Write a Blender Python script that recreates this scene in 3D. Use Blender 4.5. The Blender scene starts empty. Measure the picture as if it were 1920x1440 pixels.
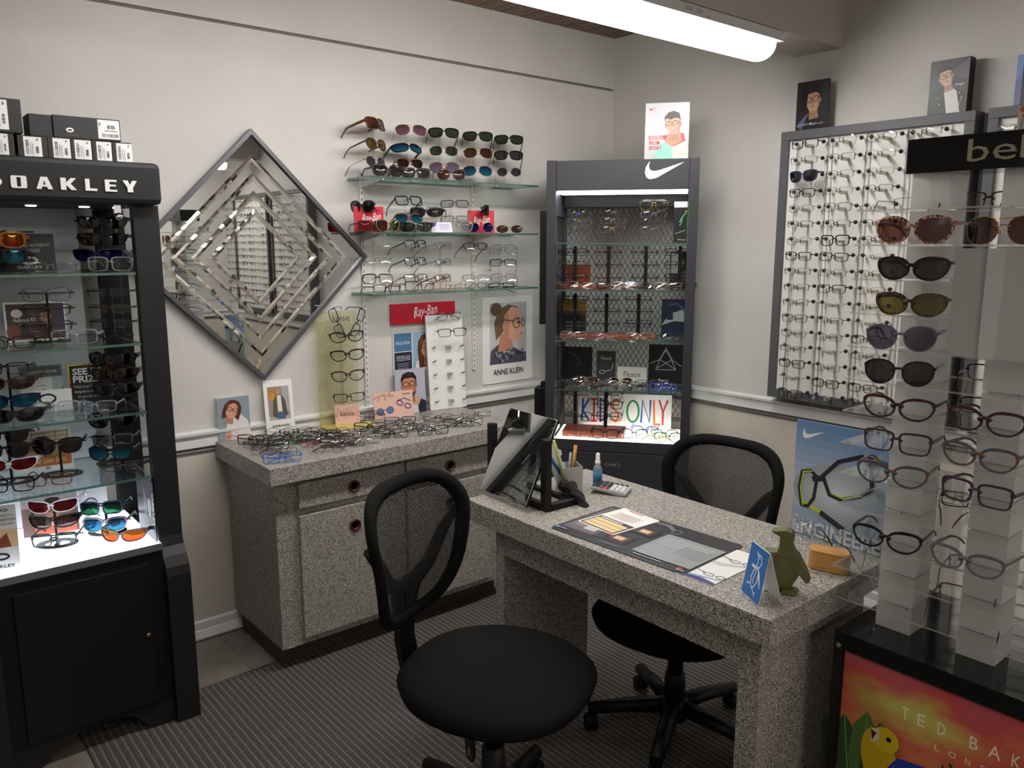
import bpy, math, random
from math import sin, cos, pi, radians as rad
from mathutils import Vector, Matrix

random.seed(7)
S = bpy.context.scene
COL = S.collection

# ------------------------------------------------------------------ camera, world, exposure
CAM = Vector((3.2157, -3.4253, 1.62))
YAW, PITCH, FPX = rad(50.062), rad(9.9315), 1508.9
cam = bpy.data.cameras.new('camera')
cam.sensor_width = 36.0
cam.lens = 36.0 * FPX / 1920.0
cam.clip_start = 0.02
cam_o = bpy.data.objects.new('camera', cam)
cam_o.location = CAM
cam_o.rotation_euler = (pi / 2 - PITCH, 0, YAW)
COL.objects.link(cam_o)
S.camera = cam_o

W = bpy.data.worlds.new('world')
S.world = W
W.use_nodes = True
W.node_tree.nodes['Background'].inputs[0].default_value = (1, 0.97, 0.94, 1)
W.node_tree.nodes['Background'].inputs[1].default_value = 0.2

S.view_settings.view_transform = 'Standard'
S.view_settings.look = 'None'
S.view_settings.exposure = 0.0
S.view_settings.gamma = 1.0
S.view_settings.use_curve_mapping = False
S.cycles.max_bounces = 10
S.cycles.transparent_max_bounces = 40
S.cycles.glossy_bounces = 5
S.cycles.transmission_bounces = 8
S.cycles.caustics_reflective = False
S.cycles.caustics_refractive = False

LAMP = 33.0        # fluorescent diffusers
LAMP_FAR = 26.0     # the other ceiling fixtures of the shop
CASE_LED = 3.2     # light panels inside the display towers
STRIP_LED = 7.0

# the camera's axes: a pixel of the 1920x1440 frame becomes a point on a real plane of the room
_f = Vector((-sin(YAW) * cos(PITCH), cos(YAW) * cos(PITCH), -sin(PITCH)))
_r = Vector((cos(YAW), sin(YAW), 0))
_u = _r.cross(_f)


def ray(u, v):
    return _r * ((u - 960) / FPX) - _u * ((v - 720) / FPX) + _f


def on(u, v, ax, val):
    """Point where pixel (u,v) meets the plane x|y|z = val, or n.P = val for a vector ax."""
    r = ray(u, v)
    n = Vector(((1, 0, 0), (0, 1, 0), (0, 0, 1))['xyz'.index(ax)]) if isinstance(ax, str) else ax
    return CAM + r * ((val - n.dot(CAM)) / n.dot(r))


# ------------------------------------------------------------------ colour and materials
def lin(c):
    return tuple(((x / 255) / 12.92 if x <= 10 else (((x / 255) + 0.055) / 1.055) ** 2.4) for x in c) + (1.0,)


MATS = {}


def nt(name):
    m = bpy.data.materials.new(name)
    m.use_nodes = True
    t = m.node_tree
    return m, t, t.nodes['Principled BSDF']


def pbr(name, col, rough=0.5, metal=0.0, spec=0.5, emit=0.0, ecol=None, coat=0.0):
    if name in MATS:
        return MATS[name]
    m, t, b = nt(name)
    b.inputs['Base Color'].default_value = lin(col)
    b.inputs['Roughness'].default_value = rough
    b.inputs['Metallic'].default_value = metal
    b.inputs['Specular IOR Level'].default_value = spec
    b.inputs['Coat Weight'].default_value = coat
    if emit:
        b.inputs['Emission Color'].default_value = lin(ecol or col)
        b.inputs['Emission Strength'].default_value = emit
    MATS[name] = m
    return m


def ink(col, rough=0.35):
    """flat printed colour"""
    k = 'ink_%d_%d_%d' % tuple(col)
    return pbr(k, col, rough, spec=0.4)


def N(t, kind, **kw):
    n = t.nodes.new(kind)
    for k, v in kw.items():
        if k in n.inputs:
            n.inputs[k].default_value = v
        else:
            setattr(n, k, v)
    return n


def L(t, a, b):
    t.links.new(a, b)


def obj_coord(t, scale=(1, 1, 1), rot=(0, 0, 0)):
    tc = N(t, 'ShaderNodeTexCoord')
    mp = N(t, 'ShaderNodeMapping')
    mp.inputs['Scale'].default_value = scale
    mp.inputs['Rotation'].default_value = rot
    L(t, tc.outputs['Object'], mp.inputs['Vector'])
    return mp.outputs['Vector']


def ramp(t, fac, stops, mode='LINEAR'):
    r = N(t, 'ShaderNodeValToRGB')
    r.color_ramp.interpolation = mode
    e = r.color_ramp.elements
    while len(e) < len(stops):
        e.new(0.5)
    for i, (p, c) in enumerate(stops):
        e[i].position = p
        e[i].color = lin(c)
    L(t, fac, r.inputs['Fac'])
    return r.outputs['Color']


def bump(t, b, height, strength=0.2, dist=0.01):
    n = N(t, 'ShaderNodeBump')
    n.inputs['Strength'].default_value = strength
    n.inputs['Distance'].default_value = dist
    L(t, height, n.inputs['Height'])
    L(t, n.outputs['Normal'], b.inputs['Normal'])


def noise(t, vec, scale, detail=3, rough=0.5):
    n = N(t, 'ShaderNodeTexNoise')
    n.inputs['Scale'].default_value = scale
    n.inputs['Detail'].default_value = detail
    n.inputs['Roughness'].default_value = rough
    L(t, vec, n.inputs['Vector'])
    return n.outputs['Fac']


def paint(name, col, scale, strength, stretch=(1, 1, 1), rough=0.55):
    m, t, b = nt(name)
    b.inputs['Roughness'].default_value = rough
    v = obj_coord(t, stretch)
    big = noise(t, v, 2.5, 4)
    c1 = tuple(max(0, x - 5) for x in col)
    c2 = tuple(min(255, x + 4) for x in col)
    L(t, ramp(t, big, [(0.3, c1), (0.7, c2)]), b.inputs['Base Color'])
    bump(t, b, noise(t, v, scale, 2, 0.5), strength, 0.004)
    MATS[name] = m
    return m


def granite():
    m, t, b = nt('speckled_laminate')
    b.inputs['Roughness'].default_value = 0.42
    v = obj_coord(t)
    vo = N(t, 'ShaderNodeTexVoronoi')
    vo.inputs['Scale'].default_value = 400
    L(t, v, vo.inputs['Vector'])
    sp = N(t, 'ShaderNodeSeparateColor')
    L(t, vo.outputs['Color'], sp.inputs['Color'])
    c = ramp(t, sp.outputs[0], [(0.0, (70, 66, 64)), (0.14, (112, 107, 101)), (0.38, (150, 144, 137)), (0.66, (176, 170, 161)), (0.88, (206, 200, 190))], 'CONSTANT')
    L(t, c, b.inputs['Base Color'])
    MATS['granite'] = m
    return m


def carpet_mat():
    m, t, b = nt('striped_loop_carpet')
    b.inputs['Roughness'].default_value = 0.95
    b.inputs['Specular IOR Level'].default_value = 0.1
    tc = N(t, 'ShaderNodeTexCoord')
    sx = N(t, 'ShaderNodeSeparateXYZ')
    L(t, tc.outputs['Object'], sx.inputs[0])

    def wave(sock, period, ph=0.0):
        a = N(t, 'ShaderNodeMath', operation='MULTIPLY_ADD')
        L(t, sock, a.inputs[0])
        a.inputs[1].default_value = 2 * pi / period
        a.inputs[2].default_value = ph
        s = N(t, 'ShaderNodeMath', operation='SINE')
        L(t, a.outputs[0], s.inputs[0])
        h = N(t, 'ShaderNodeMath', operation='MULTIPLY_ADD')
        L(t, s.outputs[0], h.inputs[0])
        h.inputs[1].default_value = 0.5
        h.inputs[2].default_value = 0.5
        return h.outputs[0]

    rows = wave(sx.outputs[1], 0.0115)
    dots = wave(sx.outputs[0], 0.0135)
    bands = wave(sx.outputs[1], 0.023, 0.8)
    mu = N(t, 'ShaderNodeMath', operation='MULTIPLY')
    L(t, rows, mu.inputs[0])
    L(t, dots, mu.inputs[1])
    v = tc.outputs['Object']
    nz = noise(t, v, 210, 2)
    ad = N(t, 'ShaderNodeMath', operation='MULTIPLY_ADD')
    L(t, nz, ad.inputs[0])
    ad.inputs[1].default_value = 0.45
    ad.inputs[2].default_value = -0.2
    fac = N(t, 'ShaderNodeMath', operation='ADD')
    L(t, mu.outputs[0], fac.inputs[0])
    L(t, ad.outputs[0], fac.inputs[1])
    base = ramp(t, bands, [(0.0, (84, 81, 78)), (0.55, (72, 67, 65)), (1.0, (64, 58, 58))])
    lite = ramp(t, bands, [(0.0, (140, 136, 128)), (0.5, (116, 108, 103)), (1.0, (100, 91, 90))])
    mx = N(t, 'ShaderNodeMix', data_type='RGBA')
    L(t, fac.outputs[0], mx.inputs[0])
    L(t, base, mx.inputs[6])
    L(t, lite, mx.inputs[7])
    L(t, mx.outputs[2], b.inputs['Base Color'])
    bump(t, b, fac.outputs[0], 0.6, 0.006)
    MATS['carpet'] = m
    return m


def tile_mat():
    m, t, b = nt('vinyl_tile')
    b.inputs['Roughness'].default_value = 0.45
    v = obj_coord(t)
    c = ramp(t, noise(t, v, 7, 6, 0.65), [(0.25, (98, 92, 86)), (0.5, (122, 115, 107)), (0.8, (142, 134, 124))])
    L(t, c, b.inputs['Base Color'])
    MATS['tile'] = m
    return m


def wood_mat(name, dark, light, scale, stretch, rough=0.5):
    m, t, b = nt(name)
    b.inputs['Roughness'].default_value = rough
    v = obj_coord(t, stretch)
    c = ramp(t, noise(t, v, scale, 6, 0.6), [(0.3, dark), (0.7, light)])
    L(t, c, b.inputs['Base Color'])
    MATS[name] = m
    return m


def thin_glass(name, tint, gloss=0.08, rough=0.02, edge=0.6, cloud=0.0, ccol=(235, 235, 235)):
    """thin clear sheet: straight-through colour plus a fresnel mirror image"""
    m = bpy.data.materials.new(name)
    m.use_nodes = True
    t = m.node_tree
    t.nodes.clear()
    out = N(t, 'ShaderNodeOutputMaterial')
    tr = N(t, 'ShaderNodeBsdfTransparent')
    tr.inputs[0].default_value = lin(tint)
    gl = N(t, 'ShaderNodeBsdfGlossy')
    gl.inputs['Roughness'].default_value = rough
    gl.inputs['Color'].default_value = (1, 1, 1, 1)
    lw = N(t, 'ShaderNodeLayerWeight')
    lw.inputs['Blend'].default_value = 0.25
    mr = N(t, 'ShaderNodeMath', operation='MULTIPLY_ADD')
    L(t, lw.outputs['Facing'], mr.inputs[0])
    mr.inputs[1].default_value = edge * 0.6
    mr.inputs[2].default_value = gloss
    mr.use_clamp = True
    mx = N(t, 'ShaderNodeMixShader')
    L(t, mr.outputs[0], mx.inputs[0])
    last = tr.outputs[0]
    if cloud:
        df = N(t, 'ShaderNodeBsdfDiffuse')
        df.inputs[0].default_value = lin(ccol)
        tl = N(t, 'ShaderNodeBsdfTranslucent')
        tl.inputs[0].default_value = lin(ccol)
        m2 = N(t, 'ShaderNodeMixShader')
        m2.inputs[0].default_value = 0.5
        L(t, df.outputs[0], m2.inputs[1])
        L(t, tl.outputs[0], m2.inputs[2])
        m1 = N(t, 'ShaderNodeMixShader')
        m1.inputs[0].default_value = cloud
        L(t, tr.outputs[0], m1.inputs[1])
        L(t, m2.outputs[0], m1.inputs[2])
        last = m1.outputs[0]
    L(t, last, mx.inputs[1])
    L(t, gl.outputs[0], mx.inputs[2])
    L(t, mx.outputs[0], out.inputs[0])
    MATS[name] = m
    return m


def mirror_lens(name, tint, top, bottom):
    """sunglass lens: dark see-through with a coloured metallic coat, graded top to bottom"""
    m = bpy.data.materials.new(name)
    m.use_nodes = True
    t = m.node_tree
    t.nodes.clear()
    out = N(t, 'ShaderNodeOutputMaterial')
    tr = N(t, 'ShaderNodeBsdfTransparent')
    tr.inputs[0].default_value = lin(tint)
    pb = N(t, 'ShaderNodeBsdfPrincipled')
    pb.inputs['Roughness'].default_value = 0.06
    pb.inputs['Metallic'].default_value = 0.65
    tc = N(t, 'ShaderNodeTexCoord')
    sx = N(t, 'ShaderNodeSeparateXYZ')
    L(t, tc.outputs['Generated'], sx.inputs[0])
    L(t, ramp(t, sx.outputs[2], [(0.15, bottom), (0.85, top)]), pb.inputs['Base Color'])
    mx = N(t, 'ShaderNodeMixShader')
    mx.inputs[0].default_value = 0.5
    L(t, tr.outputs[0], mx.inputs[1])
    L(t, pb.outputs[0], mx.inputs[2])
    L(t, mx.outputs[0], out.inputs[0])
    MATS[name] = m
    return m


def mottled(name, a, b_, scale=60, rough=0.25):
    m, t, b = nt(name)
    b.inputs['Roughness'].default_value = rough
    c = ramp(t, noise(t, obj_coord(t), scale, 2, 0.5), [(0.42, a), (0.58, b_)])
    L(t, c, b.inputs['Base Color'])
    MATS[name] = m
    return m


def woven(name, col, hole, scale, thick=0.5):
    """woven netting: fine threads with real openings between them"""
    m = bpy.data.materials.new(name)
    m.use_nodes = True
    t = m.node_tree
    b = t.nodes['Principled BSDF']
    b.inputs['Base Color'].default_value = lin(col)
    b.inputs['Roughness'].default_value = 0.8
    v = obj_coord(t, (scale, scale, scale), (0, 0, 0))
    sx = N(t, 'ShaderNodeSeparateXYZ')
    L(t, v, sx.inputs[0])

    def w(sock):
        s = N(t, 'ShaderNodeMath', operation='SINE')
        L(t, sock, s.inputs[0])
        a = N(t, 'ShaderNodeMath', operation='ABSOLUTE')
        L(t, s.outputs[0], a.inputs[0])
        return a.outputs[0]

    mn = N(t, 'ShaderNodeMath', operation='MINIMUM')
    L(t, w(sx.outputs[1]), mn.inputs[0])
    L(t, w(sx.outputs[2]), mn.inputs[1])
    gt = N(t, 'ShaderNodeMath', operation='GREATER_THAN')
    L(t, mn.outputs[0], gt.inputs[0])
    gt.inputs[1].default_value = hole
    tr = N(t, 'ShaderNodeBsdfTransparent')
    mx = N(t, 'ShaderNodeMixShader')
    L(t, gt.outputs[0], mx.inputs[0])
    L(t, b.outputs[0], mx.inputs[1])
    L(t, tr.outputs[0], mx.inputs[2])
    L(t, mx.outputs[0], t.nodes['Material Output'].inputs[0])
    MATS[name] = m
    return m


WALL = paint('wall_paint', (204, 200, 197), 95, 0.35)
WALL_LOW = paint('lower_wall_stipple', (204, 196, 185), 130, 0.55, (1, 1, 0.35), 0.6)
TRIMW = pbr('white_trim_paint', (225, 224, 222), 0.4)
GRAN = granite()
CARPET = carpet_mat()
TILE = tile_mat()
PLANK = wood_mat('ceiling_board_wood', (92, 72, 60), (150, 122, 102), 6, (0.4, 6, 6), 0.6)
BLACK = pbr('matt_black_metal', (25, 24, 27), 0.5, spec=0.35)
BLACK2 = pbr('black_plastic', (17, 16, 18), 0.45, spec=0.3)
GLOSSB = pbr('gloss_black', (14, 13, 14), 0.08)
CHARC = pbr('charcoal_frame', (84, 84, 88), 0.5)
CAB = pbr('graphite_steel', (50, 50, 56), 0.45)
FABRIC = pbr('black_seat_fabric', (17, 16, 17), 0.9, spec=0.15)
MESHB = woven('black_chair_mesh', (24, 24, 25), 0.68, 560)
WHITE = pbr('white_board', (226, 224, 220), 0.45)
PAPER = pbr('white_paper', (236, 234, 232), 0.5)
STEEL = pbr('brushed_steel', (190, 188, 184), 0.3, 1.0)
CHROME = pbr('chrome', (220, 220, 220), 0.08, 1.0)
MIRROR = pbr('mirror_silver', (226, 230, 228), 0.0, 1.0)
BEVELM = pbr('bevel_cut_glass', (232, 228, 220), 0.03, 1.0)
SHELFG = thin_glass('shelf_glass', (240, 247, 245), 0.05, 0.01, 0.7)
SHELFE = thin_glass('shelf_glass_edge', (120, 165, 150), 0.12, 0.1, 0.4, 0.55, (96, 140, 128))
PANEG = thin_glass('pane_glass', (240, 244, 243), 0.05, 0.0, 0.5)
ACRY = thin_glass('clear_acrylic', (249, 249, 248), 0.03, 0.03, 0.45)
ACRYE = thin_glass('acrylic_edge', (240, 240, 238), 0.12, 0.1, 0.5, 0.35, (232, 232, 230))
FROST = thin_glass('frosted_acrylic', (240, 240, 240), 0.05, 0.25, 0.3, 0.82, (232, 231, 229))
LEAFY = thin_glass('printed_acrylic', (250, 249, 236), 0.04, 0.05, 0.4, 0.10, (226, 224, 190))
GLOW = pbr('fluorescent_diffuser', (255, 255, 255), 0.5, emit=LAMP, ecol=(255, 252, 246))
ENDCAP = pbr('lamp_end_cap', (240, 240, 240), 0.4, emit=2.5, ecol=(255, 252, 246))
GLOWR = pbr('rear_diffuser', (255, 255, 255), 0.5, emit=LAMP_FAR * 0.32, ecol=(255, 250, 242))
GLOWF = pbr('far_diffuser', (255, 255, 255), 0.5, emit=LAMP_FAR, ecol=(255, 250, 242))
CASEW = pbr('light_panel', (255, 255, 255), 0.4, emit=CASE_LED, ecol=(232, 240, 255))
CASEW2 = pbr('warm_light_panel', (255, 255, 255), 0.4, emit=CASE_LED, ecol=(255, 250, 240))
STRIP = pbr('led_strip', (255, 255, 255), 0.4, emit=STRIP_LED, ecol=(248, 250, 255))
LOGOW = pbr('lit_logo', (255, 255, 255), 0.4, emit=1.6, ecol=(250, 250, 255))
WOODR = wood_mat('red_brown_board', (112, 52, 30), (150, 78, 48), 30, (1, 12, 12), 0.4)
BAMBOO = wood_mat('bamboo', (176, 122, 62), (214, 164, 96), 14, (1, 1, 10), 0.4)
OLIVE = pbr('olive_print_plastic', (92, 92, 50), 0.55)
BURG = pbr('burgundy_pull', (74, 22, 28), 0.25)


# ------------------------------------------------------------------ mesh builder
class MB:
    def __init__(s):
        s.v, s.f, s.m, s.s = [], [], [], []

    def add(s, vs, fs, m=0, sm=False):
        o = len(s.v)
        s.v += [tuple(v) for v in vs]
        for f in fs:
            s.f.append(tuple(i + o for i in f))
            s.m.append(m)
            s.s.append(sm)
        return s

    def box(s, x0, x1, y0, y1, z0, z1, m=0):
        v = [(x, y, z) for z in (z0, z1) for y in (y0, y1) for x in (x0, x1)]
        return s.add(v, [(0, 2, 3, 1), (4, 5, 7, 6), (0, 1, 5, 4), (2, 6, 7, 3), (0, 4, 6, 2), (1, 3, 7, 5)], m)

    def prism(s, poly, a, b, ax='y', m=0, sm=False):
        """2-D polygon swept along an axis: y -> points are (x,z); z -> (x,y); x -> (y,z)"""
        n = len(poly)
        P = {'y': lambda p, t: (p[0], t, p[1]), 'z': lambda p, t: (p[0], p[1], t), 'x': lambda p, t: (t, p[0], p[1])}[ax]
        v = [P(p, a) for p in poly] + [P(p, b) for p in poly]
        o = len(s.v)
        s.add(v, [tuple(range(n)), tuple(range(2 * n - 1, n - 1, -1))], m)
        for i in range(n):
            j = (i + 1) % n
            s.f.append((o + i, o + n + i, o + n + j, o + j))
            s.m.append(m)
            s.s.append(sm)
        return s

    def tube(s, path, r, n=8, m=0, closed=False, sm=True, flat=1.0, caps=True):
        path = [Vector(p) for p in path]
        k = len(path)
        rs = r if isinstance(r, (list, tuple)) else [r] * k
        vs = []
        ref = None
        for i, p in enumerate(path):
            a = path[(i - 1) % k] if (closed or i) else p
            b = path[(i + 1) % k] if (closed or i < k - 1) else p
            d = (b - a).normalized()
            if ref is None:
                ref = Vector((0, 0, 1)) if abs(d.z) < 0.9 else Vector((0, 1, 0))
            x = d.cross(ref)
            if x.length < 1e-5:
                x = d.orthogonal()
            x.normalize()
            y = x.cross(d).normalized()
            ref = y
            for q in range(n):
                t = 2 * pi * (q + 0.5) / n
                vs.append(p + x * (cos(t) * rs[i] * flat) + y * (sin(t) * rs[i]))
        fs = []
        for i in range(k if closed else k - 1):
            j = (i + 1) % k
            for q in range(n):
                w = (q + 1) % n
                fs.append((i * n + q, i * n + w, j * n + w, j * n + q))
        s.add(vs, fs, m, sm)
        if caps and not closed:
            o = len(s.v) - len(vs)
            s.f += [tuple(o + q for q in range(n - 1, -1, -1)), tuple(o + (k - 1) * n + q for q in range(n))]
            s.m += [m, m]
            s.s += [False, False]
        return s

    def lathe(s, prof, n=20, c=(0, 0), m=0, sm=True, sx=1.0, sy=1.0):
        vs, fs = [], []
        k = len(prof)
        for r, z in prof:
            for q in range(n):
                t = 2 * pi * q / n
                vs.append((c[0] + r * cos(t) * sx, c[1] + r * sin(t) * sy, z))
        for i in range(k - 1):
            for q in range(n):
                w = (q + 1) % n
                fs.append((i * n + q, i * n + w, (i + 1) * n + w, (i + 1) * n + q))
        s.add(vs, fs, m, sm)
        o = len(s.v) - len(vs)
        s.f += [tuple(o + q for q in range(n - 1, -1, -1)), tuple(o + (k - 1) * n + q for q in range(n))]
        s.m += [m, m]
        s.s += [False, False]
        return s

    def poly(s, pts, m=0):
        return s.add(pts, [tuple(range(len(pts)))], m)

    def xf(s, M, start=0):
        for i in range(start, len(s.v)):
            s.v[i] = tuple(M @ Vector(s.v[i]))
        return s

    def mesh(s, name, mats=None):
        me = bpy.data.meshes.new(name)
        me.from_pydata(s.v, [], s.f)
        me.polygons.foreach_set('material_index', s.m)
        me.polygons.foreach_set('use_smooth', s.s)
        for mt in (mats if isinstance(mats, (list, tuple)) else [mats]):
            me.materials.append(mt)
        me.update()
        return me

    def build(s, name, mats, parent=None, world=False, bevel=0.0, loc=None, rot=None):
        if world and parent is not None:
            o = Vector((0, 0, 0))
            p = parent
            while p is not None:
                o = o + Vector(p.location)
                p = p.parent
            s.v = [tuple(Vector(v) - o) for v in s.v]
        ob = bpy.data.objects.new(name, s.mesh(name, mats))
        COL.objects.link(ob)
        if parent is not None:
            ob.parent = parent
        if loc is not None:
            ob.location = loc
        if rot is not None:
            ob.rotation_euler = rot
        if bevel:
            bv = ob.modifiers.new('bevel', 'BEVEL')
            bv.width = bevel
            bv.segments = 2
            bv.limit_method = 'ANGLE'
            bv.harden_normals = False
        return ob


def tag(o, label=None, cat=None, group=None, kind=None):
    for k, v in (('label', label), ('category', cat), ('group', group), ('kind', kind)):
        if v:
            o[k] = v
    return o


def thing(name, label, cat, loc=(0, 0, 0), rot=(0, 0, 0), group=None):
    o = bpy.data.objects.new(name, None)
    o.empty_display_size = 0.05
    o.location = loc
    o.rotation_euler = rot if isinstance(rot, (tuple, list)) else (0, 0, rot)
    COL.objects.link(o)
    return tag(o, label, cat, group)


def bx(name, m, parent, x0, x1, y0, y1, z0, z1, world=True, bevel=0.0):
    return MB().box(x0, x1, y0, y1, z0, z1).build(name, m, parent, world, bevel)


def rrect(x0, x1, y0, y1, r, n=5):
    out = []
    for cx, cy, a in ((x1 - r, y0 + r, -90), (x1 - r, y1 - r, 0), (x0 + r, y1 - r, 90), (x0 + r, y0 + r, 180)):
        for i in range(n + 1):
            t = rad(a + 90 * i / n)
            out.append((cx + r * cos(t), cy + r * sin(t)))
    return out


# ------------------------------------------------------------------ lettering and flat print
TXT = {}


def text2d(body, extrude=0.0, offset=0.0, spacing=1.0):
    k = (body, extrude, offset, spacing)
    if k not in TXT:
        c = bpy.data.curves.new('t', 'FONT')
        c.body = body
        c.align_x = 'CENTER'
        c.resolution_u = 2
        c.extrude = extrude
        c.offset = offset
        c.space_character = spacing
        o = bpy.data.objects.new('t', c)
        me = bpy.data.meshes.new_from_object(o)
        TXT[k] = ([tuple(v.co) for v in me.vertices], [tuple(p.vertices) for p in me.polygons])
        bpy.data.objects.remove(o)
        bpy.data.meshes.remove(me)
    return TXT[k]


def text_fit(body, w, h=None, **kw):
    """2-D text scaled to width w (and height h), centred on x, baseline at 0"""
    v, f = text2d(body, **kw)
    x0, x1 = min(p[0] for p in v), max(p[0] for p in v)
    y1 = max(p[1] for p in v)
    sx = w / (x1 - x0)
    sy = h / y1 if h else sx
    cx = (x0 + x1) / 2
    return [((p[0] - cx) * sx, p[1] * sy, p[2]) for p in v], f


def ell(cx, cy, rx, ry, rot=0.0, n=22, a0=0, a1=360):
    out = []
    full = (a1 - a0) >= 360
    k = n if full else n + 1
    for i in range(k):
        t = rad(a0 + (a1 - a0) * i / n)
        x, y = rx * cos(t), ry * sin(t)
        out.append((cx + x * cos(rot) - y * sin(rot), cy + x * sin(rot) + y * cos(rot)))
    return out


def stroke(pts, w, closed=False):
    """polyline of width w as quads"""
    P = [Vector(p) for p in pts]
    k = len(P)
    side = []
    for i in range(k):
        a = P[i - 1] if (closed or i) else None
        b = P[(i + 1) % k] if (closed or i < k - 1) else None
        d0 = (P[i] - a).normalized() if a is not None else (b - P[i]).normalized()
        d1 = (b - P[i]).normalized() if b is not None else d0
        n0, n1 = Vector((-d0.y, d0.x)), Vector((-d1.y, d1.x))
        m = n0 + n1
        m = m.normalized() if m.length > 1e-6 else n0
        m = m * (w / 2 / max(0.5, m.dot(n0)))
        e = Vector((0, 0))
        if not closed and i == 0:
            e = -d1 * w * 0.3
        if not closed and i == k - 1:
            e = d0 * w * 0.3
        side.append((P[i] + e + m, P[i] + e - m))
    return [[tuple(side[i][0]), tuple(side[i][1]), tuple(side[(i + 1) % k][1]), tuple(side[(i + 1) % k][0])] for i in range(k if closed else k - 1)]


class Print:
    """ink shapes on a flat face. Canvas: x 0..1 across, y 0..H up, in units of the card's width"""

    def __init__(s, w, x0=None):
        s.w, s.mb, s.k, s.mats = w, MB(), 0, []
        s.x0 = -w / 2 if x0 is None else x0

    def slot(s, col, mat=None):
        mt = mat or ink(col)
        if mt not in s.mats:
            s.mats.append(mt)
        return s.mats.index(mt)

    def P(s, pts, col, mat=None):
        s.k += 1
        y = -0.0003 - 0.00006 * s.k
        s.mb.add([(s.x0 + p[0] * s.w, y, p[1] * s.w) for p in pts], [tuple(range(len(pts)))], s.slot(col, mat))
        return s

    def R(s, x0, y0, x1, y1, col, mat=None):
        return s.P([(x0, y0), (x1, y0), (x1, y1), (x0, y1)], col, mat)

    def E(s, cx, cy, rx, ry, col, rot=0.0):
        return s.P(ell(cx, cy, rx, ry, rot), col)

    def S(s, pts, w, col, closed=False):
        s.k += 1
        y = -0.0003 - 0.00006 * s.k
        for q in stroke(pts, w, closed):
            s.mb.add([(s.x0 + p[0] * s.w, y, p[1] * s.w) for p in q], [(0, 1, 2, 3)], s.slot(col))
        return s

    def T(s, body, cx, y0, w, col, h=None, rot=0.0, shear=0.0, **kw):
        s.k += 1
        y = -0.0003 - 0.00006 * s.k
        v, f = text_fit(body, w, h, **kw)
        vs = []
        for p in v:
            a, b = p[0] + p[1] * shear, p[1]
            a, b = a * cos(rot) - b * sin(rot), a * sin(rot) + b * cos(rot)
            vs.append((s.x0 + (cx + a) * s.w, y, (y0 + b) * s.w))
        s.mb.add(vs, f, s.slot(col))
        return s

    def lines(s, x0, x1, y, n, dy, col, t=0.012):
        for i in range(n):
            s.R(x0, y - i * dy, x1 - (0.18 * (x1 - x0) if i == n - 1 else 0.03 * (i % 3) * (x1 - x0)), y - i * dy + t, col)
        return s

    def bars(s, x0, x1, y0, y1, n, col, horiz=False):
        rr = random.Random(n * 7 + int(x0 * 100))
        t = 0.0
        for i in range(n):
            a, b = t / n, (t + 0.3 + 0.4 * rr.random()) / n
            t += 1
            if horiz:
                s.R(x0, y0 + (y1 - y0) * a, x1, y0 + (y1 - y0) * b, col)
            else:
                s.R(x0 + (x1 - x0) * a, y0, x0 + (x1 - x0) * b, y1, col)
        return s

    def build(s, parent, name='print', loc=None, rot=None):
        return s.mb.build(name, s.mats, parent, loc=loc, rot=rot)


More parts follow.
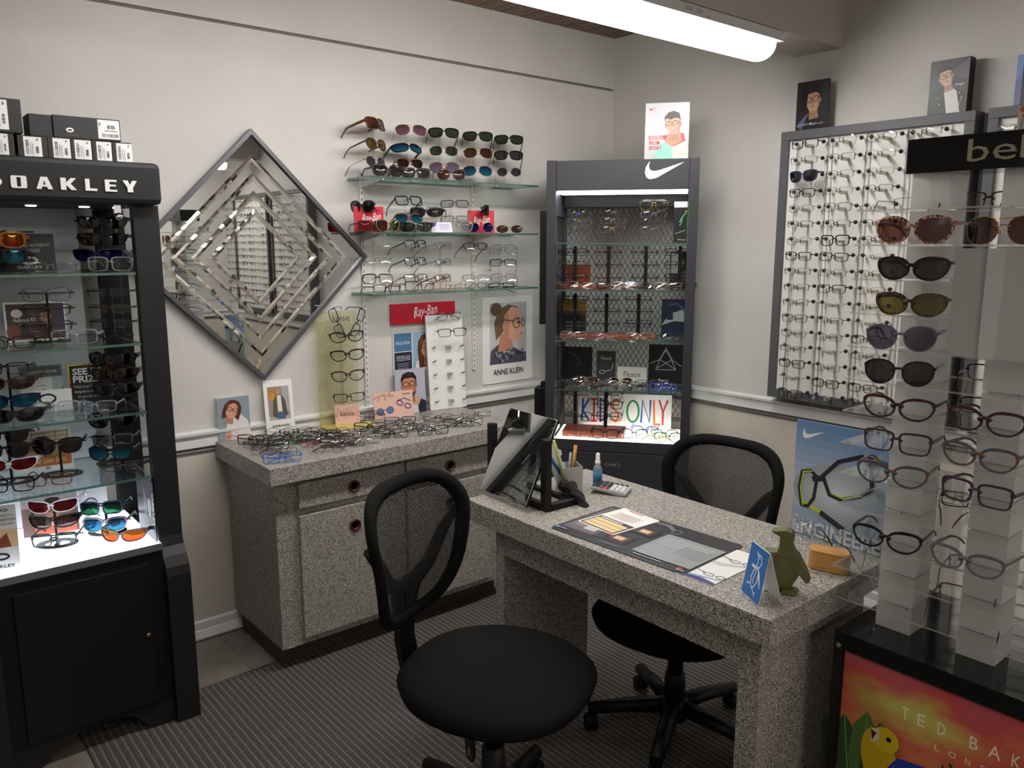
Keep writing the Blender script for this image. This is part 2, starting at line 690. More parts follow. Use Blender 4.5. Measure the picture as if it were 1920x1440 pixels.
def face(p, cx, cy, s, skin, hair, style='short', gl=(40, 30, 30), tilt=0.0, turn=0.0, smile=True, round_gl=True):
    """a printed head: cx,cy face centre, s face height; turn shifts the features sideways"""
    def X(pts):
        return [(cx + (a * cos(tilt) - b * sin(tilt)) * s, cy + (a * sin(tilt) + b * cos(tilt)) * s) for a, b in pts]
    dk = tuple(int(c * 0.82) for c in skin)
    hl = tuple(min(255, int(c * 1.25) + 12) for c in hair)
    if style in ('bob', 'long'):
        lo = -0.62 if style == 'bob' else -1.05
        p.P(X([(-0.5, lo), (-0.56, -0.1), (-0.5, 0.3), (-0.3, 0.56), (0, 0.64), (0.3, 0.56), (0.52, 0.28), (0.56, -0.12), (0.52, lo + 0.05), (0.3, lo + 0.18), (-0.3, lo + 0.12)]), hair)
    if style == 'bun':
        p.P(X(ell(-0.3, 0.62, 0.2, 0.18)), hair)
        p.P(X(ell(-0.08, 0.2, 0.5, 0.48)), hair)
    p.P(X([(-0.2, -0.35), (0.2, -0.35), (0.24, -0.85), (-0.26, -0.85)]), dk)
    if style in ('short', 'kid'):
        p.P(X(ell(-0.38, -0.04, 0.06, 0.12)), dk)
        p.P(X(ell(0.38, -0.04, 0.06, 0.12)), dk)
    p.P(X([(-0.36, 0.2), (-0.37, -0.1), (-0.3, -0.34), (-0.14, -0.5), (0.14, -0.5), (0.3, -0.34), (0.37, -0.1), (0.36, 0.2), (0.24, 0.42), (-0.24, 0.42)]), skin)
    p.P(X([(0.2 + turn, -0.44), (0.3, -0.34), (0.37, -0.1), (0.36, 0.2), (0.28, 0.1), (0.26, -0.2)]), dk)
    if style == 'kid':
        p.P(X([(-0.4, 0.12), (-0.42, 0.4), (-0.2, 0.62), (0.1, 0.66), (0.36, 0.52), (0.42, 0.1), (0.34, 0.24), (0.1, 0.3), (-0.1, 0.24), (-0.34, 0.34)]), hair)
    elif style == 'short':
        p.P(X([(-0.4, 0.0), (-0.42, 0.35), (-0.28, 0.58), (0, 0.64), (0.28, 0.58), (0.42, 0.35), (0.4, 0.0), (0.35, 0.22), (0.22, 0.34), (-0.22, 0.34), (-0.35, 0.22)]), hair)
        p.P(X([(-0.2, 0.5), (0.1, 0.58), (0.2, 0.5), (-0.1, 0.44)]), hl)
    else:
        p.P(X([(-0.46, -0.3), (-0.46, 0.35), (-0.2, 0.6), (0.06, 0.62), (0.0, 0.44), (-0.22, 0.3), (-0.32, 0.05), (-0.36, -0.3)]), hair)
        p.P(X([(0.46, -0.3), (0.48, 0.3), (0.26, 0.58), (-0.02, 0.62), (0.16, 0.4), (0.32, 0.2), (0.36, -0.3)]), hair)
        p.P(X([(-0.4, 0.2), (-0.3, 0.48), (-0.22, 0.5), (-0.34, 0.1)]), hl)
    t = turn
    for sd in (-1, 1):
        ex = 0.165 * sd + t
        p.P(X([(ex - 0.1, 0.155), (ex, 0.185), (ex + 0.1, 0.155), (ex, 0.163)]), tuple(int(c * 0.7) for c in hair))
        p.P(X(ell(ex, 0.06, 0.06, 0.032, n=12)), (236, 232, 228))
        p.P(X(ell(ex + 0.008, 0.06, 0.028, 0.031, n=10)), (46, 34, 28))
    p.P(X([(-0.015 + t, 0.05), (0.03 + t, 0.05), (0.06 + t, -0.13), (-0.04 + t, -0.14)]), dk)
    if smile:
        p.P(X([(-0.14 + t, -0.23), (0, -0.255), (0.14 + t, -0.22), (0.08 + t, -0.31), (-0.07 + t, -0.32)]), (168, 84, 78))
        p.P(X([(-0.11 + t, -0.243), (0.11 + t, -0.236), (0.06 + t, -0.275), (-0.05 + t, -0.28)]), (240, 236, 232))
    else:
        p.P(X([(-0.12 + t, -0.26), (0, -0.235), (0.12 + t, -0.26), (0, -0.305)]), (160, 90, 84))
    if gl:
        for sd in (-1, 1):
            ex = 0.175 * sd + t
            q = ell(ex, 0.05, 0.14, 0.12 if round_gl else 0.095, n=18)
            p.S(X(q), 0.026 * s, gl, True)
        p.S(X([(-0.04 + t, 0.08), (0.04 + t, 0.08)]), 0.024 * s, gl)
        p.S(X([(0.31 + t, 0.08), (0.4, 0.06)]), 0.024 * s, gl)
        p.S(X([(-0.31 + t, 0.08), (-0.4, 0.06)]), 0.024 * s, gl)
    return X


def swoosh(p, x, y, w, col, mat=None):
    pts = [(0, 0.16), (0.02, 0.3), (0.12, 0.46), (0.09, 0.34), (0.12, 0.24), (0.22, 0.2), (0.36, 0.22), (1.0, 0.42), (0.3, 0.03), (0.14, 0.0), (0.05, 0.04)]
    p.P([(x + a * w, y + b * w) for a, b in pts], col, mat)


def card(name, label, cat, loc, th, w, h, t=0.003, face_mat=None, tilt=0.0, group=None, edge=None, roll=0.0):
    """upright card: origin at the middle of its foot, printed side towards -Y before turning by th degrees"""
    o = thing(name, label, cat, loc, (-rad(tilt), rad(roll), rad(th)), group)
    fm = face_mat or PAPER
    b = MB().box(-w / 2, w / 2, 0, t, 0, h)
    b.m = [1, 1, 0, 1, 1, 1]
    b.build('board', [fm, edge or fm], o)
    return o, Print(w)

# ================================================================== the room
RX, FY, CZ = 5.9, -5.4, 2.74


def wallbox(name, boxes, mats):
    b = MB()
    for q in boxes:
        b.box(*q)
    return tag(b.build(name, mats), kind='structure')


GZ = 2.451   # painted joint between the lower and upper wall sheets
wallbox('wall_left', [(-0.12, 0, FY, 0.12, 0.8, GZ - 0.006, 0), (-0.12, 0.004, FY, 0.12, GZ + 0.006, CZ, 0), (-0.12, -0.012, FY, 0.12, GZ - 0.006, GZ + 0.006, 1), (-0.12, 0, FY, 0.12, 0, 0.8, 2)], [WALL, pbr('joint_shadow_line', (120, 110, 104), 0.8), WALL_LOW])
wallbox('wall_back', [(-0.12, RX, 0, 0.12, 0.8, CZ, 0), (-0.12, RX, 0, 0.12, 0, 0.8, 1)], [WALL, WALL_LOW])
wallbox('wall_right', [(RX, RX + 0.12, FY, 0.12, 0.8, CZ, 0), (RX, RX + 0.12, FY, 0.12, 0, 0.8, 1)], [WALL, WALL_LOW])
wallbox('wall_front', [(-0.12, 3.0, FY - 0.12, FY, 0, CZ, 0), (3.9, RX + 0.12, FY - 0.12, FY, 0, CZ, 0), (3.0, 3.9, FY - 0.12, FY, 2.05, CZ, 0)], [WALL])
tag(bx('trim_4', TRIMW, None, 1.25, 1.34, FY, FY + 0.03, 0.09, 2.1), kind='structure')
dr = tag(bx('door_1', pbr('door_paint', (205, 196, 178), 0.5), None, 3.0, 3.9, FY - 0.08, FY - 0.04, 0, 2.05), kind='structure')
for q in ((2.91, 3.0, 0, 2.14), (3.9, 3.99, 0, 2.14), (3.0, 3.9, 2.05, 2.14)):
    bx('door_trim', TRIMW, dr, q[0], q[1], FY - 0.02, FY + 0.02, q[2], q[3])
MB().lathe([(0.001, 0), (0.025, 0.01), (0.028, 0.03), (0.02, 0.045), (0.001, 0.05)], 14).build('door_handle', STEEL, dr, loc=(3.8, FY - 0.04, 1.0), rot=(-pi / 2, 0, 0))

ceil = tag(bx('ceiling', PLANK, None, -0.12, RX + 0.12, FY - 0.12, 0.12, CZ, CZ + 0.1), kind='structure')
pw = 0.142
pm_ = MB().prism([(0.0, 0.0), (0.0, -0.012), (0.006, -0.02), (pw - 0.006, -0.02), (pw, -0.012), (pw, 0.0)], 0.0, RX, 'x').mesh('plank', PLANK)
for i in range(int(5.4 / pw)):
    o = bpy.data.objects.new('plank', pm_)
    COL.objects.link(o)
    o.parent = ceil
    o.location = (0, -(i + 1) * pw, CZ)
for i, (x0, x1) in enumerate(((1.11, 1.33), (4.9, 5.12))):
    tag(bx('beam', paint('beam_paint_%d' % i, (186, 180, 170), 60, 0.2), None, x0, x1, FY, 0, 2.443, CZ - 0.02), kind='structure')

# floor: vinyl tiles along the wall and behind the carpet edge, carpet in the middle
floor = tag(bx('floor', pbr('floor_screed', (70, 66, 62), 0.8), None, -0.12, RX + 0.12, FY - 0.12, 0.12, -0.08, -0.004), kind='structure')
T = 0.3048
tm = MB().box(0.0008, T - 0.0008, 0.0008, T - 0.0008, -0.004, 0.0).mesh('tile', TILE)
CX0, CY0 = 0.385, -2.963
for i in range(-1, 20):
    for j in range(-18, 0):
        x, y = 0.385 - 0.3048 + i * T, j * T - 0.22
        if x > RX or x < -0.3 or y < FY - 0.2 or (x >= CX0 - 0.01 and y > CY0):
            continue
        if x > 1.4 and y < CY0 - T:
            continue
        o = bpy.data.objects.new('tile', tm)
        COL.objects.link(o)
        o.parent = floor
        o.location = (x, y, 0)
bx('screed', TILE, floor, 1.6, RX, FY, CY0 - T, -0.004, -0.0005)
bx('carpet', CARPET, floor, CX0 + 0.006, RX, CY0, 0, -0.004, 0.005)
bx('edge_strip', STEEL, floor, CX0, CX0 + 0.008, CY0, 0, -0.004, 0.0055)

# chair rail, trim strip under it with the shadow line painted into its grey, baseboards
railp = [(0, 0.815), (0.016, 0.815), (0.016, 0.858), (0.03, 0.866), (0.032, 0.876), (0, 0.882)]
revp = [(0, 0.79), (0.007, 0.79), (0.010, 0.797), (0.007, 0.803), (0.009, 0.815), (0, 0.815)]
REV = pbr('trim_shadow_grey', (104, 98, 94), 0.5)
basep = [(0, 0.012), (0.024, 0.006), (0.026, 0.014), (0.016, 0.04), (0.012, 0.045), (0.012, 0.076), (0, 0.082)]
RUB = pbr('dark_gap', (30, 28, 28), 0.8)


def runs(name, prof, mat, sides):
    for i, sd in enumerate(sides):
        b = MB()
        if sd == 'left':
            b.prism(prof, FY, 0, 'y')
        elif sd == 'back':
            b.prism([(-p[0], p[1]) for p in prof], 0, RX, 'x')
        else:
            b.prism([(RX - p[0], p[1]) for p in prof], FY, 0, 'y')
        tag(b.build(name % sd if '%s' in name else name % (i + 1), mat), kind='structure')


runs('trim_%d', railp, TRIMW, ('left', 'back', 'right'))
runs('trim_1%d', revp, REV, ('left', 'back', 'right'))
runs('baseboard_%s', basep, TRIMW, ('left', 'back', 'right'))


# ------------------------------------------------------------------ ceiling lamps (wrap-round strip fixtures under the beams)
def strip_fixture(x, y0, y1, zb, glow, label):
    o = thing('strip_light', label, 'light', (x, y1, zb))
    b = MB().box(-0.085, 0.085, y0 - y1, 0, -0.036, -0.001)
    b.build('housing', pbr('white_enamel', (214, 214, 214), 0.4), o, bevel=0.003)
    MB().box(-0.095, 0.095, y0 - y1 - 0.004, 0.01, -0.042, -0.0365).build('lip', pbr('white_enamel', (214, 214, 214), 0.4), o)
    prof = [(0.072 * cos(t), -0.042 - 0.062 * max(0, sin(t)) ** 0.8) for t in [pi * i / 14 for i in range(15)]]
    MB().prism(prof, y0 - y1 + 0.022, -0.024, 'y', sm=True).build('diffuser', glow, o)
    for a in (y0 - y1 + 0.01, -0.0235):
        MB().prism(prof, a, a + 0.0115, 'y', sm=True).build('end_cap', ENDCAP, o)
    p = Print(1.0)
    g = (150, 150, 152)
    for k, yy in enumerate((-0.014, -0.019, -0.024)):
        p.R(-0.44 - 0.5 + 0.5 + 0.50, yy, -0.40 + 0.50, yy + 0.0025, g)
        p.R(0.12, yy, 0.155, yy + 0.0025, g)
    p.R(0.18, -0.03, 0.205, -0.027, (170, 120, 120))
    p.build(o, 'label_print', loc=(0.0855, -0.16, -0.0), rot=(0, 0, pi / 2))
    return o


strip_fixture(1.24, -2.90, -0.46, 2.443, GLOW, 'lit white strip light under the painted beam above the tall display cabinet')
strip_fixture(5.01, -2.9, -0.3, 2.443, GLOWF, 'lit strip light on the far beam, reflected high in the diamond mirror')


def ceiling_fixture(x, y, lx, ly, label):
    o = thing('ceiling_light', label, 'light', (x, y, CZ - 0.02))
    MB().box(-lx - 0.03, lx + 0.03, -ly - 0.03, ly + 0.03, -0.05, 0).build('housing', pbr('white_enamel', (214, 214, 214), 0.4), o)
    MB().box(-lx, lx, -ly, ly, -0.075, -0.0505).build('diffuser', GLOWR, o)


ceiling_fixture(3.3, -3.6, 0.14, 0.6, 'lit white ceiling light over the middle of the shop, behind the camera')
ceiling_fixture(3.3, -4.9, 0.14, 0.4, 'lit white ceiling light above the entrance door at the rear of the shop')


# ================================================================== counter cabinet under the wall shelves
def counter():
    o = thing('counter_cabinet', 'grey speckled laminate counter cabinet with drawers and burgundy ring pulls against the wall', 'cabinet', (0.27, -1.72, 0))
    bx('worktop', GRAN, o, 0.001, 0.545, -2.312, -1.13, 0.762, 0.828, bevel=0.002)
    bx('body', GRAN, o, 0.02, 0.484, -2.272, -1.16, 0.095, 0.762)
    bx('plinth', pbr('dark_plinth', (66, 60, 56), 0.6), o, 0.02, 0.40, -2.25, -1.18, 0.0, 0.095)

    def ring_pull(par, y, z, x):
        MB().lathe([(0.019, 0.0), (0.0245, 0.003), (0.0245, 0.007), (0.019, 0.0095), (0.0155, 0.006), (0.014, -0.004), (0.001, -0.005)], 24).build('ring_pull', BURG, par, loc=(x - o.location.x, y - o.location.y, z), rot=(0, pi / 2, 0))

    for y0, y1, py in ((-2.188, -1.727, -1.960), (-1.714, -1.275, -1.50)):
        d = bx('drawer', GRAN, o, 0.4845, 0.504, y0, y1, 0.642, 0.74, bevel=0.002)
        ring_pull(d, py, 0.688, 0.504)
        d = bx('door', GRAN, o, 0.4845, 0.504, y0, y1, 0.125, 0.612, bevel=0.002)
        ring_pull(d, py, 0.53, 0.504)
    return o


counter()


# ================================================================== desk
DZ = 0.80


def desk():
    o = thing('desk', 'grey speckled laminate desk with panel legs in the middle of the room', 'desk', (1.75, -1.65, 0))
    bx('desktop', GRAN, o, 1.189, 2.312, -1.925, -1.372, DZ - 0.068, DZ, bevel=0.002)
    bx('apron', GRAN, o, 1.345, 2.215, -1.89, -1.872, DZ - 0.155, DZ - 0.068)
    bx('apron', GRAN, o, 1.345, 2.215, -1.43, -1.412, DZ - 0.155, DZ - 0.068)
    bx('leg', GRAN, o, 1.305, 1.345, -1.892, -1.51, 0.005, DZ - 0.068)
    bx('leg', GRAN, o, 2.215, 2.272, -1.892, -1.41, 0.005, DZ - 0.068)
    return o


desk()


# ================================================================== swivel chairs
def swivel_chair(label, loc, face_deg, seat_z, back_z0, back_z1, bw, bw_low, back_off=0.25):
    """origin on the floor under the column; the sitter faces local +X"""
    o = thing('swivel_chair', label, 'chair', loc, (0, 0, rad(face_deg)))
    # seat: domed pad
    b = MB()
    nr, na = 7, 40
    vs, fs = [], []
    rows = [(0.0, 0.062), (0.45, 0.058), (0.75, 0.046), (0.92, 0.026), (1.0, 0.0), (0.97, -0.024), (0.86, -0.040), (0.5, -0.046), (0.0, -0.046)]

    def rim(t):
        c, s_ = cos(t), sin(t)
        x = 0.262 * (abs(c) ** 0.82) * (1 if c > 0 else -1)
        y = 0.258 * (abs(s_) ** 0.86) * (1 if s_ > 0 else -1)
        y *= 1 - 0.12 * max(0, -c)
        return x, y
    for k, z in rows:
        for q in range(na):
            x, y = rim(2 * pi * q / na)
            dip = -0.016 * max(0, (x / 0.26)) ** 2 if z > 0 else 0
            vs.append((x * k + 0.01, y * k, z + dip * k))
    for i in range(len(rows) - 1):
        for q in range(na):
            w = (q + 1) % na
            fs.append((i * na + q, i * na + w, (i + 1) * na + w, (i + 1) * na + q))
    b.add(vs, fs, 0, True)
    b.build('seat', FABRIC, o, loc=(0, 0, seat_z))
    MB().box(-0.11, 0.10, -0.08, 0.08, -0.08, -0.044).build('seat_plate', BLACK2, o, loc=(0, 0, seat_z))
    # back: rounded frame, curved, with netting inside
    H = back_z1 - back_z0
    zc = (back_z0 + back_z1) / 2

    def outl(k):
        pts = []
        for q in range(48):
            t = 2 * pi * q / 48
            c, s_ = cos(t), sin(t)
            y = bw / 2 * (abs(c) ** 0.55) * (1 if c > 0 else -1)
            z = H / 2 * (abs(s_) ** 0.6) * (1 if s_ > 0 else -1)
            f = (z + H / 2) / H
            y *= bw_low + (1 - bw_low) * min(1, f * 1.35)
            pts.append((y * k, z * k))
        return pts

    def curve(y, z):
        return -0.10 * (1 - (y / (bw / 2)) ** 2) * 0.55 - 0.03 * z / H + 0.035 * cos(z / H * 3.0)
    fb = MB()
    st = [[(curve(y, z) + dx, y, z) for y, z in outl(kk)] for kk, dx in ((1.0, 0.0), (0.985, 0.013), (0.9, 0.017), (0.83, 0.008), (0.83, -0.006), (0.9, -0.015), (0.985, -0.012))]
    fb.add([st[c][i] for i in range(48) for c in range(7)], [(i * 7 + c, ((i + 1) % 48) * 7 + c, ((i + 1) % 48) * 7 + (c + 1) % 7, i * 7 + (c + 1) % 7) for i in range(48) for c in range(7)], 0, True)
    fb.build('back_frame', FABRIC, o, loc=(-back_off, 0, zc))
    g = MB()
    n = 14
    vs, fs = [], []
    for k in range(n + 1):
        for y, z in outl(0.86 * k / n):
            vs.append((curve(y, z), y, z))
    for k in range(n):
        for q in range(48):
            w = (q + 1) % 48
            fs.append((k * 48 + q, k * 48 + w, (k + 1) * 48 + w, (k + 1) * 48 + q))
    g.add(vs, fs, 0, True)
    ob = g.build('back_mesh', MESHB, o, loc=(-back_off, 0, zc))
    ob.rotation_euler = (0, 0, 0)
    # Y-shaped spine behind the netting and the flat upright bar
    sp = MB()
    for sg in (-1, 1):
        pts = [(curve(y, z) - 0.022, y, z) for y, z in ((sg * bw * 0.44, H * 0.16), (sg * bw * 0.34, 0.02), (sg * bw * 0.2, -H * 0.17), (sg * 0.035, -H * 0.26), (sg * 0.02, -H * 0.4))]
        sp.tube(pts, [0.013, 0.018, 0.021, 0.024, 0.024], 8)
    sp.build('back_spine', BLACK2, o, loc=(-back_off, 0, zc))
    xb = -back_off + curve(0, -H * 0.3) - 0.03
    bar = [(xb, -H * 0.22 + zc), (xb, back_z0 - 0.06), (xb + 0.02, seat_z - 0.06), (xb + 0.08, seat_z - 0.09), (-0.05, seat_z - 0.09)]
    up = MB()
    pr = []
    for i, (x, z) in enumerate(bar):
        pr.append((x - 0.008, z - (0.010 if i > 2 else 0)))
    for (x, z) in reversed(bar):
        pr.append((x + 0.010, z + (0.012 if z < seat_z - 0.07 else 0)))
    up.prism(pr, -0.036, 0.036, 'y')
    up.build('back_bar', BLACK2, o)
    MB().lathe([(0.026, seat_z - 0.22), (0.026, seat_z - 0.085), (0.018, seat_z - 0.08)], 18).build('gas_lift', BLACK2, o)
    MB().lathe([(0.036, 0.10), (0.034, 0.2), (0.031, seat_z - 0.21), (0.02, seat_z - 0.205)], 18).build('column_cover', BLACK, o)
    MB().lathe([(0.045, 0.055), (0.052, 0.075), (0.05, 0.11), (0.036, 0.125)], 18).build('hub', BLACK2, o)
    for k in range(5):
        a = rad(72 * k + 20)
        lg = MB()
        pa = [(0.03, 0, 0.098), (0.16, 0, 0.09), (0.285, 0, 0.072)]
        lg.tube(pa, [0.027, 0.024, 0.02], 8, flat=1.1)
        l = lg.build('base_leg', BLACK2, o, rot=(0, 0, a))
        c = MB()
        for sg in (-1, 1):
            n0 = len(c.v)
            c.lathe([(0.001, -0.009), (0.022, -0.009), (0.025, -0.004), (0.025, 0.004), (0.022, 0.009), (0.001, 0.009)], 14)
            c.xf(Matrix.Translation((0.275, sg * 0.014, 0.025)) @ Matrix.Rotation(pi / 2, 4, 'X'), n0)
        c.tube([(0.275, 0, 0.03), (0.275, 0, 0.075)], 0.008, 8)
        c.build('caster', BLACK2, l)
    lv = MB().tube([(0.02, -0.06, seat_z - 0.07), (0.03, -0.17, seat_z - 0.075)], 0.005, 6).build('lever', BLACK2, o)
    pd = MB().prism([(-0.018, 0.0), (0.018, 0.0), (0.02, -0.04), (0.012, -0.066), (-0.012, -0.066), (-0.02, -0.04)], -0.004, 0.004, 'y').build('lever_paddle', BLACK2, lv, loc=(0.03, -0.17, seat_z - 0.072), rot=(0, 0, -0.5))
    pp = Print(0.03)
    w_ = (205, 205, 205)
    for q in (([(0.3, -1.7), (0.7, -1.7)]), ([(0.5, -1.7), (0.5, -1.1)]), ([(0.32, -1.4), (0.68, -1.35)]), ([(0.4, -1.15), (0.6, -1.12)])):
        pp.S(q, 0.07, w_)
    pp.build(pd, loc=(0, -0.004, 0))
    return o


swivel_chair('black swivel chair with mesh back standing in front of the desk', (1.655, -2.185, 0.005), 22, 0.475, 0.575, 0.985, 0.47, 0.72, 0.235)
swivel_chair('black swivel chair with wide mesh back tucked in behind the desk', (1.675, -1.43, 0.005), -82, 0.425, 0.56, 0.955, 0.46, 0.8, 0.27)


# ================================================================== diamond mirror
def diamond():
    o = thing('diamond_mirror', 'large diamond shaped mirror with nested angled strips and thin grey frame on the wall', 'mirror', (0.004, -2.10, 1.562))
    a = 0.502

    def ringp(r0, r1, x0, x1, name, mat):
        b = MB()
        c = [(0, r0), (r0, 0), (0, -r0), (-r0, 0)]
        d = [(0, r1), (r1, 0), (0, -r1), (-r1, 0)]
        for i in range(4):
            j = (i + 1) % 4
            qs = [c[i], c[j], d[j], d[i]]
            b.prism(qs, x0, x1, 'x')
        return b.build(name, mat, o)
    ringp(a, a - 0.022, 0.0, 0.034, 'frame', pbr('pewter_frame', (92, 92, 96), 0.35, 0.4))
    m = MB().prism([(0, a - 0.022), (a - 0.022, 0), (0, -a + 0.022), (-a + 0.022, 0)], 0.0, 0.02, 'x')
    m.build('mirror_glass', MIRROR, o)
    for r in (0.405, 0.335, 0.265, 0.195):
        w = 0.028
        for i in range(4):
            b = MB()
            c = [(0, r), (r, 0), (0, -r), (-r, 0)]
            mm = [(0, r - w / 2), (r - w / 2, 0), (0, -r + w / 2), (-r + w / 2, 0)]
            d = [(0, r - w), (r - w, 0), (0, -r + w), (-r + w, 0)]
            j = (i + 1) % 4
            nseg = 18
            rr = random.Random(int(r * 1000) + i)
            for k in range(nseg):
                t0, t1 = k / nseg, (k + 1) / nseg

                def lp(A, t):
                    return (A[i][0] + (A[j][0] - A[i][0]) * t, A[i][1] + (A[j][1] - A[i][1]) * t)
                h = 0.0209 + 0.0007 * rr.random()
                P1 = [(0.0203, *lp(c, t0)), (0.0203, *lp(c, t1)), (h, *lp(mm, t1)), (h, *lp(mm, t0))]
                P2 = [(h, *lp(mm, t0)), (h, *lp(mm, t1)), (0.0203, *lp(d, t1)), (0.0203, *lp(d, t0))]
                b.add(P1, [(0, 1, 2, 3)])
                b.add(P2, [(0, 1, 2, 3)])
            b.build('bevel_strip', BEVELM, o)
    return o


diamond()


# ================================================================== glass wall shelves on slotted uprights
SH = {'top': 1.897, 'middle': 1.667, 'bottom': 1.405}
SLOT = pbr('slotted_white_upright', (222, 220, 216), 0.4)
SLOTD = pbr('slot_dark', (90, 88, 86), 0.7)
for y, z0, wh in ((-1.605, 0.88, 'nearer the diamond mirror'), (-0.99, 0.99, 'beside the blonde woman poster')):
    o = thing('shelf_upright', 'white slotted wall upright carrying the glass shelves, ' + wh, 'upright', (0.001, y, z0))
    h = 1.93 - z0
    MB().box(0, 0.011, -0.008, 0.008, 0, h).build('channel', SLOT, o)
    s_ = MB()
    k = int(h / 0.026)
    for i in range(k):
        s_.box(0.0112, 0.0116, -0.002, 0.002, 0.012 + i * 0.026, 0.026 + i * 0.026)
    s_.build('slots', SLOTD, o)
for nm, z in SH.items():
    o = thing('glass_shelf', 'clear glass wall shelf full of eyewear, the %s of three' % {'top': 'highest', 'middle': 'middle one', 'bottom': 'lowest'}[nm], 'shelf', (0.1, -1.2, z))
    y0, y1 = -1.672, -0.735
    b = MB().box(0.012, 0.205, y0, y1, z - 0.008, z)
    b.m = [0, 0, 1, 1, 1, 1]
    b.build('glass_sheet', [SHELFG, SHELFE], o, True)
    for y in (-1.605, -0.99):
        MB().prism([(0.012, z - 0.04), (0.03, z - 0.036), (0.17, z - 0.016), (0.2, z - 0.014), (0.2, z - 0.0082), (0.012, z - 0.0082)], y - 0.0025, y + 0.0025, 'y').build('bracket', SLOT, o, True)


# ================================================================== tall black sports-brand tower by the wall
OS_Z = (1.530, 1.307, 1.084, 0.868)      # its glass shelves
OBZ = 0.645                              # its light panel


BLOCK = {
    'O': [[(0, .1), (.08, 0), (.4, 0), (.4, .12), (.37, .16), (.37, .84), (.4, .88), (.4, 1), (.08, 1), (0, .9)], [(1, .1), (1, .9), (.92, 1), (.6, 1), (.6, .88), (.63, .84), (.63, .16), (.6, .12), (.6, 0), (.92, 0)], [(.4, 0), (.6, 0), (.6, .12), (.4, .12)], [(.4, .88), (.6, .88), (.6, 1), (.4, 1)]],
    'A': [[(0, 0), (.3, 1), (.5, 1), (.5, .72), (.42, .36), (.5, .36), (.5, .2), (.36, .2), (.3, 0)], [(1, 0), (.7, 0), (.64, .2), (.5, .2), (.5, .36), (.58, .36), (.5, .72), (.5, 1), (.7, 1)]],
    'K': [[(0, 0), (0, 1), (.34, 1), (.34, .6), (.66, 1), (1, 1), (.62, .52), (1, 0), (.64, 0), (.34, .42), (.34, 0)]],
    'L': [[(0, 0), (0, 1), (.38, 1), (.38, .2), (1, .2), (1, 0)]],
    'E': [[(0, 0), (0, 1), (1, 1), (1, .84), (.38, .84), (.38, .6), (.92, .6), (.92, .44), (.38, .44), (.38, .16), (1, .16), (1, 0)]],
    'Y': [[(.32, 0), (.32, .38), (0, 1), (.36, 1), (.52, .62), (.68, 1), (1, 1), (.7, .38), (.7, 0)]],
}


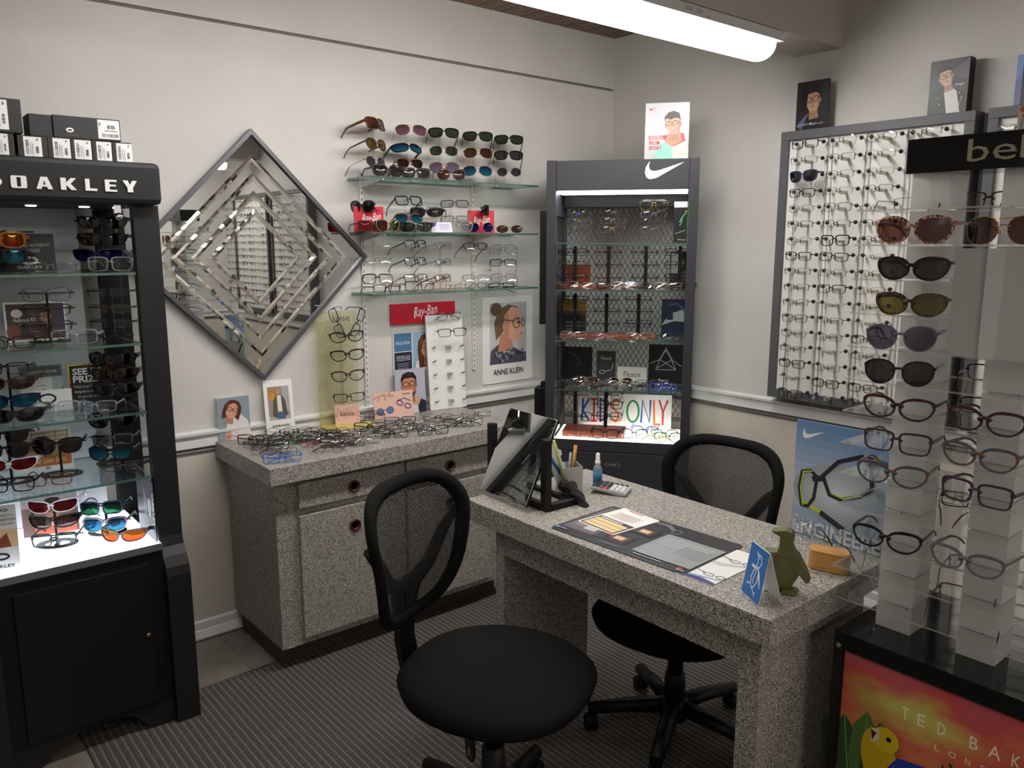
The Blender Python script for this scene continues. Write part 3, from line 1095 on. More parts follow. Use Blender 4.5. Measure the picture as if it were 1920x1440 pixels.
def tower_a():
    o = thing('display_tower', 'tall matt black display tower with OAKLEY header and lit glass shelves', 'display case', (0.3, -2.93, 0))
    yl, yr = -3.245, -2.612
    bx('header', BLACK, o, 0.06, 0.555, yl, yr, 1.736, 1.862, bevel=0.016)
    prof = [(0.06, 0), (0.56, 0), (0.56, 0.53), (0.553, 0.56), (0.532, 0.592), (0.508, 0.618), (0.5, 0.65), (0.5, 1.736), (0.462, 1.736), (0.462, 0.632), (0.06, 0.632)]
    for a, b_ in ((yr - 0.076, yr), (yl, yl + 0.076)):
        MB().prism(prof, a, b_, 'y').build('side_post', BLACK, o, True)
    bx('body', BLACK2, o, 0.06, 0.535, yl + 0.077, yr - 0.077, 0.086, 0.63)
    sk = [(yl + 0.077, 0), (-3.10, 0), (-3.075, 0.03), (-3.045, 0.068), (-3.01, 0.082), (-2.85, 0.082), (-2.815, 0.068), (-2.785, 0.03), (-2.76, 0), (yr - 0.077, 0), (yr - 0.077, 0.0855), (yl + 0.077, 0.0855)]
    MB().prism(sk, 0.515, 0.535, 'x').build('skirt', BLACK, o, True)
    d = bx('door', BLACK2, o, 0.536, 0.549, -3.122, -2.742, 0.105, 0.588, bevel=0.0015)
    MB().lathe([(0.008, 0), (0.008, 0.008), (0.006, 0.01), (0.001, 0.01)], 14).build('door_lock', pbr('brass_lock', (170, 150, 110), 0.25, 1.0), d, loc=(0.549 - 0.3, -2.758 + 2.93, 0.348), rot=(0, pi / 2, 0))
    bx('light_panel', CASEW, o, 0.085, 0.538, yl + 0.08, yr - 0.08, 0.631, OBZ)
    bx('panel_lip', pbr('grey_lip', (96, 96, 100), 0.4), o, 0.5385, 0.546, yl + 0.077, yr - 0.077, 0.625, OBZ + 0.001)
    bx('back_panel', pbr('grey_back_panel', (196, 196, 200), 0.4), o, 0.062, 0.078, yl + 0.01, -2.76, OBZ, 1.735)
    bx('back_post', BLACK2, o, 0.062, 0.10, -2.705, yr, 0.632, 1.735)
    for yy in (-3.08, -2.93, -2.78):
        MB().lathe([(0.014, 1.7325), (0.016, 1.7355)], 18, (0.3 - 0.3, yy + 2.93)).build('spot_light', STRIP, o)
    bx('side_pane', PANEG, o, 0.11, 0.455, yr - 0.032, yr - 0.027, OBZ, 1.735)
    for z in OS_Z:
        b = MB().box(0.10, 0.50, yl + 0.082, yr - 0.082, z - 0.008, z)
        b.m = [0, 0, 1, 1, 1, 1]
        b.build('glass_shelf', [SHELFG, SHELFE], o, True)
    c = bx('glass_clamp', CHROME, o, 0.485, 0.5, -2.742, -2.722, 1.71, 1.736)
    MB().lathe([(0.001, 0), (0.011, 0), (0.012, 0.004), (0.01, 0.008), (0.001, 0.009)], 16).build('clamp_button', CHROME, c, loc=(0.5 - 0.3, -2.73 + 2.93, 1.70), rot=(0, pi / 2, 0))
    # raised letters and ellipse emblem on the header
    LW = pbr('raised_white_letter', (222, 222, 222), 0.4)
    xf = 0.5552
    pix = ((20, 50, 'O'), (67, 98, 'A'), (113, 143, 'K'), (159, 181, 'L'), (196, 218, 'E'), (229, 256, 'Y'))
    for u0, u1, ch in pix:
        ya, yb = on(u0, 345, 'x', xf).y, on(u1, 345, 'x', xf).y
        b = MB()
        for pg in BLOCK[ch]:
            b.prism([(ya + p[0] * (yb - ya), 1.7715 + p[1] * 0.034) for p in pg], xf, xf + 0.005, 'x')
        b.build('letter', LW, o, True)
    ye = on(-22, 340, 'x', xf).y
    b = MB()
    for a0, a1 in ((0, 360),):
        outer, inner = ell(ye, 1.787, 0.032, 0.0165, n=30), ell(ye, 1.787, 0.02, 0.0075, n=30)
        for i in range(30):
            j = (i + 1) % 30
            b.add([(xf, *outer[i]), (xf, *outer[j]), (xf + 0.004, *outer[j]), (xf + 0.004, *outer[i]), (xf + 0.004, *inner[j]), (xf + 0.004, *inner[i])], [(0, 1, 2, 3), (3, 2, 4, 5)])
    b.build('emblem', LW, o, True)
    return o


tower_a()

# ================================================================== sports display cabinet in the corner (turned 38 degrees)
NA = rad(38)
NDV, NNV = Vector((cos(NA), sin(NA), 0)), Vector((sin(NA), -cos(NA), 0))
NF = 0.78                                  # front plane: NNV . P = NF
NS0 = 0.1165
NZ = (1.622, 1.396, 1.150, 0.905)
NBZ = 0.648


def NW(x, y, z):
    """local cabinet coordinates to the room: x across, y into the cabinet, z up"""
    return NDV * (NS0 + x) + NNV * (NF - y) + Vector((0, 0, z))


def npx(u, v, y):
    p = on(u, v, NNV, NF - y)
    return (p.dot(NDV) - NS0, y, p.z)


def tower_b():
    o = thing('corner_display_cabinet', 'tall graphite steel display cabinet with lit white tick emblem standing across the corner', 'display case', NW(0, 0, 0), NA)
    hw, D, H = 0.3555, 0.385, 2.006
    b_ = lambda n, m, *a, **k: bx(n, m, o, *a, world=False, **k)
    for s in (-1, 1):
        x0, x1 = sorted((s * hw, s * (hw - 0.045)))
        b_('front_post', CAB, x0, x1, 0, 0.035, 0, H, bevel=0.002)
        b_('rear_post', CAB, x0, x1, D - 0.035, D, 0, H - 0.1)
        b_('side_rail', CAB, x0 + 0.005, x1 - 0.005, 0.0355, D - 0.0355, 1.75, 1.86)
        b_('side_pane', PANEG, s * (hw - 0.035), s * (hw - 0.03), 0.036, D - 0.036, NBZ, 1.75)
    b_('header', CAB, -hw + 0.0455, hw - 0.0455, 0.004, D, 1.866, H - 0.002, bevel=0.002)
    b_('header_light', STRIP, -hw + 0.05, hw - 0.05, 0.02, 0.19, 1.856, 1.8655)
    b_('inner_header', BLACK2, -hw + 0.046, hw - 0.046, 0.26, D, 1.80, 1.865)
    b_('base_body', CAB, -hw + 0.0455, hw - 0.0455, 0.012, D, 0.02, 0.632)
    b_('base_door', CAB, -hw + 0.05, hw - 0.05, 0.002, 0.0115, 0.04, 0.592, bevel=0.002)
    b_('base_lip', CAB, -hw + 0.0455, hw - 0.0455, 0.001, 0.0115, 0.597, NBZ + 0.002)
    b_('light_panel', CASEW2, -hw + 0.0455, hw - 0.0455, 0.012, D - 0.04, 0.6325, NBZ)
    for z in NZ:
        g = MB().box(-hw + 0.0456, hw - 0.0456, 0.006, D - 0.036, z - 0.007, z)
        g.m = [0, 0, 1, 1, 1, 1]
        g.build('glass_shelf', [SHELFG, SHELFE], o)
    # expanded-metal back: real diamond strands
    x0, x1, z0, z1 = -hw + 0.05, hw - 0.05, NBZ + 0.06, 1.80
    g = MB()
    dx, sl = 0.027, 1.75
    wx = x1 - x0
    wz = z1 - z0
    t = 0.0017
    for sg in (1, -1):
        k = -int(wz / sl / dx) - 2
        while True:
            a = k * dx
            k += 1
            if a > wx:
                break
            pts = []
            p0 = max(0.0, -a * sl) if a < 0 else 0.0
            xs = a + p0 / sl
            p1 = min(wz, (wx - a) * sl)
            if p1 <= p0 + 0.005:
                continue
            xe = a + p1 / sl
            A, B = ((xs, p0), (xe, p1)) if sg > 0 else ((wx - xs, p0), (wx - xe, p1))
            y = D - 0.02 + 0.0015 * sg
            g.add([(x0 + A[0] - t, y, z0 + A[1]), (x0 + A[0] + t, y - 0.001, z0 + A[1]), (x0 + B[0] + t, y - 0.001, z0 + B[1]), (x0 + B[0] - t, y, z0 + B[1])], [(0, 1, 2, 3)])
    w = g.build('wire_mesh', pbr('mesh_steel', (52, 52, 56), 0.5), o)
    w['kind'] = 'stuff'
    b_('mesh_frame', CAB, x0 - 0.004, x1 + 0.004, D - 0.028, D - 0.014, z0 - 0.02, z0 - 0.001)
    # lit tick emblem, number plate, side cases
    p = Print(0.176, 0.0)
    swoosh(p, 0, 0, 1.0, (255, 255, 255), LOGOW)
    q = npx(1209, 336, 0.004)
    p.build(o, 'tick_emblem', loc=(q[0], 0.0038, q[2]))
    q = npx(1148, 872, 0.0)
    pl_ = MB().prism([(-0.046, 0), (-0.036, -0.011), (0.036, -0.011), (0.046, 0), (0.036, 0.011), (-0.036, 0.011)], 0.0, 0.002, 'y').build('number_plate', STEEL, o, loc=(q[0], -0.0002, q[2]))
    p = Print(0.092)
    p.R(0.24, -0.055, 0.76, 0.055, (40, 40, 44))
    p.T('1978', 0.5, -0.035, 0.36, (225, 225, 225), 0.07)
    p.build(pl_)
    b_('side_bracket', BLACK2, -hw - 0.042, -hw - 0.001, 0.06, 0.12, 1.22, 1.775)
    b_('side_box', BLACK2, -hw - 0.06, -hw - 0.001, 0.03, 0.12, 0.70, 0.90, bevel=0.002)
    b_('side_latch', BLACK2, -hw - 0.03, -hw - 0.001, 0.035, 0.09, 0.9005, 0.93)
    return o


tower_b()


# ================================================================== framed eyewear boards on the back wall
BY = -0.085
PINM = pbr('pin_clear', (206, 204, 198), 0.3)
BALL = pbr('pin_ball', (18, 17, 20), 0.3)


def board(x0, x1, z0, z1, label, wall='back'):
    o = thing('eyewear_board', label, 'display board', ((x0 + x1) / 2, 0, z0))
    bw = 0.038
    for a in ((x0, x1, z1 - bw, z1), (x0, x1, z0, z0 + bw)):
        bx('border', CHARC, o, a[0], a[1], BY, -0.002, a[2], a[3], bevel=0.002)
    for a in ((x0, x0 + bw), (x1 - bw, x1)):
        bx('border', CHARC, o, a[0], a[1], BY, -0.002, z0 + bw, z1 - bw, bevel=0.002)
    bx('panel', WHITE, o, x0 + bw, x1 - bw, BY + 0.016, -0.004, z0 + bw, z1 - bw)
    return o


pin = MB().tube([(0, 0, 0), (0, -0.022, 0)], 0.0016, 6)
n0 = len(pin.v)
pin.lathe([(0.001, -0.006), (0.0075, -0.005), (0.0088, 0), (0.0075, 0.005), (0.001, 0.006)], 12, m=1)
pin.xf(Matrix.Translation((0, -0.027, 0)) @ Matrix.Rotation(pi / 2, 4, 'X'), n0)
PIN = pin.mesh('locking_pin', [PINM, BALL])
NPEG = MB().box(-0.005, 0.005, -0.066, 0, -0.010, 0.002).mesh('nose_peg', [thin_glass('peg_plastic', (235, 232, 214), 0.05, 0.1, 0.3, 0.6, (226, 222, 204))])


def child(par, name, me, loc, rot=(0, 0, 0)):
    c = bpy.data.objects.new(name, me)
    COL.objects.link(c)
    c.parent = par
    c.location = loc
    c.rotation_euler = rot
    return c


def board_rods(par, xs, z0, z1):
    rm = pbr('rod_white', (206, 204, 200), 0.35)
    rod = MB().tube([(0, 0, 0), (0, 0, z1 - z0)], 0.0018, 6).mesh('rod', rm)
    for x in xs:
        for sd in (-1, 1):
            child(par, 'rod', rod, (x + sd * 0.074 - par.location.x, -0.0745, z0 - par.location.z))


BOARD_A = board(1.112, 1.925, 0.905, 2.110, 'grey framed white board covered in rows of optical frames on the back wall')
BOARD_B = board(1.968, 2.785, 0.905, 2.110, 'second grey framed white board, mostly hidden behind the acrylic tower')
board(3.68, 4.52, 0.92, 2.11, 'grey framed eyewear board seen only in the diamond mirror, closer of two adjoining')
board(4.58, 5.45, 0.92, 2.11, 'grey framed eyewear board seen only in the diamond mirror, by the far corner')

# ================================================================== black pedestal with the parrot poster
PZ = 0.72
PX0, PX1, PY0, PY1 = 2.345, 2.90, -1.70, -1.30


def sunset():
    """printed sunset sky: soft red, orange and yellow-green clouds"""
    m, t, b = nt('printed_sunset')
    b.inputs['Roughness'].default_value = 0.3
    tc = N(t, 'ShaderNodeTexCoord')
    sx = N(t, 'ShaderNodeSeparateXYZ')
    L(t, tc.outputs['Object'], sx.inputs[0])
    mp = N(t, 'ShaderNodeMapping')
    mp.inputs['Scale'].default_value = (6, 6, 13)
    L(t, tc.outputs['Object'], mp.inputs['Vector'])
    nz = noise(t, mp.outputs['Vector'], 1.0, 5, 0.55)
    g = N(t, 'ShaderNodeMath', operation='MULTIPLY_ADD')
    L(t, sx.outputs[2], g.inputs[0])
    g.inputs[1].default_value = 1.3
    g.inputs[2].default_value = -0.38
    ad = N(t, 'ShaderNodeMath', operation='ADD')
    L(t, g.outputs[0], ad.inputs[0])
    L(t, nz, ad.inputs[1])
    c = ramp(t, ad.outputs[0], [(0.25, (206, 124, 40)), (0.5, (204, 138, 66)), (0.72, (204, 112, 72)), (0.92, (192, 76, 76)), (1.0, (186, 86, 92))])
    # the pale yellow-green glow printed behind the first word
    vd = N(t, 'ShaderNodeVectorMath', operation='SUBTRACT')
    L(t, tc.outputs['Object'], vd.inputs[0])
    vd.inputs[1].default_value = (0.16, 0, 0.565)
    vs = N(t, 'ShaderNodeVectorMath', operation='MULTIPLY')
    L(t, vd.outputs[0], vs.inputs[0])
    vs.inputs[1].default_value = (7.5, 0, 15)
    ln = N(t, 'ShaderNodeVectorMath', operation='LENGTH')
    L(t, vs.outputs[0], ln.inputs[0])
    s2 = N(t, 'ShaderNodeMath', operation='MULTIPLY_ADD')
    L(t, nz, s2.inputs[0])
    s2.inputs[1].default_value = 2.2
    s2.inputs[2].default_value = -1.1
    a2 = N(t, 'ShaderNodeMath', operation='ADD')
    L(t, ln.outputs['Value'], a2.inputs[0])
    L(t, s2.outputs[0], a2.inputs[1])
    f = N(t, 'ShaderNodeMapRange')
    L(t, a2.outputs[0], f.inputs['Value'])
    f.inputs['From Min'].default_value = 1.0
    f.inputs['From Max'].default_value = 0.1
    mx = N(t, 'ShaderNodeMix', data_type='RGBA')
    L(t, f.outputs[0], mx.inputs[0])
    L(t, c, mx.inputs[6])
    mx.inputs[7].default_value = lin((190, 186, 92))
    L(t, mx.outputs[2], b.inputs['Base Color'])
    return m


def pedestal():
    o = thing('pedestal', 'gloss black display pedestal with framed tropical parrot poster on its front', 'pedestal', (2.62, -1.5, 0))
    bx('top', GLOSSB, o, PX0, PX1, PY0, PY1, PZ - 0.02, PZ)
    bx('body', GLOSSB, o, PX0 + 0.002, PX1 - 0.002, PY0 + 0.006, PY1, 0.0, PZ - 0.0202)
    for a in ((PX0, PX0 + 0.026, 0.02, PZ - 0.0205), (PX1 - 0.026, PX1, 0.02, PZ - 0.0205)):
        bx('poster_frame', GLOSSB, o, a[0], a[1], PY0, PY0 + 0.0055, a[2], a[3])
    bx('poster_frame', GLOSSB, o, PX0 + 0.0262, PX1 - 0.0262, PY0, PY0 + 0.0055, PZ - 0.042, PZ - 0.0205)
    MB().lathe([(0.001, 0), (0.006, 0), (0.006, 0.003), (0.001, 0.004)], 12).build('bumper', pbr('rubber_grey', (120, 120, 120), 0.5), o, loc=(PX0 + 0.012 - 2.62, PY0 - 0.0005 + 1.5, PZ - 0.034), rot=(pi / 2, 0, 0))
    # printed parrots under a sunset sky
    w = 0.50
    p = Print(w, 0.0)
    H = 0.655 / w
    bands = [(0.0, (232, 150, 40)), (0.25, (236, 160, 50)), (0.5, (240, 150, 70)), (0.75, (232, 120, 80)), (1.0, (222, 84, 84))]
    nb = 16
    p.R(0, 0, 1, H, (0, 0, 0), sunset())
    rr = random.Random(3)

    def cloud(cx, cy, rx, ry, col, n=9):
        for i in range(n):
            a = 2 * pi * i / n
            p.E(cx + rx * 0.6 * cos(a), cy + ry * 0.5 * sin(a), rx * (0.4 + 0.2 * rr.random()), ry * (0.4 + 0.2 * rr.random()), col, 0.3 * rr.random())
    wc = (244, 226, 206)
    xs = on(1585, 1202, 'y', PY0 + 0.001).x
    for ch, cx in (('T', 0.295), ('E', 0.365), ('D', 0.45), ('B', 0.58), ('A', 0.66), ('K', 0.74), ('E', 0.82), ('R', 0.905)):
        p.T(ch, cx, 1.10, 0.032 if ch != 'A' else 0.046, wc, 0.056)
    for i, ch in enumerate('LONDON'):
        p.T(ch, 0.44 + i * 0.062, 1.02, 0.02 if ch != 'O' else 0.03, wc, 0.028)
    gl, gd, gm = (46, 82, 40), (24, 48, 26), (84, 116, 60)
    for (a, b_, c, d, col) in ((0.02, 0.62, -0.06, 0.98, gd), (0.07, 0.6, 0.02, 1.0, gl), (0.12, 0.6, 0.13, 1.06, gm), (0.16, 0.62, 0.2, 1.04, gl), (0.1, 0.55, 0.21, 0.9, gd), (0.04, 0.5, 0.16, 0.78, gd)):
        v = Vector((c - a, d - b_))
        n_ = Vector((-v.y, v.x)) * 0.16
        p.P([(a, b_), (a + v.x * 0.4 + n_.x, b_ + v.y * 0.4 + n_.y), (a + v.x * 0.8 + n_.x * 0.8, b_ + v.y * 0.8 + n_.y * 0.8), (c, d), (a + v.x * 0.8 - n_.x * 0.8, b_ + v.y * 0.8 - n_.y * 0.8), (a + v.x * 0.4 - n_.x, b_ + v.y * 0.4 - n_.y)], col)
        p.S([(a, b_), (c, d)], 0.006, (130, 150, 90))
    # yellow bird
    p.E(0.2, 0.84, 0.085, 0.16, (214, 176, 28), 0.2)
    p.E(0.22, 0.96, 0.062, 0.06, (226, 196, 36))
    p.P([(0.15, 0.99), (0.19, 1.0), (0.19, 0.94), (0.155, 0.92)], (232, 214, 190))
    p.P([(0.15, 0.985), (0.178, 0.975), (0.16, 0.93)], (70, 44, 30))
    p.E(0.235, 0.968, 0.012, 0.012, (20, 18, 16))
    # big blue-and-white parrot in spectacles
    p.P([(0.12, 0.30), (0.14, 0.56), (0.2, 0.74), (0.3, 0.84), (0.45, 0.84), (0.52, 0.76), (0.52, 0.3)], (226, 232, 226))
    p.P([(0.1, 0.30), (0.13, 0.55), (0.18, 0.7), (0.22, 0.55), (0.2, 0.3)], (96, 170, 120))
    p.P([(0.22, 0.80), (0.28, 0.90), (0.4, 0.92), (0.5, 0.86), (0.545, 0.76), (0.5, 0.72), (0.42, 0.76), (0.32, 0.8), (0.24, 0.77)], (44, 62, 168))
    for i in range(9):
        p.S([(0.25 + i * 0.03, 0.80 + 0.01 * (i % 3)), (0.27 + i * 0.03, 0.86)], 0.005, (86, 108, 210))
    p.E(0.515, 0.79, 0.03, 0.05, (30, 44, 130), 0.3)
    for i in range(6):
        p.S([(0.155 + i * 0.012, 0.62 - i * 0.03), (0.22, 0.58 - i * 0.028), (0.25, 0.54 - i * 0.03)], 0.006, (36, 36, 46))
    p.P([(0.36, 0.66), (0.44, 0.64), (0.46, 0.52), (0.42, 0.42), (0.36, 0.5)], (44, 40, 44))
    for cx, cy in ((0.285, 0.66), (0.465, 0.6)):
        p.E(cx, cy, 0.07, 0.062, (206, 178, 172), -0.2)
        p.E(cx - 0.01, cy + 0.01, 0.026, 0.03, (126, 70, 44))
        p.E(cx - 0.01, cy + 0.01, 0.013, 0.015, (16, 14, 14))
        p.S(ell(cx, cy, 0.083, 0.07, -0.2), 0.013, (34, 30, 34), True)
    p.S([(0.36, 0.66), (0.385, 0.645)], 0.014, (34, 30, 34))
    p.S([(0.2, 0.7), (0.15, 0.77)], 0.014, (34, 30, 34))
    # palm fronds and purple birds
    for i in range(13):
        t = i / 12
        p.S([(0.58 + t * 0.1, 0.66 - t * 0.1), (0.52 + t * 0.13, 0.78 - t * 0.06), (0.47 + t * 0.17, 0.97 - t * 0.16)], 0.008, gd)
    p.S([(0.5, 0.99), (0.6, 0.8), (0.72, 0.6)], 0.012, (30, 56, 30))
    for cx, cy, s_, fl in ((0.78, 0.74, 1.0, 1), (0.93, 0.74, 1.2, -1), (0.06, 0.57, 0.8, 1)):
        p.P([(cx - 0.07 * s_, cy - 0.34), (cx - 0.065 * s_, cy - 0.05), (cx + 0.065 * s_, cy - 0.05), (cx + 0.1 * s_, cy - 0.34)], (92, 88, 130))
        p.E(cx, cy, 0.062 * s_, 0.06 * s_, (112, 106, 150))
        p.E(cx - 0.012 * fl, cy - 0.012, 0.04 * s_, 0.038 * s_, (196, 190, 200))
        p.P([(cx - 0.03, cy + 0.01), (cx + 0.02, cy + 0.015), (cx + 0.01, cy - 0.05 * s_), (cx - 0.01, cy - 0.07 * s_)], (44, 36, 40))
        p.E(cx + 0.03 * fl, cy + 0.02, 0.011, 0.012, (216, 150, 60))
        p.E(cx + 0.03 * fl, cy + 0.02, 0.006, 0.007, (14, 12, 12))
    for i in range(8):
        p.P([(0.55 + i * 0.06, 0.45 + 0.05 * (i % 2)), (0.62 + i * 0.05, 0.6 - 0.02 * (i % 3)), (0.6 + i * 0.055, 0.42), (0.58 + i * 0.06, 0.3)], gd if i % 2 else gl)
    p.P([(0, 0), (1, 0), (1, 0.44), (0.8, 0.4), (0.5, 0.46), (0.2, 0.42), (0, 0.46)], (24, 46, 30))
    q = p.build(o, 'poster_print', loc=(PX0 + 0.0262 - 2.62, PY0 + 0.0055 + 1.5, 0.02))
    return o


pedestal()

# ================================================================== acrylic tower with black header standing on the pedestal
AP = [PZ + 0.066 + 0.0756 * i for i in range(13)]     # plate heights
AX0, AX1, AY0, AY1 = 2.305, 2.745, -1.662, -1.45


def acrylic_tower():
    o = thing('acrylic_tower', 'clear acrylic eyewear tower with white block columns and black header on the gloss black pedestal', 'display stand', (2.52, -1.55, PZ))
    for x0, x1 in ((2.393, 2.473), (2.574, 2.654)):
        z = PZ + 0.0005
        for zp in AP + [1.766]:
            top = zp - 0.0045 if zp < 1.75 else zp
            bx('block', FROST, o, x0, x1, -1.60, -1.512, z, top, bevel=0.0008)
            z = zp
    for i, zp in enumerate(AP):
        b = MB().box(AX0, AX1, AY0, AY1, zp - 0.004, zp - 0.0003)
        b.m = [0, 0, 1, 1, 1, 1]
        b.build('plate', [ACRY, ACRYE], o, True)
    h = bx('header', GLOSSB, o, 2.389, 2.70, -1.625, -1.50, 1.7665, 1.838, bevel=0.001)
    b = MB()
    GLD = pbr('champagne_letter', (196, 186, 160), 0.25, 0.9)
    for ch, u0, u1, hh in (('b', 1815, 1855, 0.044), ('e', 1862, 1906, 0.03), ('b', 1914, 1954, 0.044), ('e', 1961, 2004, 0.03)):
        xa, xb = on(u0, 290, 'y', -1.626).x, on(u1, 290, 'y', -1.626).x
        v, f = text_fit(ch, xb - xa, hh, extrude=0.05)
        zs = [q[2] for q in v]
        b = MB().add([((xa + xb) / 2 + q[0], -1.6255 - 0.004 * (q[2] - min(zs)) / (max(zs) - min(zs)), 1.783 + q[1]) for q in v], f)
        b.build('letter', GLD, h, True)
    m = bx('small_mirror', MIRROR, o, 2.523, 2.668, -1.6665, -1.6625, AP[8], AP[11] - 0.008)
    return o


acrylic_tower()


# ================================================================== eyewear kit
# lens half-width a, half-height b, roundness p, bottom taper, outer lift, centre offset, wrap, rim, depth, rim type, temple height
KIND = {
    'rectangular': (0.0265, 0.0160, 0.40, 0.14, 0.0, 0.035, 1.5, 0.0026, 0.0034, 'full', 0.0045),
    'slim': (0.0265, 0.0148, 0.46, 0.14, 0.0, 0.035, 1.5, 0.0013, 0.0020, 'full', 0.0018),
    'half-rim': (0.0265, 0.0152, 0.42, 0.16, 0.0, 0.035, 1.5, 0.0019, 0.0024, 'half', 0.0028),
    'rimless': (0.0260, 0.0150, 0.60, 0.06, 0.0, 0.034, 1.5, 0.0005, 0.001, 'none', 0.0014),
    'oval': (0.0255, 0.0168, 0.82, 0.0, 0.0, 0.035, 1.5, 0.0015, 0.0022, 'full', 0.002),
    'square': (0.0270, 0.0195, 0.46, 0.14, 0.0, 0.0355, 1.5, 0.0032, 0.004, 'full', 0.006),
    'round': (0.0235, 0.0225, 1.0, 0.0, 0.0, 0.0335, 1.5, 0.0013, 0.0018, 'full', 0.0018),
    'keyhole': (0.0270, 0.0225, 0.92, 0.18, 0.003, 0.0360, 1.5, 0.0030, 0.004, 'full', 0.006),
    'aviator': (0.0290, 0.0250, 0.88, 0.20, 0.0, 0.0375, 2.0, 0.0012, 0.0016, 'dbl', 0.0016),
    'hexagonal': (0.0265, 0.0235, 0.78, 0.05, 0.0, 0.0350, 1.8, 0.0010, 0.0016, 'full', 0.0016),
    'cat-eye': (0.0295, 0.0190, 0.90, 0.10, 0.006, 0.0365, 1.5, 0.0040, 0.004, 'full', 0.006),
    'wayfarer-shaped': (0.0285, 0.0212, 0.68, 0.22, 0.003, 0.0370, 2.0, 0.0034, 0.005, 'full', 0.009),
    'oversized': (0.0315, 0.0240, 0.93, 0.10, 0.004, 0.0390, 2.0, 0.0036, 0.005, 'full', 0.007),
    'wraparound': (0.0330, 0.0178, 0.72, 0.18, 0.005, 0.0390, 5.5, 0.0028, 0.006, 'full', 0.012),
    'browline': (0.0262, 0.0205, 0.80, 0.16, 0.002, 0.0350, 1.6, 0.0020, 0.004, 'brow', 0.006),
    'shield': (0.0320, 0.0230, 0.45, 0.10, 0.002, 0.0360, 2.5, 0.0030, 0.006, 'full', 0.011),
    'goggle': (0.0330, 0.0250, 0.60, 0.10, 0.0, 0.0370, 6.0, 0.0060, 0.014, 'full', 0.016),
}
NSEG = 22


def lens_pts(kind):
    a, b, p, tap, lift = KIND[kind][:5]
    out = []
    for i in range(NSEG):
        t = 2 * pi * i / NSEG
        c, s_ = cos(t), sin(t)
        x = a * (abs(c) ** p) * (1 if c >= 0 else -1)
        z = b * (abs(s_) ** p) * (1 if s_ >= 0 else -1)
        x *= 1 + tap * (z / b) * 0.5
        if x > 0:
            z += lift * (x / a) ** 2
        if kind == 'aviator':
            z -= 0.004 * max(0, x / a) * (z < 0)
        out.append((x, z))
    return out


GM = {}


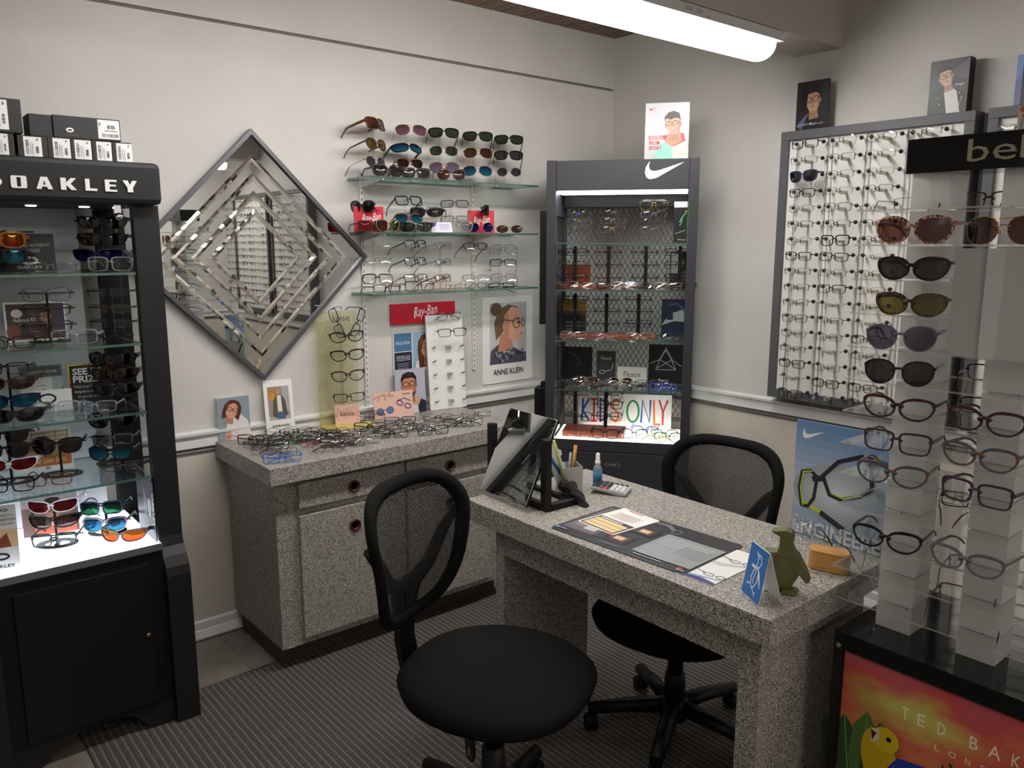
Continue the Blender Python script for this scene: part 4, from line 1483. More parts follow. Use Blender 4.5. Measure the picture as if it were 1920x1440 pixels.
def eye_mesh(kind, part, side=1, fold=False):
    key = (kind, part, side, fold)
    if key in GM:
        return GM[key]
    a, b, p, tap, lift, cx, wrap, t, d, rim, th = KIND[kind]
    pts = lens_pts(kind)

    def wy(x):
        return wrap * x * x
    hx = cx + a + 0.004
    zt = b * 0.45 if kind not in ('aviator', 'round', 'hexagonal') else b * 0.5
    m = MB()
    if part == 'front':
        for sd in (-1, 1):
            if rim == 'none':
                continue
            idx = list(range(NSEG))
            if rim == 'half':
                idx = [i % NSEG for i in range(-2, NSEG // 2 + 3)]
            vs = []
            for i in idx:
                x, z = pts[i]
                r = math.hypot(x, z)
                tt = t
                if rim in ('brow',):
                    tt = t * (2.6 if z > b * 0.1 else 0.45)
                elif t > 0.002:
                    tt = t * (1.0 + 0.55 * max(0, z / b))
                ox, oz = x * (1 + tt / r), z * (1 + tt / r)
                for (q, w) in (((x, z), -d / 2), ((ox, oz), -d / 2), ((ox, oz), d / 2), ((x, z), d / 2)):
                    X = sd * (cx + q[0])
                    vs.append((X, wy(X) + w, q[1]))
            k = len(idx)
            fs = []
            for i in range(k if rim != 'half' else k - 1):
                j = (i + 1) % k
                for q in range(4):
                    w = (q + 1) % 4
                    f = (i * 4 + q, j * 4 + q, j * 4 + w, i * 4 + w)
                    fs.append(f if sd > 0 else f[::-1])
            m.add(vs, fs, 0, False)
        xi = cx - a * (0.97 if p < 0.9 else 0.92)
        bz = b * 0.32
        br = max(t * 0.9, 0.0011)
        m.tube([(-xi - 0.002, wy(xi), bz - 0.003), (-xi * 0.55, wy(xi), bz + 0.002), (xi * 0.55, wy(xi), bz + 0.002), (xi + 0.002, wy(xi), bz - 0.003)], [br * 1.25, br, br, br * 1.25], 6)
        if rim == 'dbl':
            m.tube([(-cx + a * 0.5, wy(cx * 0.5), b * 0.93), (0, wy(xi), b * 0.86), (cx - a * 0.5, wy(cx * 0.5), b * 0.93)], 0.001, 6)
        for sd in (-1, 1):
            x0, x1 = sorted((sd * (cx + a * 0.93), sd * hx))
            h = max(th * 0.55, 0.0012)
            y = wy(hx)
            m.box(x0, x1, y - d * 0.5, y + 0.004, zt - h + lift * 0.7, zt + h + lift * 0.7)
            if t < 0.0021:
                n0 = len(m.v)
                m.lathe([(0.0002, 0), (0.0026, 0.0004), (0.0026, 0.0012), (0.0002, 0.0016)], 8, sy=1.7)
                m.xf(Matrix.Translation((sd * (xi - 0.0015), 0.006 + wy(xi), -b * 0.15)) @ Matrix.Rotation(sd * 1.1, 4, 'Z') @ Matrix.Rotation(pi / 2, 4, 'Y'), n0)
                m.tube([(sd * xi, wy(xi), bz - 0.002), (sd * (xi - 0.001), 0.006 + wy(xi), -b * 0.1)], 0.0005, 4)
    elif part == 'lens':
        n = len(pts)
        sx = side
        vs = [(sx * cx, wy(cx) - 0.0016, 0)]
        for k in (0.55, 1.0):
            for x, z in pts:
                X = sx * (cx + x * k)
                vs.append((X, wy(X) - (0.0012 if k < 1 else 0.0), z * k))
        fs = []
        for i in range(n):
            j = (i + 1) % n
            q = [(0, 1 + i, 1 + j), (1 + i, 1 + n + i, 1 + n + j, 1 + j)]
            fs += q if sx > 0 else [f[::-1] for f in q]
        m.add(vs, fs, 0, True)
    else:
        zt2 = zt + lift * 0.7
        y0 = wy(hx) + 0.003
        if fold == 'short':
            path = [(hx, y0 + q, zt2) for q in (0.0, 0.009, 0.018, 0.026, 0.034, 0.042)]
        elif not fold:
            path = [(hx, y0, zt2), (hx + 0.001, y0 + 0.03, zt2), (hx, y0 + 0.085, zt2 - 0.001), (hx - 0.004, y0 + 0.105, zt2 - 0.006), (hx - 0.007, y0 + 0.125, zt2 - 0.018), (hx - 0.008, y0 + 0.137, zt2 - 0.028)]
        else:
            yy = y0 + (0.006 if side > 0 else 0.012)
            path = [(hx, y0, zt2), (hx - 0.004, yy, zt2 - 0.001), (0.01, yy + 0.003, zt2 - 0.006), (-0.03, yy + 0.006, zt2 - 0.012), (-0.05, yy + 0.008, zt2 - 0.021), (-0.062, yy + 0.008, zt2 - 0.030)]
        wth = max(0.0012, min(0.0034, th * 0.45)) / 2
        hs = [th / 2, th / 2 * 1.0, th / 2 * 0.8, max(th / 2 * 0.7, 0.0016), max(th / 2 * 0.75, 0.0022), max(th / 2 * 0.6, 0.0018)]
        vs, fs = [], []
        for (x, y, z), h in zip(path, hs):
            ax = (0, 1) if fold is True and abs(x) < hx - 0.001 else (1, 0)
            for (u, w) in ((-1, -1), (1, -1), (1, 1), (-1, 1)):
                vs.append((side * (x + ax[0] * u * wth), y + ax[1] * u * wth, z + w * h))
        for i in range(5):
            for q in range(4):
                w = (q + 1) % 4
                f = (i * 4 + q, i * 4 + w, i * 4 + 4 + w, i * 4 + 4 + q)
                fs.append(f)
        fs += [(3, 2, 1, 0), (20, 21, 22, 23)]
        m.add(vs, fs, 0, False)
    GM[key] = m.mesh('eyewear_' + part)
    return GM[key]


FC = {
    'black': pbr('frame_black', (20, 19, 21), 0.25), 'matt black': pbr('frame_matt_black', (30, 29, 31), 0.5),
    'brown': pbr('frame_brown', (64, 40, 30), 0.3), 'tortoise': mottled('frame_tortoise', (44, 26, 18), (122, 82, 46), 120),
    'speckled pink tortoise': mottled('frame_pink_tortoise', (62, 36, 32), (196, 152, 128), 230),
    'dark tortoise': mottled('frame_dark_tortoise', (40, 30, 22), (92, 72, 42), 260),
    'blue brown marbled': mottled('frame_blue_marble', (112, 78, 54), (58, 84, 104), 140),
    'red': pbr('frame_red', (150, 22, 34), 0.25), 'burgundy': pbr('frame_burgundy', (62, 28, 34), 0.3),
    'dark red tortoise': mottled('frame_red_tortoise', (34, 16, 18), (74, 28, 30), 130),
    'gold': pbr('frame_gold', (196, 160, 104), 0.25, 0.9), 'silver': pbr('frame_silver', (140, 138, 138), 0.3, 0.8),
    'gunmetal': pbr('frame_gunmetal', (52, 50, 54), 0.4, 0.3), 'bronze': pbr('frame_bronze', (86, 62, 50), 0.4, 0.4),
    'blue': pbr('frame_blue', (40, 92, 196), 0.3), 'navy': pbr('frame_navy', (34, 42, 78), 0.3),
    'purple': pbr('frame_purple', (70, 44, 92), 0.3), 'plum': pbr('frame_plum', (58, 36, 54), 0.35),
    'grey violet': pbr('frame_grey_violet', (92, 86, 104), 0.4), 'grey': pbr('frame_grey', (98, 96, 100), 0.4),
    'white': pbr('frame_white', (226, 224, 226), 0.3), 'amber': pbr('frame_amber', (190, 146, 90), 0.25),
    'green': pbr('frame_green', (36, 110, 62), 0.3), 'teal': pbr('frame_teal', (46, 104, 116), 0.3),
    'yellow': pbr('frame_yellow', (200, 190, 60), 0.3), 'orange': pbr('frame_orange', (220, 130, 30), 0.25),
    'crystal': thin_glass('frame_crystal', (232, 232, 236), 0.2, 0.08, 0.7, 0.3, (232, 232, 238)),
}
LC = {
    'clear': thin_glass('lens_clear', (244, 245, 245), 0.045, 0.0, 0.45),
    'blue-coated clear': thin_glass('lens_blue_coat', (226, 228, 250), 0.10, 0.0, 0.5),
    'green': thin_glass('lens_green', (58, 72, 56), 0.06, 0.0, 0.4), 'grey': thin_glass('lens_grey', (74, 74, 80), 0.06, 0.0, 0.4),
    'dark grey': thin_glass('lens_dark_grey', (48, 46, 48), 0.06, 0.0, 0.4), 'brown': thin_glass('lens_brown', (92, 56, 40), 0.06, 0.0, 0.4),
    'rose brown': thin_glass('lens_rose_brown', (104, 62, 54), 0.06, 0.0, 0.4),
    'smoke': thin_glass('lens_smoke', (126, 120, 122), 0.06, 0.0, 0.4), 'olive': thin_glass('lens_olive', (116, 100, 44), 0.06, 0.0, 0.4),
    'violet grey': thin_glass('lens_violet', (96, 86, 104), 0.06, 0.0, 0.4), 'dark brown': thin_glass('lens_dark_brown', (60, 36, 30), 0.06, 0.0, 0.4),
    'light green': thin_glass('lens_light_green', (150, 176, 150), 0.06, 0.0, 0.4),
    'blue mirrored': mirror_lens('lens_blue_mirror', (20, 40, 70), (44, 78, 120), (60, 160, 200)),
    'turquoise mirrored': mirror_lens('lens_turq_mirror', (20, 50, 70), (40, 84, 100), (70, 160, 190)),
    'pink mirrored': mirror_lens('lens_pink_mirror', (90, 66, 60), (128, 100, 84), (200, 130, 190)),
    'violet mirrored': mirror_lens('lens_violet_mirror', (90, 84, 110), (150, 130, 170), (186, 168, 206)),
    'red mirrored': mirror_lens('lens_red_mirror', (90, 20, 20), (190, 60, 30), (230, 40, 30)),
    'ruby': mirror_lens('lens_ruby', (110, 30, 36), (110, 40, 52), (150, 44, 44)),
    'orange mirrored': mirror_lens('lens_orange_mirror', (120, 60, 10), (150, 110, 30), (200, 60, 26)),
    'violet-blue mirrored': mirror_lens('lens_vblue_mirror', (16, 12, 40), (26, 22, 50), (60, 54, 140)),
    'emerald mirrored': mirror_lens('lens_emerald_mirror', (20, 50, 40), (36, 44, 54), (50, 150, 100)),
}
NCOUNT = {}


def eye(kind, fc, lc, loc, th, label, group, tilt=0.0, roll=0.0, fold=False, scale=1.0, tc=None, parts=True):
    """loc = middle of the bridge line; th = way it faces (0 towards -Y, 90 towards +X)"""
    sun = lc not in ('clear', 'blue-coated clear')
    o = thing('sunglasses' if sun else 'eyeglasses', label, 'sunglasses' if sun else 'glasses', loc, (-rad(tilt), rad(roll), rad(th)), group)
    o.scale = (scale, scale, scale)

    def put(name, me, mat):
        if not me.materials:
            me.materials.append(None)
        c = bpy.data.objects.new(name, me)
        COL.objects.link(c)
        c.parent = o
        c.material_slots[0].link = 'OBJECT'
        c.material_slots[0].material = mat
        return c
    put('frame_front', eye_mesh(kind, 'front'), FC[fc])
    for sd in (-1, 1):
        put('lens', eye_mesh(kind, 'lens', sd), LC[lc])
        put('temple', eye_mesh(kind, 'temple', sd, fold), FC[tc or fc])
    return o


def half_h(kind):
    return KIND[kind][1] + KIND[kind][7] * 1.2


def desc(kind, fc, lc):
    sun = lc not in ('clear', 'blue-coated clear')
    if sun:
        return '%s %s sunglasses with %s lenses' % (fc, kind, lc)
    return '%s %s %s' % (fc, kind, 'eyeglasses')


ORD = ['first', 'second', 'third', 'fourth', 'fifth', 'sixth', 'seventh', 'eighth', 'ninth', 'tenth', 'eleventh', 'twelfth', 'thirteenth', 'fourteenth', 'fifteenth', 'sixteenth', 'seventeenth', 'eighteenth', 'nineteenth', 'twentieth']
TIER = ['top', 'middle', 'bottom']

# ------------------------------------------------------------------ glass wall shelves
WS = []     # (shelf, x plane or None, px, py, kind, frame, lens, facing, where)


def c6(x, y):
    return 620 + x / 4, 200 + y / 4


def acr_stand(name, label, base, h, arms, mat=None, w=0.012, group='clear acrylic frame stands on the glass shelves'):
    o = thing(name, label, 'stand', base, 0, group)
    m = mat or ACRY
    MB().box(-0.03, 0.03, -0.025, 0.025, 0.0003, 0.004).build('foot', m, o)
    MB().box(-w / 2, w / 2, -0.004, 0.004, 0.0045, h).build('post', m, o)
    for z in arms:
        MB().box(-0.011, 0.011, -0.016, -0.0045, z - 0.006, z + 0.003).build('nose_peg', m, o)
    return o


def wall_column(shelf, sname, k, cx, x, rows, hname):
    z = SH[shelf]
    pts = []
    for i, (px, py, kind, fc, lc, th) in enumerate(rows):
        u, v = c6(px, py)
        P = on(u, v, 'x', x)
        pts.append(P)
        t = rad(th)
        tier = 'top' if i == 0 else ('middle' if (i == 1 and len(rows) > 2) else 'bottom')
        eye(kind, fc, lc, P, th, '%s, %s of %s stand, %s wall shelf' % (desc(kind, fc, lc), tier, ORD[k], hname), 'eyewear on the %s glass wall shelf' % hname, tilt=26 if th < 90 else 16)
    y = sum(p.y for p in pts) / len(pts)
    o = acr_stand('frame_stand', 'clear acrylic frame stand, %s from the mirror, %s glass wall shelf' % (ORD[k], hname), (x - 0.035, y, z), max(p.z for p in pts) - z + 0.006, [p.z - z for p in pts])
    o.rotation_euler = (0, 0, rad(sum(r[5] for r in rows) / len(rows)))


TOPS = [
    (340, [(352, 130, 'shield', 'tortoise', 'brown', 118), (350, 285, 'keyhole', 'brown', 'olive', 112), (345, 415, 'round', 'bronze', 'violet grey', 108)]),
    (597, [(605, 172, 'aviator', 'gold', 'pink mirrored', 66), (590, 305, 'wraparound', 'black', 'blue mirrored', 84), (598, 425, 'browline', 'tortoise', 'dark brown', 84)]),
    (845, [(850, 195, 'wayfarer-shaped', 'black', 'green', 64), (848, 330, 'hexagonal', 'gold', 'green', 58), (850, 455, 'keyhole', 'gold', 'violet mirrored', 52)]),
    (1105, [(1105, 222, 'wayfarer-shaped', 'black', 'green', 57), (1108, 345, 'aviator', 'gold', 'brown', 62), (1102, 480, 'aviator', 'gold', 'blue mirrored', 58)]),
    (1340, [(1338, 247, 'wayfarer-shaped', 'black', 'green', 56), (1335, 365, 'wayfarer-shaped', 'black', 'grey', 54), (1338, 490, 'round', 'silver', 'grey', 54)]),
]
for k, (cx, rows) in enumerate(TOPS):
    wall_column('top', 'top', k, cx, 0.115, rows, 'highest')
BOTS = [
    (340, [(350, 1022, 'oval', 'crystal', 'clear', 60), (350, 1148, 'rimless', 'bronze', 'clear', 62), (352, 1290, 'square', 'black', 'clear', 62)]),
    (640, [(642, 1030, 'rectangular', 'black', 'clear', 100), (642, 1160, 'rectangular', 'matt black', 'clear', 100), (645, 1285, 'rectangular', 'dark tortoise', 'clear', 92)]),
    (850, [(855, 1038, 'slim', 'grey', 'clear', 112), (852, 1165, 'slim', 'black', 'clear', 112), (850, 1287, 'rectangular', 'brown', 'clear', 112)]),
    (1085, [(1092, 1047, 'rectangular', 'dark red tortoise', 'clear', 82), (1092, 1285, 'rectangular', 'crystal', 'clear', 60)]),
    (1285, [(1295, 1070, 'aviator', 'gunmetal', 'clear', 50), (1292, 1170, 'rectangular', 'black', 'clear', 50), (1300, 1282, 'square', 'crystal', 'clear', 50)]),
]
for k, (cx, rows) in enumerate(BOTS):
    wall_column('bottom', 'bottom', k, cx, 0.115, rows, 'lowest')
MIDS = [
    (590, [(590, 705, 'square', 'black', 'clear', 84), (590, 838, 'browline', 'bronze', 'blue mirrored', 74)]),
    (930, [(930, 728, 'rectangular', 'gunmetal', 'clear', 52), (932, 845, 'rectangular', 'silver', 'clear', 54)]),
]
for k, (cx, rows) in enumerate(MIDS):
    wall_column('middle', 'middle', k, cx, 0.12, rows, 'middle')
REST = [
    ('top', 0.165, 432, 488, 'wayfarer-shaped', 'black', 'dark grey', 82, 'at mirror end of'), ('top', 0.165, 640, 500, 'square', 'matt black', 'grey', 78, 'second along front of'), ('top', 0.165, 905, 522, 'keyhole', 'brown', 'brown', 66, 'third along front of'),
    ('middle', 0.175, 318, 895, 'square', 'black', 'ruby', 80, 'before first red card,'), ('middle', 0.175, 435, 895, 'keyhole', 'gold', 'green', 100, 'beside first red card,'), ('middle', 0.175, 640, 905, 'wraparound', 'black', 'green', 62, 'along front of'),
    ('middle', 0.17, 960, 908, 'keyhole', 'crystal', 'clear', 60, 'behind tilted leaflet,'), ('middle', 0.175, 1128, 912, 'round', 'silver', 'violet-blue mirrored', 56, 'before second red card,'), ('middle', 0.165, 1342, 917, 'oval', 'tortoise', 'brown', 52, 'at corner end of'),
    ('bottom', 0.17, 425, 1365, 'rectangular', 'burgundy', 'clear', 86, 'at mirror end of'), ('bottom', 0.17, 668, 1357, 'square', 'dark tortoise', 'clear', 70, 'second along front of'), ('bottom', 0.17, 880, 1355, 'rectangular', 'amber', 'clear', 66, 'third along front of'), ('bottom', 0.17, 1095, 1358, 'slim', 'black', 'clear', 90, 'fourth along front of'),
]
for sh, x, px, py, kind, fc, lc, th, wh in REST:
    u, v = c6(px, py)
    P = on(u, v, 'x', x)
    P.z = SH[sh] + half_h(kind) + 0.001
    nm = {'top': 'highest', 'middle': 'middle', 'bottom': 'lowest'}[sh]
    eye(kind, fc, lc, P, th, '%s %s %s wall shelf' % (desc(kind, fc, lc), wh, nm), 'eyewear on the %s glass wall shelf' % nm)
P = on(*c6(1280, 1357), 'x', 0.17)
P.z = SH['bottom'] + 0.016
eye('rectangular', 'black', 'clear', P, 50, 'black rectangular eyeglasses lying folded at the corner end of the lowest wall shelf', 'eyewear on the lowest glass wall shelf', tilt=60, fold=True)
# red brand cards with sunglasses hooked over their tops, clear riser, leaflet
RED = pbr('brand_red', (198, 22, 48), 0.3)
for k, (px, w, sx) in enumerate(((290, 0.165, -0.03), (1133, 0.165, 0.03))):
    u, v = c6(px, 935)
    P = on(u, v, 'x', 0.14 if k == 0 else 0.125)
    th = 64
    c, p = card('brand_card', 'red Ray-Ban display card with sunglasses hooked over it, %s on the middle wall shelf' % ('first' if k == 0 else 'second'), 'sign', (P.x, P.y, SH['middle'] + 0.0005), th, 0.125, 0.106, 0.028, RED, 4, 'red cards on the middle wall shelf')
    p.T('Ray-Ban', 0.58 if k == 0 else 0.5, 0.36, 0.62, (240, 236, 236), 0.27, rot=0.1, shear=0.25, offset=0.004)
    p.build(c)
    hk = Matrix.Rotation(rad(th), 4, 'Z')
    q = hk @ Vector((sx, -0.008, 0.104))
    eye('wayfarer-shaped' if k else 'keyhole', 'matt black', 'dark grey', Vector((P.x, P.y, SH['middle'])) + q, th + (70 if k else -45), 'black sunglasses hooked over the %s red card on the middle wall shelf' % ('first' if k == 0 else 'second'), 'eyewear on the middle glass wall shelf', tilt=0, roll=0, fold=True)
P = on(*c6(718, 930), 'x', 0.12)
o = thing('riser', 'clear acrylic riser block with eyewear on the middle wall shelf', 'stand', (P.x, P.y, SH['middle']), rad(48))
MB().box(-0.045, 0.045, -0.03, 0.03, 0.0004, 0.062).build('block', ACRY, o)
MB().box(-0.055, 0.055, -0.035, 0.035, 0.0625, 0.066).build('top_plate', ACRYE, o)
P2 = on(*c6(716, 768), 'x', 0.145)
P2.z = SH['middle'] + 0.066 + half_h('wraparound')
eye('wraparound', 'black', 'dark grey', P2, 48, 'black wraparound sunglasses on the clear riser on the middle wall shelf', 'eyewear on the middle glass wall shelf')
P3 = on(*c6(705, 722), 'x', 0.09)
P3.z = SH['middle'] + 0.066 + 0.030
eye('rectangular', 'purple', 'clear', P3, 50, 'purple rectangular eyeglasses at the rear of the clear riser on the middle wall shelf', 'eyewear on the middle glass wall shelf')
P = on(*c6(838, 936), 'x', 0.175)
c, p = card('leaflet', 'small white and violet leaflet leaning among the sunglasses on the middle wall shelf', 'leaflet', (P.x, P.y, SH['middle'] + 0.001), 66, 0.095, 0.058, 0.001, PAPER, 38)
p.R(0.03, 0.02, 0.97, 0.59, (226, 222, 240))
p.P([(0.03, 0.59), (0.03, 0.3), (0.2, 0.36), (0.3, 0.59)], (90, 84, 160))
p.lines(0.4, 0.9, 0.44, 4, 0.09, (150, 146, 170), 0.03)
p.build(c)

# ------------------------------------------------------------------ wall-hung rows on the white board
RB = random.Random(21)
board_rods(BOARD_A, [1.262 + c * 0.168 for c in range(4)], 0.945, 2.07)
rows_b = []
BK = ['rectangular', 'slim', 'half-rim', 'slim', 'rectangular', 'half-rim', 'oval', 'rimless', 'slim', 'half-rim']
BC = ['black', 'gunmetal', 'bronze', 'brown', 'gunmetal', 'silver', 'matt black', 'bronze', 'black', 'dark tortoise']
SPECIAL = {(0, 0): ('rectangular', 'matt black', 'clear'), (0, 1): ('hexagonal', 'bronze', 'clear'), (0, 2): ('oval', 'gunmetal', 'clear'), (0, 3): ('half-rim', 'gunmetal', 'clear'),
           (2, 0): ('wayfarer-shaped', 'navy', 'dark grey'), (3, 0): ('rectangular', 'black', 'clear'), (6, 1): ('square', 'black', 'clear'), (7, 0): ('rectangular', 'black', 'clear'), (7, 1): ('rectangular', 'black', 'clear'),
           (10, 0): ('half-rim', 'brown', 'clear'), (6, 0): ('oval', 'silver', 'clear'), (4, 0): ('oval', 'silver', 'clear')}
for r in range(17):
    for c in range(4):
        if c == 3 and r > 0:
            continue
        x = 1.262 + c * 0.168
        z = 2.042 - r * 0.0686
        k = (r * 3 + c * 7 + RB.randint(0, 2)) % 10
        kind, fc, lc = SPECIAL.get((r, c), (BK[k], BC[(k + r + c) % 10], 'clear'))
        yy = -0.142
        th = -6 + RB.random() * 6
        eye(kind, fc, lc, (x, yy, z + (RB.random() - 0.5) * 0.004), th, '%s, %s row, %s column of framed white board' % (desc(kind, fc, lc), ORD[r], ORD[c]), 'frames on the white wall board', tilt=-4, roll=RB.uniform(-1.5, 1.5), fold='short')
        hx = KIND[kind][5] + KIND[kind][0]
        for sd in (-1, 1):
            child(BOARD_A, 'locking_pin', PIN, (x + sd * (hx + 0.002) - BOARD_A.location.x, -0.069, z + 0.008 - BOARD_A.location.z))
        child(BOARD_A, 'nose_peg', NPEG, (x - BOARD_A.location.x, -0.069, z - BOARD_A.location.z))
for c in range(2):
    eye('rectangular', 'black', 'clear', (2.09 + c * 0.19, -0.142, 2.02), 0, 'black rectangular eyeglasses, %s in the top row of the second white board' % ORD[c], 'frames on the second white board', fold='short')
    for sd in (-1, 1):
        child(BOARD_B, 'locking_pin', PIN, (2.09 + c * 0.19 + sd * 0.072 - BOARD_B.location.x, -0.069, 2.024 - BOARD_B.location.z))

# far boards, met only as reflections in the diamond mirror: everything past the three hundred nearest in one piece
m = MB()
for bx0 in (3.80, 4.70):
    for r in range(16):
        for c in range(4):
            kind = BK[(r * 3 + c) % 7]
            for part, sd in (('front', 1), ('temple', 1), ('temple', -1)):
                me = eye_mesh(kind, part, sd)
                m.add([(v.co.x + bx0 + c * 0.195, v.co.y - 0.215, v.co.z + 2.03 - r * 0.068) for v in me.vertices], [tuple(p.vertices) for p in me.polygons])
tag(m.build('eyeglasses', FC['brown']), 'rows of optical frames on the far boards seen only in the diamond mirror', 'glasses', 'frames on the far boards', 'stuff')

# ------------------------------------------------------------------ acrylic tower
AT = [
    # plate index, column x offset, kind, frame, lens, facing, scale, left px, right px
    (11, 2.432, 'oversized', 'speckled pink tortoise', 'rose brown', 4), (10, 2.439, 'cat-eye', 'black', 'dark grey', 2), (9, 2.441, 'cat-eye', 'dark tortoise', 'olive', 2),
    (8, 2.428, 'keyhole', 'grey violet', 'violet grey', 14), (7, 2.430, 'keyhole', 'black', 'dark grey', 14), (6, 2.434, 'cat-eye', 'dark red tortoise', 'clear', 8), (5, 2.438, 'square', 'plum', 'clear', 8),
    (4, 2.432, 'cat-eye', 'blue brown marbled', 'clear', 10), (2, 2.432, 'cat-eye', 'black', 'clear', 8),
    (11, 2.606, 'aviator', 'gold', 'rose brown', -4), (6, 2.610, 'cat-eye', 'burgundy', 'clear', -4), (5, 2.604, 'cat-eye', 'blue brown marbled', 'clear', -4), (4, 2.606, 'square', 'plum', 'clear', -4), (2, 2.600, 'cat-eye', 'grey', 'clear', -2),
]
for i, x, kind, fc, lc, th in AT:
    col = 'first' if x < 2.52 else 'second'
    z = AP[i] + half_h(kind) * (1.02 if kind != 'cat-eye' else 1.0)
    eye(kind, fc, lc, (x, -1.672 if i != 11 else -1.668, z), th, '%s, %s plate down, %s acrylic column' % (desc(kind, fc, lc), ORD[12 - i], col), 'eyewear on the acrylic tower', roll=0, scale=1.06)
# frames facing the room behind the tower: their temple tips reach out towards us
AB = [(12, 2.36, 'slim', 'bronze', 186), (12, 2.50, 'rectangular', 'brown', 186), (7, 2.56, 'rectangular', 'black', 190), (3, 2.53, 'rectangular', 'black', 200), (3, 2.50, 'slim', 'burgundy', 176), (1, 2.39, 'slim', 'burgundy', 190), (1, 2.56, 'rectangular', 'plum', 190), (0, 2.39, 'slim', 'dark red tortoise', 186), (0, 2.545, 'rectangular', 'burgundy', 188), (1, 2.69, 'rectangular', 'navy', 185), (0, 2.70, 'rectangular', 'black', 186), (6, 2.55, 'rectangular', 'black', 200)]
for i, x, kind, fc, th in AB:
    z = AP[i] + half_h(kind) + 0.0
    nth = [a[0] for a in AB].count(i)
    idx = [a for a in AB if a[0] == i].index((i, x, kind, fc, th))
    eye(kind, fc, 'clear', (x, -1.462, z), th, '%s turned to the wall, %s plate down, acrylic tower%s' % (desc(kind, fc, 'clear'), ORD[12 - i], ['', ', beyond the first', ', at its far end'][idx] if nth > 1 else ''), 'eyewear on the acrylic tower')


# ================================================================== helpers for cards placed from their foot line
def cardpx(name, label, cat, uL, vL, uR, vT, z, th, plane=None, t=0.003, face_mat=None, tilt=0.0, group=None, edge=None, wmul=1.0):
    """foot's near corner at pixel (uL,vL) on the surface z (or on a given plane), far corner under uR, top edge at vT"""
    A = on(uL, vL, *(plane or ('z', z)))
    A.z = z
    a = rad(th)
    X, n = Vector((cos(a), sin(a), 0)), Vector((sin(a), -cos(a), 0))
    D = n.dot(A)
    w = (on(uR, vL, n, D) - A).dot(X) * wmul
    h = on((uL + uR) / 2, vT, n, D).z - z
    c = A + X * w / 2
    o, p = card(name, label, cat, c, th, w, h / max(0.3, cos(rad(tilt))), t, face_mat, tilt, group, edge)
    p.H = h / w
    return o, p


# ================================================================== inside the tall brand tower
TG = 'eyewear in the tall black tower'
DISC = pbr('stand_black', (22, 21, 23), 0.3)


def disc_stand(label, x, y, z, heights, group='black disc frame stands in the tall tower', th=72):
    o = thing('frame_stand', label, 'stand', (x, y, z), rad(th), group)
    b = MB()
    vs, fs = [], []
    n = 28
    for r, zz in ((1.0, 0.0003), (1.0, 0.004), (0.62, 0.0045), (0.62, 0.0003)):
        for q in range(n):
            t = 2 * pi * q / n
            vs.append((0.062 * r * cos(t), 0.046 * r * sin(t) + 0.01, zz))
    for i in range(4):
        for q in range(n):
            w = (q + 1) % n
            j = (i + 1) % 4
            fs.append((i * n + q, i * n + w, j * n + w, j * n + q))
    b.add(vs, fs)
    b.box(-0.006, 0.006, -0.03, 0.05, 0.0005, 0.0042)
    b.build('foot_ring', DISC, o)
    MB().box(-0.0035, 0.0035, 0.006, 0.012, 0.0043, max(heights) + 0.01).build('pole', DISC, o)
    for h in heights:
        MB().tube([(-0.078, 0.012, h + 0.004), (0.078, 0.012, h + 0.004)], 0.0024, 6).build('cross_arm', DISC, o)
    return o


def tower_stand(z, floorname, nth, x, rows, th=72):
    pts = []
    for i, (u, v, kind, fc, lc) in enumerate(rows):
        P = on(u, v, 'x', x)
        pts.append(P)
        tier = ['top', 'middle', 'bottom'][i] if len(rows) == 3 else ['top', 'bottom'][i]
        eye(kind, fc, lc, P, th, '%s, %s of %s stand, %s' % (desc(kind, fc, lc), tier, nth, floorname), TG)
    y = sum(p.y for p in pts) / len(pts)
    off = 0.026
    disc_stand('black disc frame stand, the %s one on the %s' % (nth, floorname), x - off * sin(rad(th)), y + off * cos(rad(th)), z, [p.z - z for p in pts], th=th)


FL = {1.530: 'highest tower shelf', 1.307: 'second tower shelf', 1.084: 'third tower shelf', 0.868: 'lowest tower shelf', OBZ: 'tower light panel'}
tower_stand(1.530, FL[1.530], 'wall-side', 0.30, [(189, 417, 'wraparound', 'black', 'dark grey'), (189, 449, 'wraparound', 'black', 'dark grey'), (181, 479, 'wraparound', 'navy', 'violet-blue mirrored')], 66)
tower_stand(1.307, FL[1.307], 'middle', 0.31, [(86, 553, 'square', 'grey', 'clear'), (88, 582, 'rectangular', 'matt black', 'clear'), (91, 613, 'rectangular', 'gunmetal', 'clear')], 76)
tower_stand(1.307, FL[1.307], 'wall-side', 0.27, [(201, 549, 'half-rim', 'gunmetal', 'clear'), (204, 580, 'half-rim', 'bronze', 'clear'), (207, 607, 'half-rim', 'black', 'clear')], 60)
tower_stand(1.084, FL[1.084], 'outer', 0.32, [(8, 692, 'rectangular', 'black', 'clear'), (12, 720, 'wraparound', 'bronze', 'brown'), (18, 753, 'wraparound', 'black', 'blue mirrored')], 70)
tower_stand(1.084, FL[1.084], 'wall-side', 0.29, [(208, 675, 'wraparound', 'black', 'dark grey'), (212, 703, 'wraparound', 'burgundy', 'dark brown'), (215, 731, 'wraparound', 'matt black', 'dark grey')], 62)
tower_stand(0.868, FL[0.868], 'outer', 0.32, [(5, 818, 'wayfarer-shaped', 'black', 'dark grey'), (8, 846, 'wayfarer-shaped', 'matt black', 'dark grey'), (16, 873, 'wraparound', 'white', 'ruby')], 66)
tower_stand(0.868, FL[0.868], 'wall-side', 0.29, [(205, 792, 'wraparound', 'black', 'dark grey'), (210, 824, 'rectangular', 'grey', 'smoke'), (207, 850, 'wayfarer-shaped', 'black', 'turquoise mirrored')], 62)
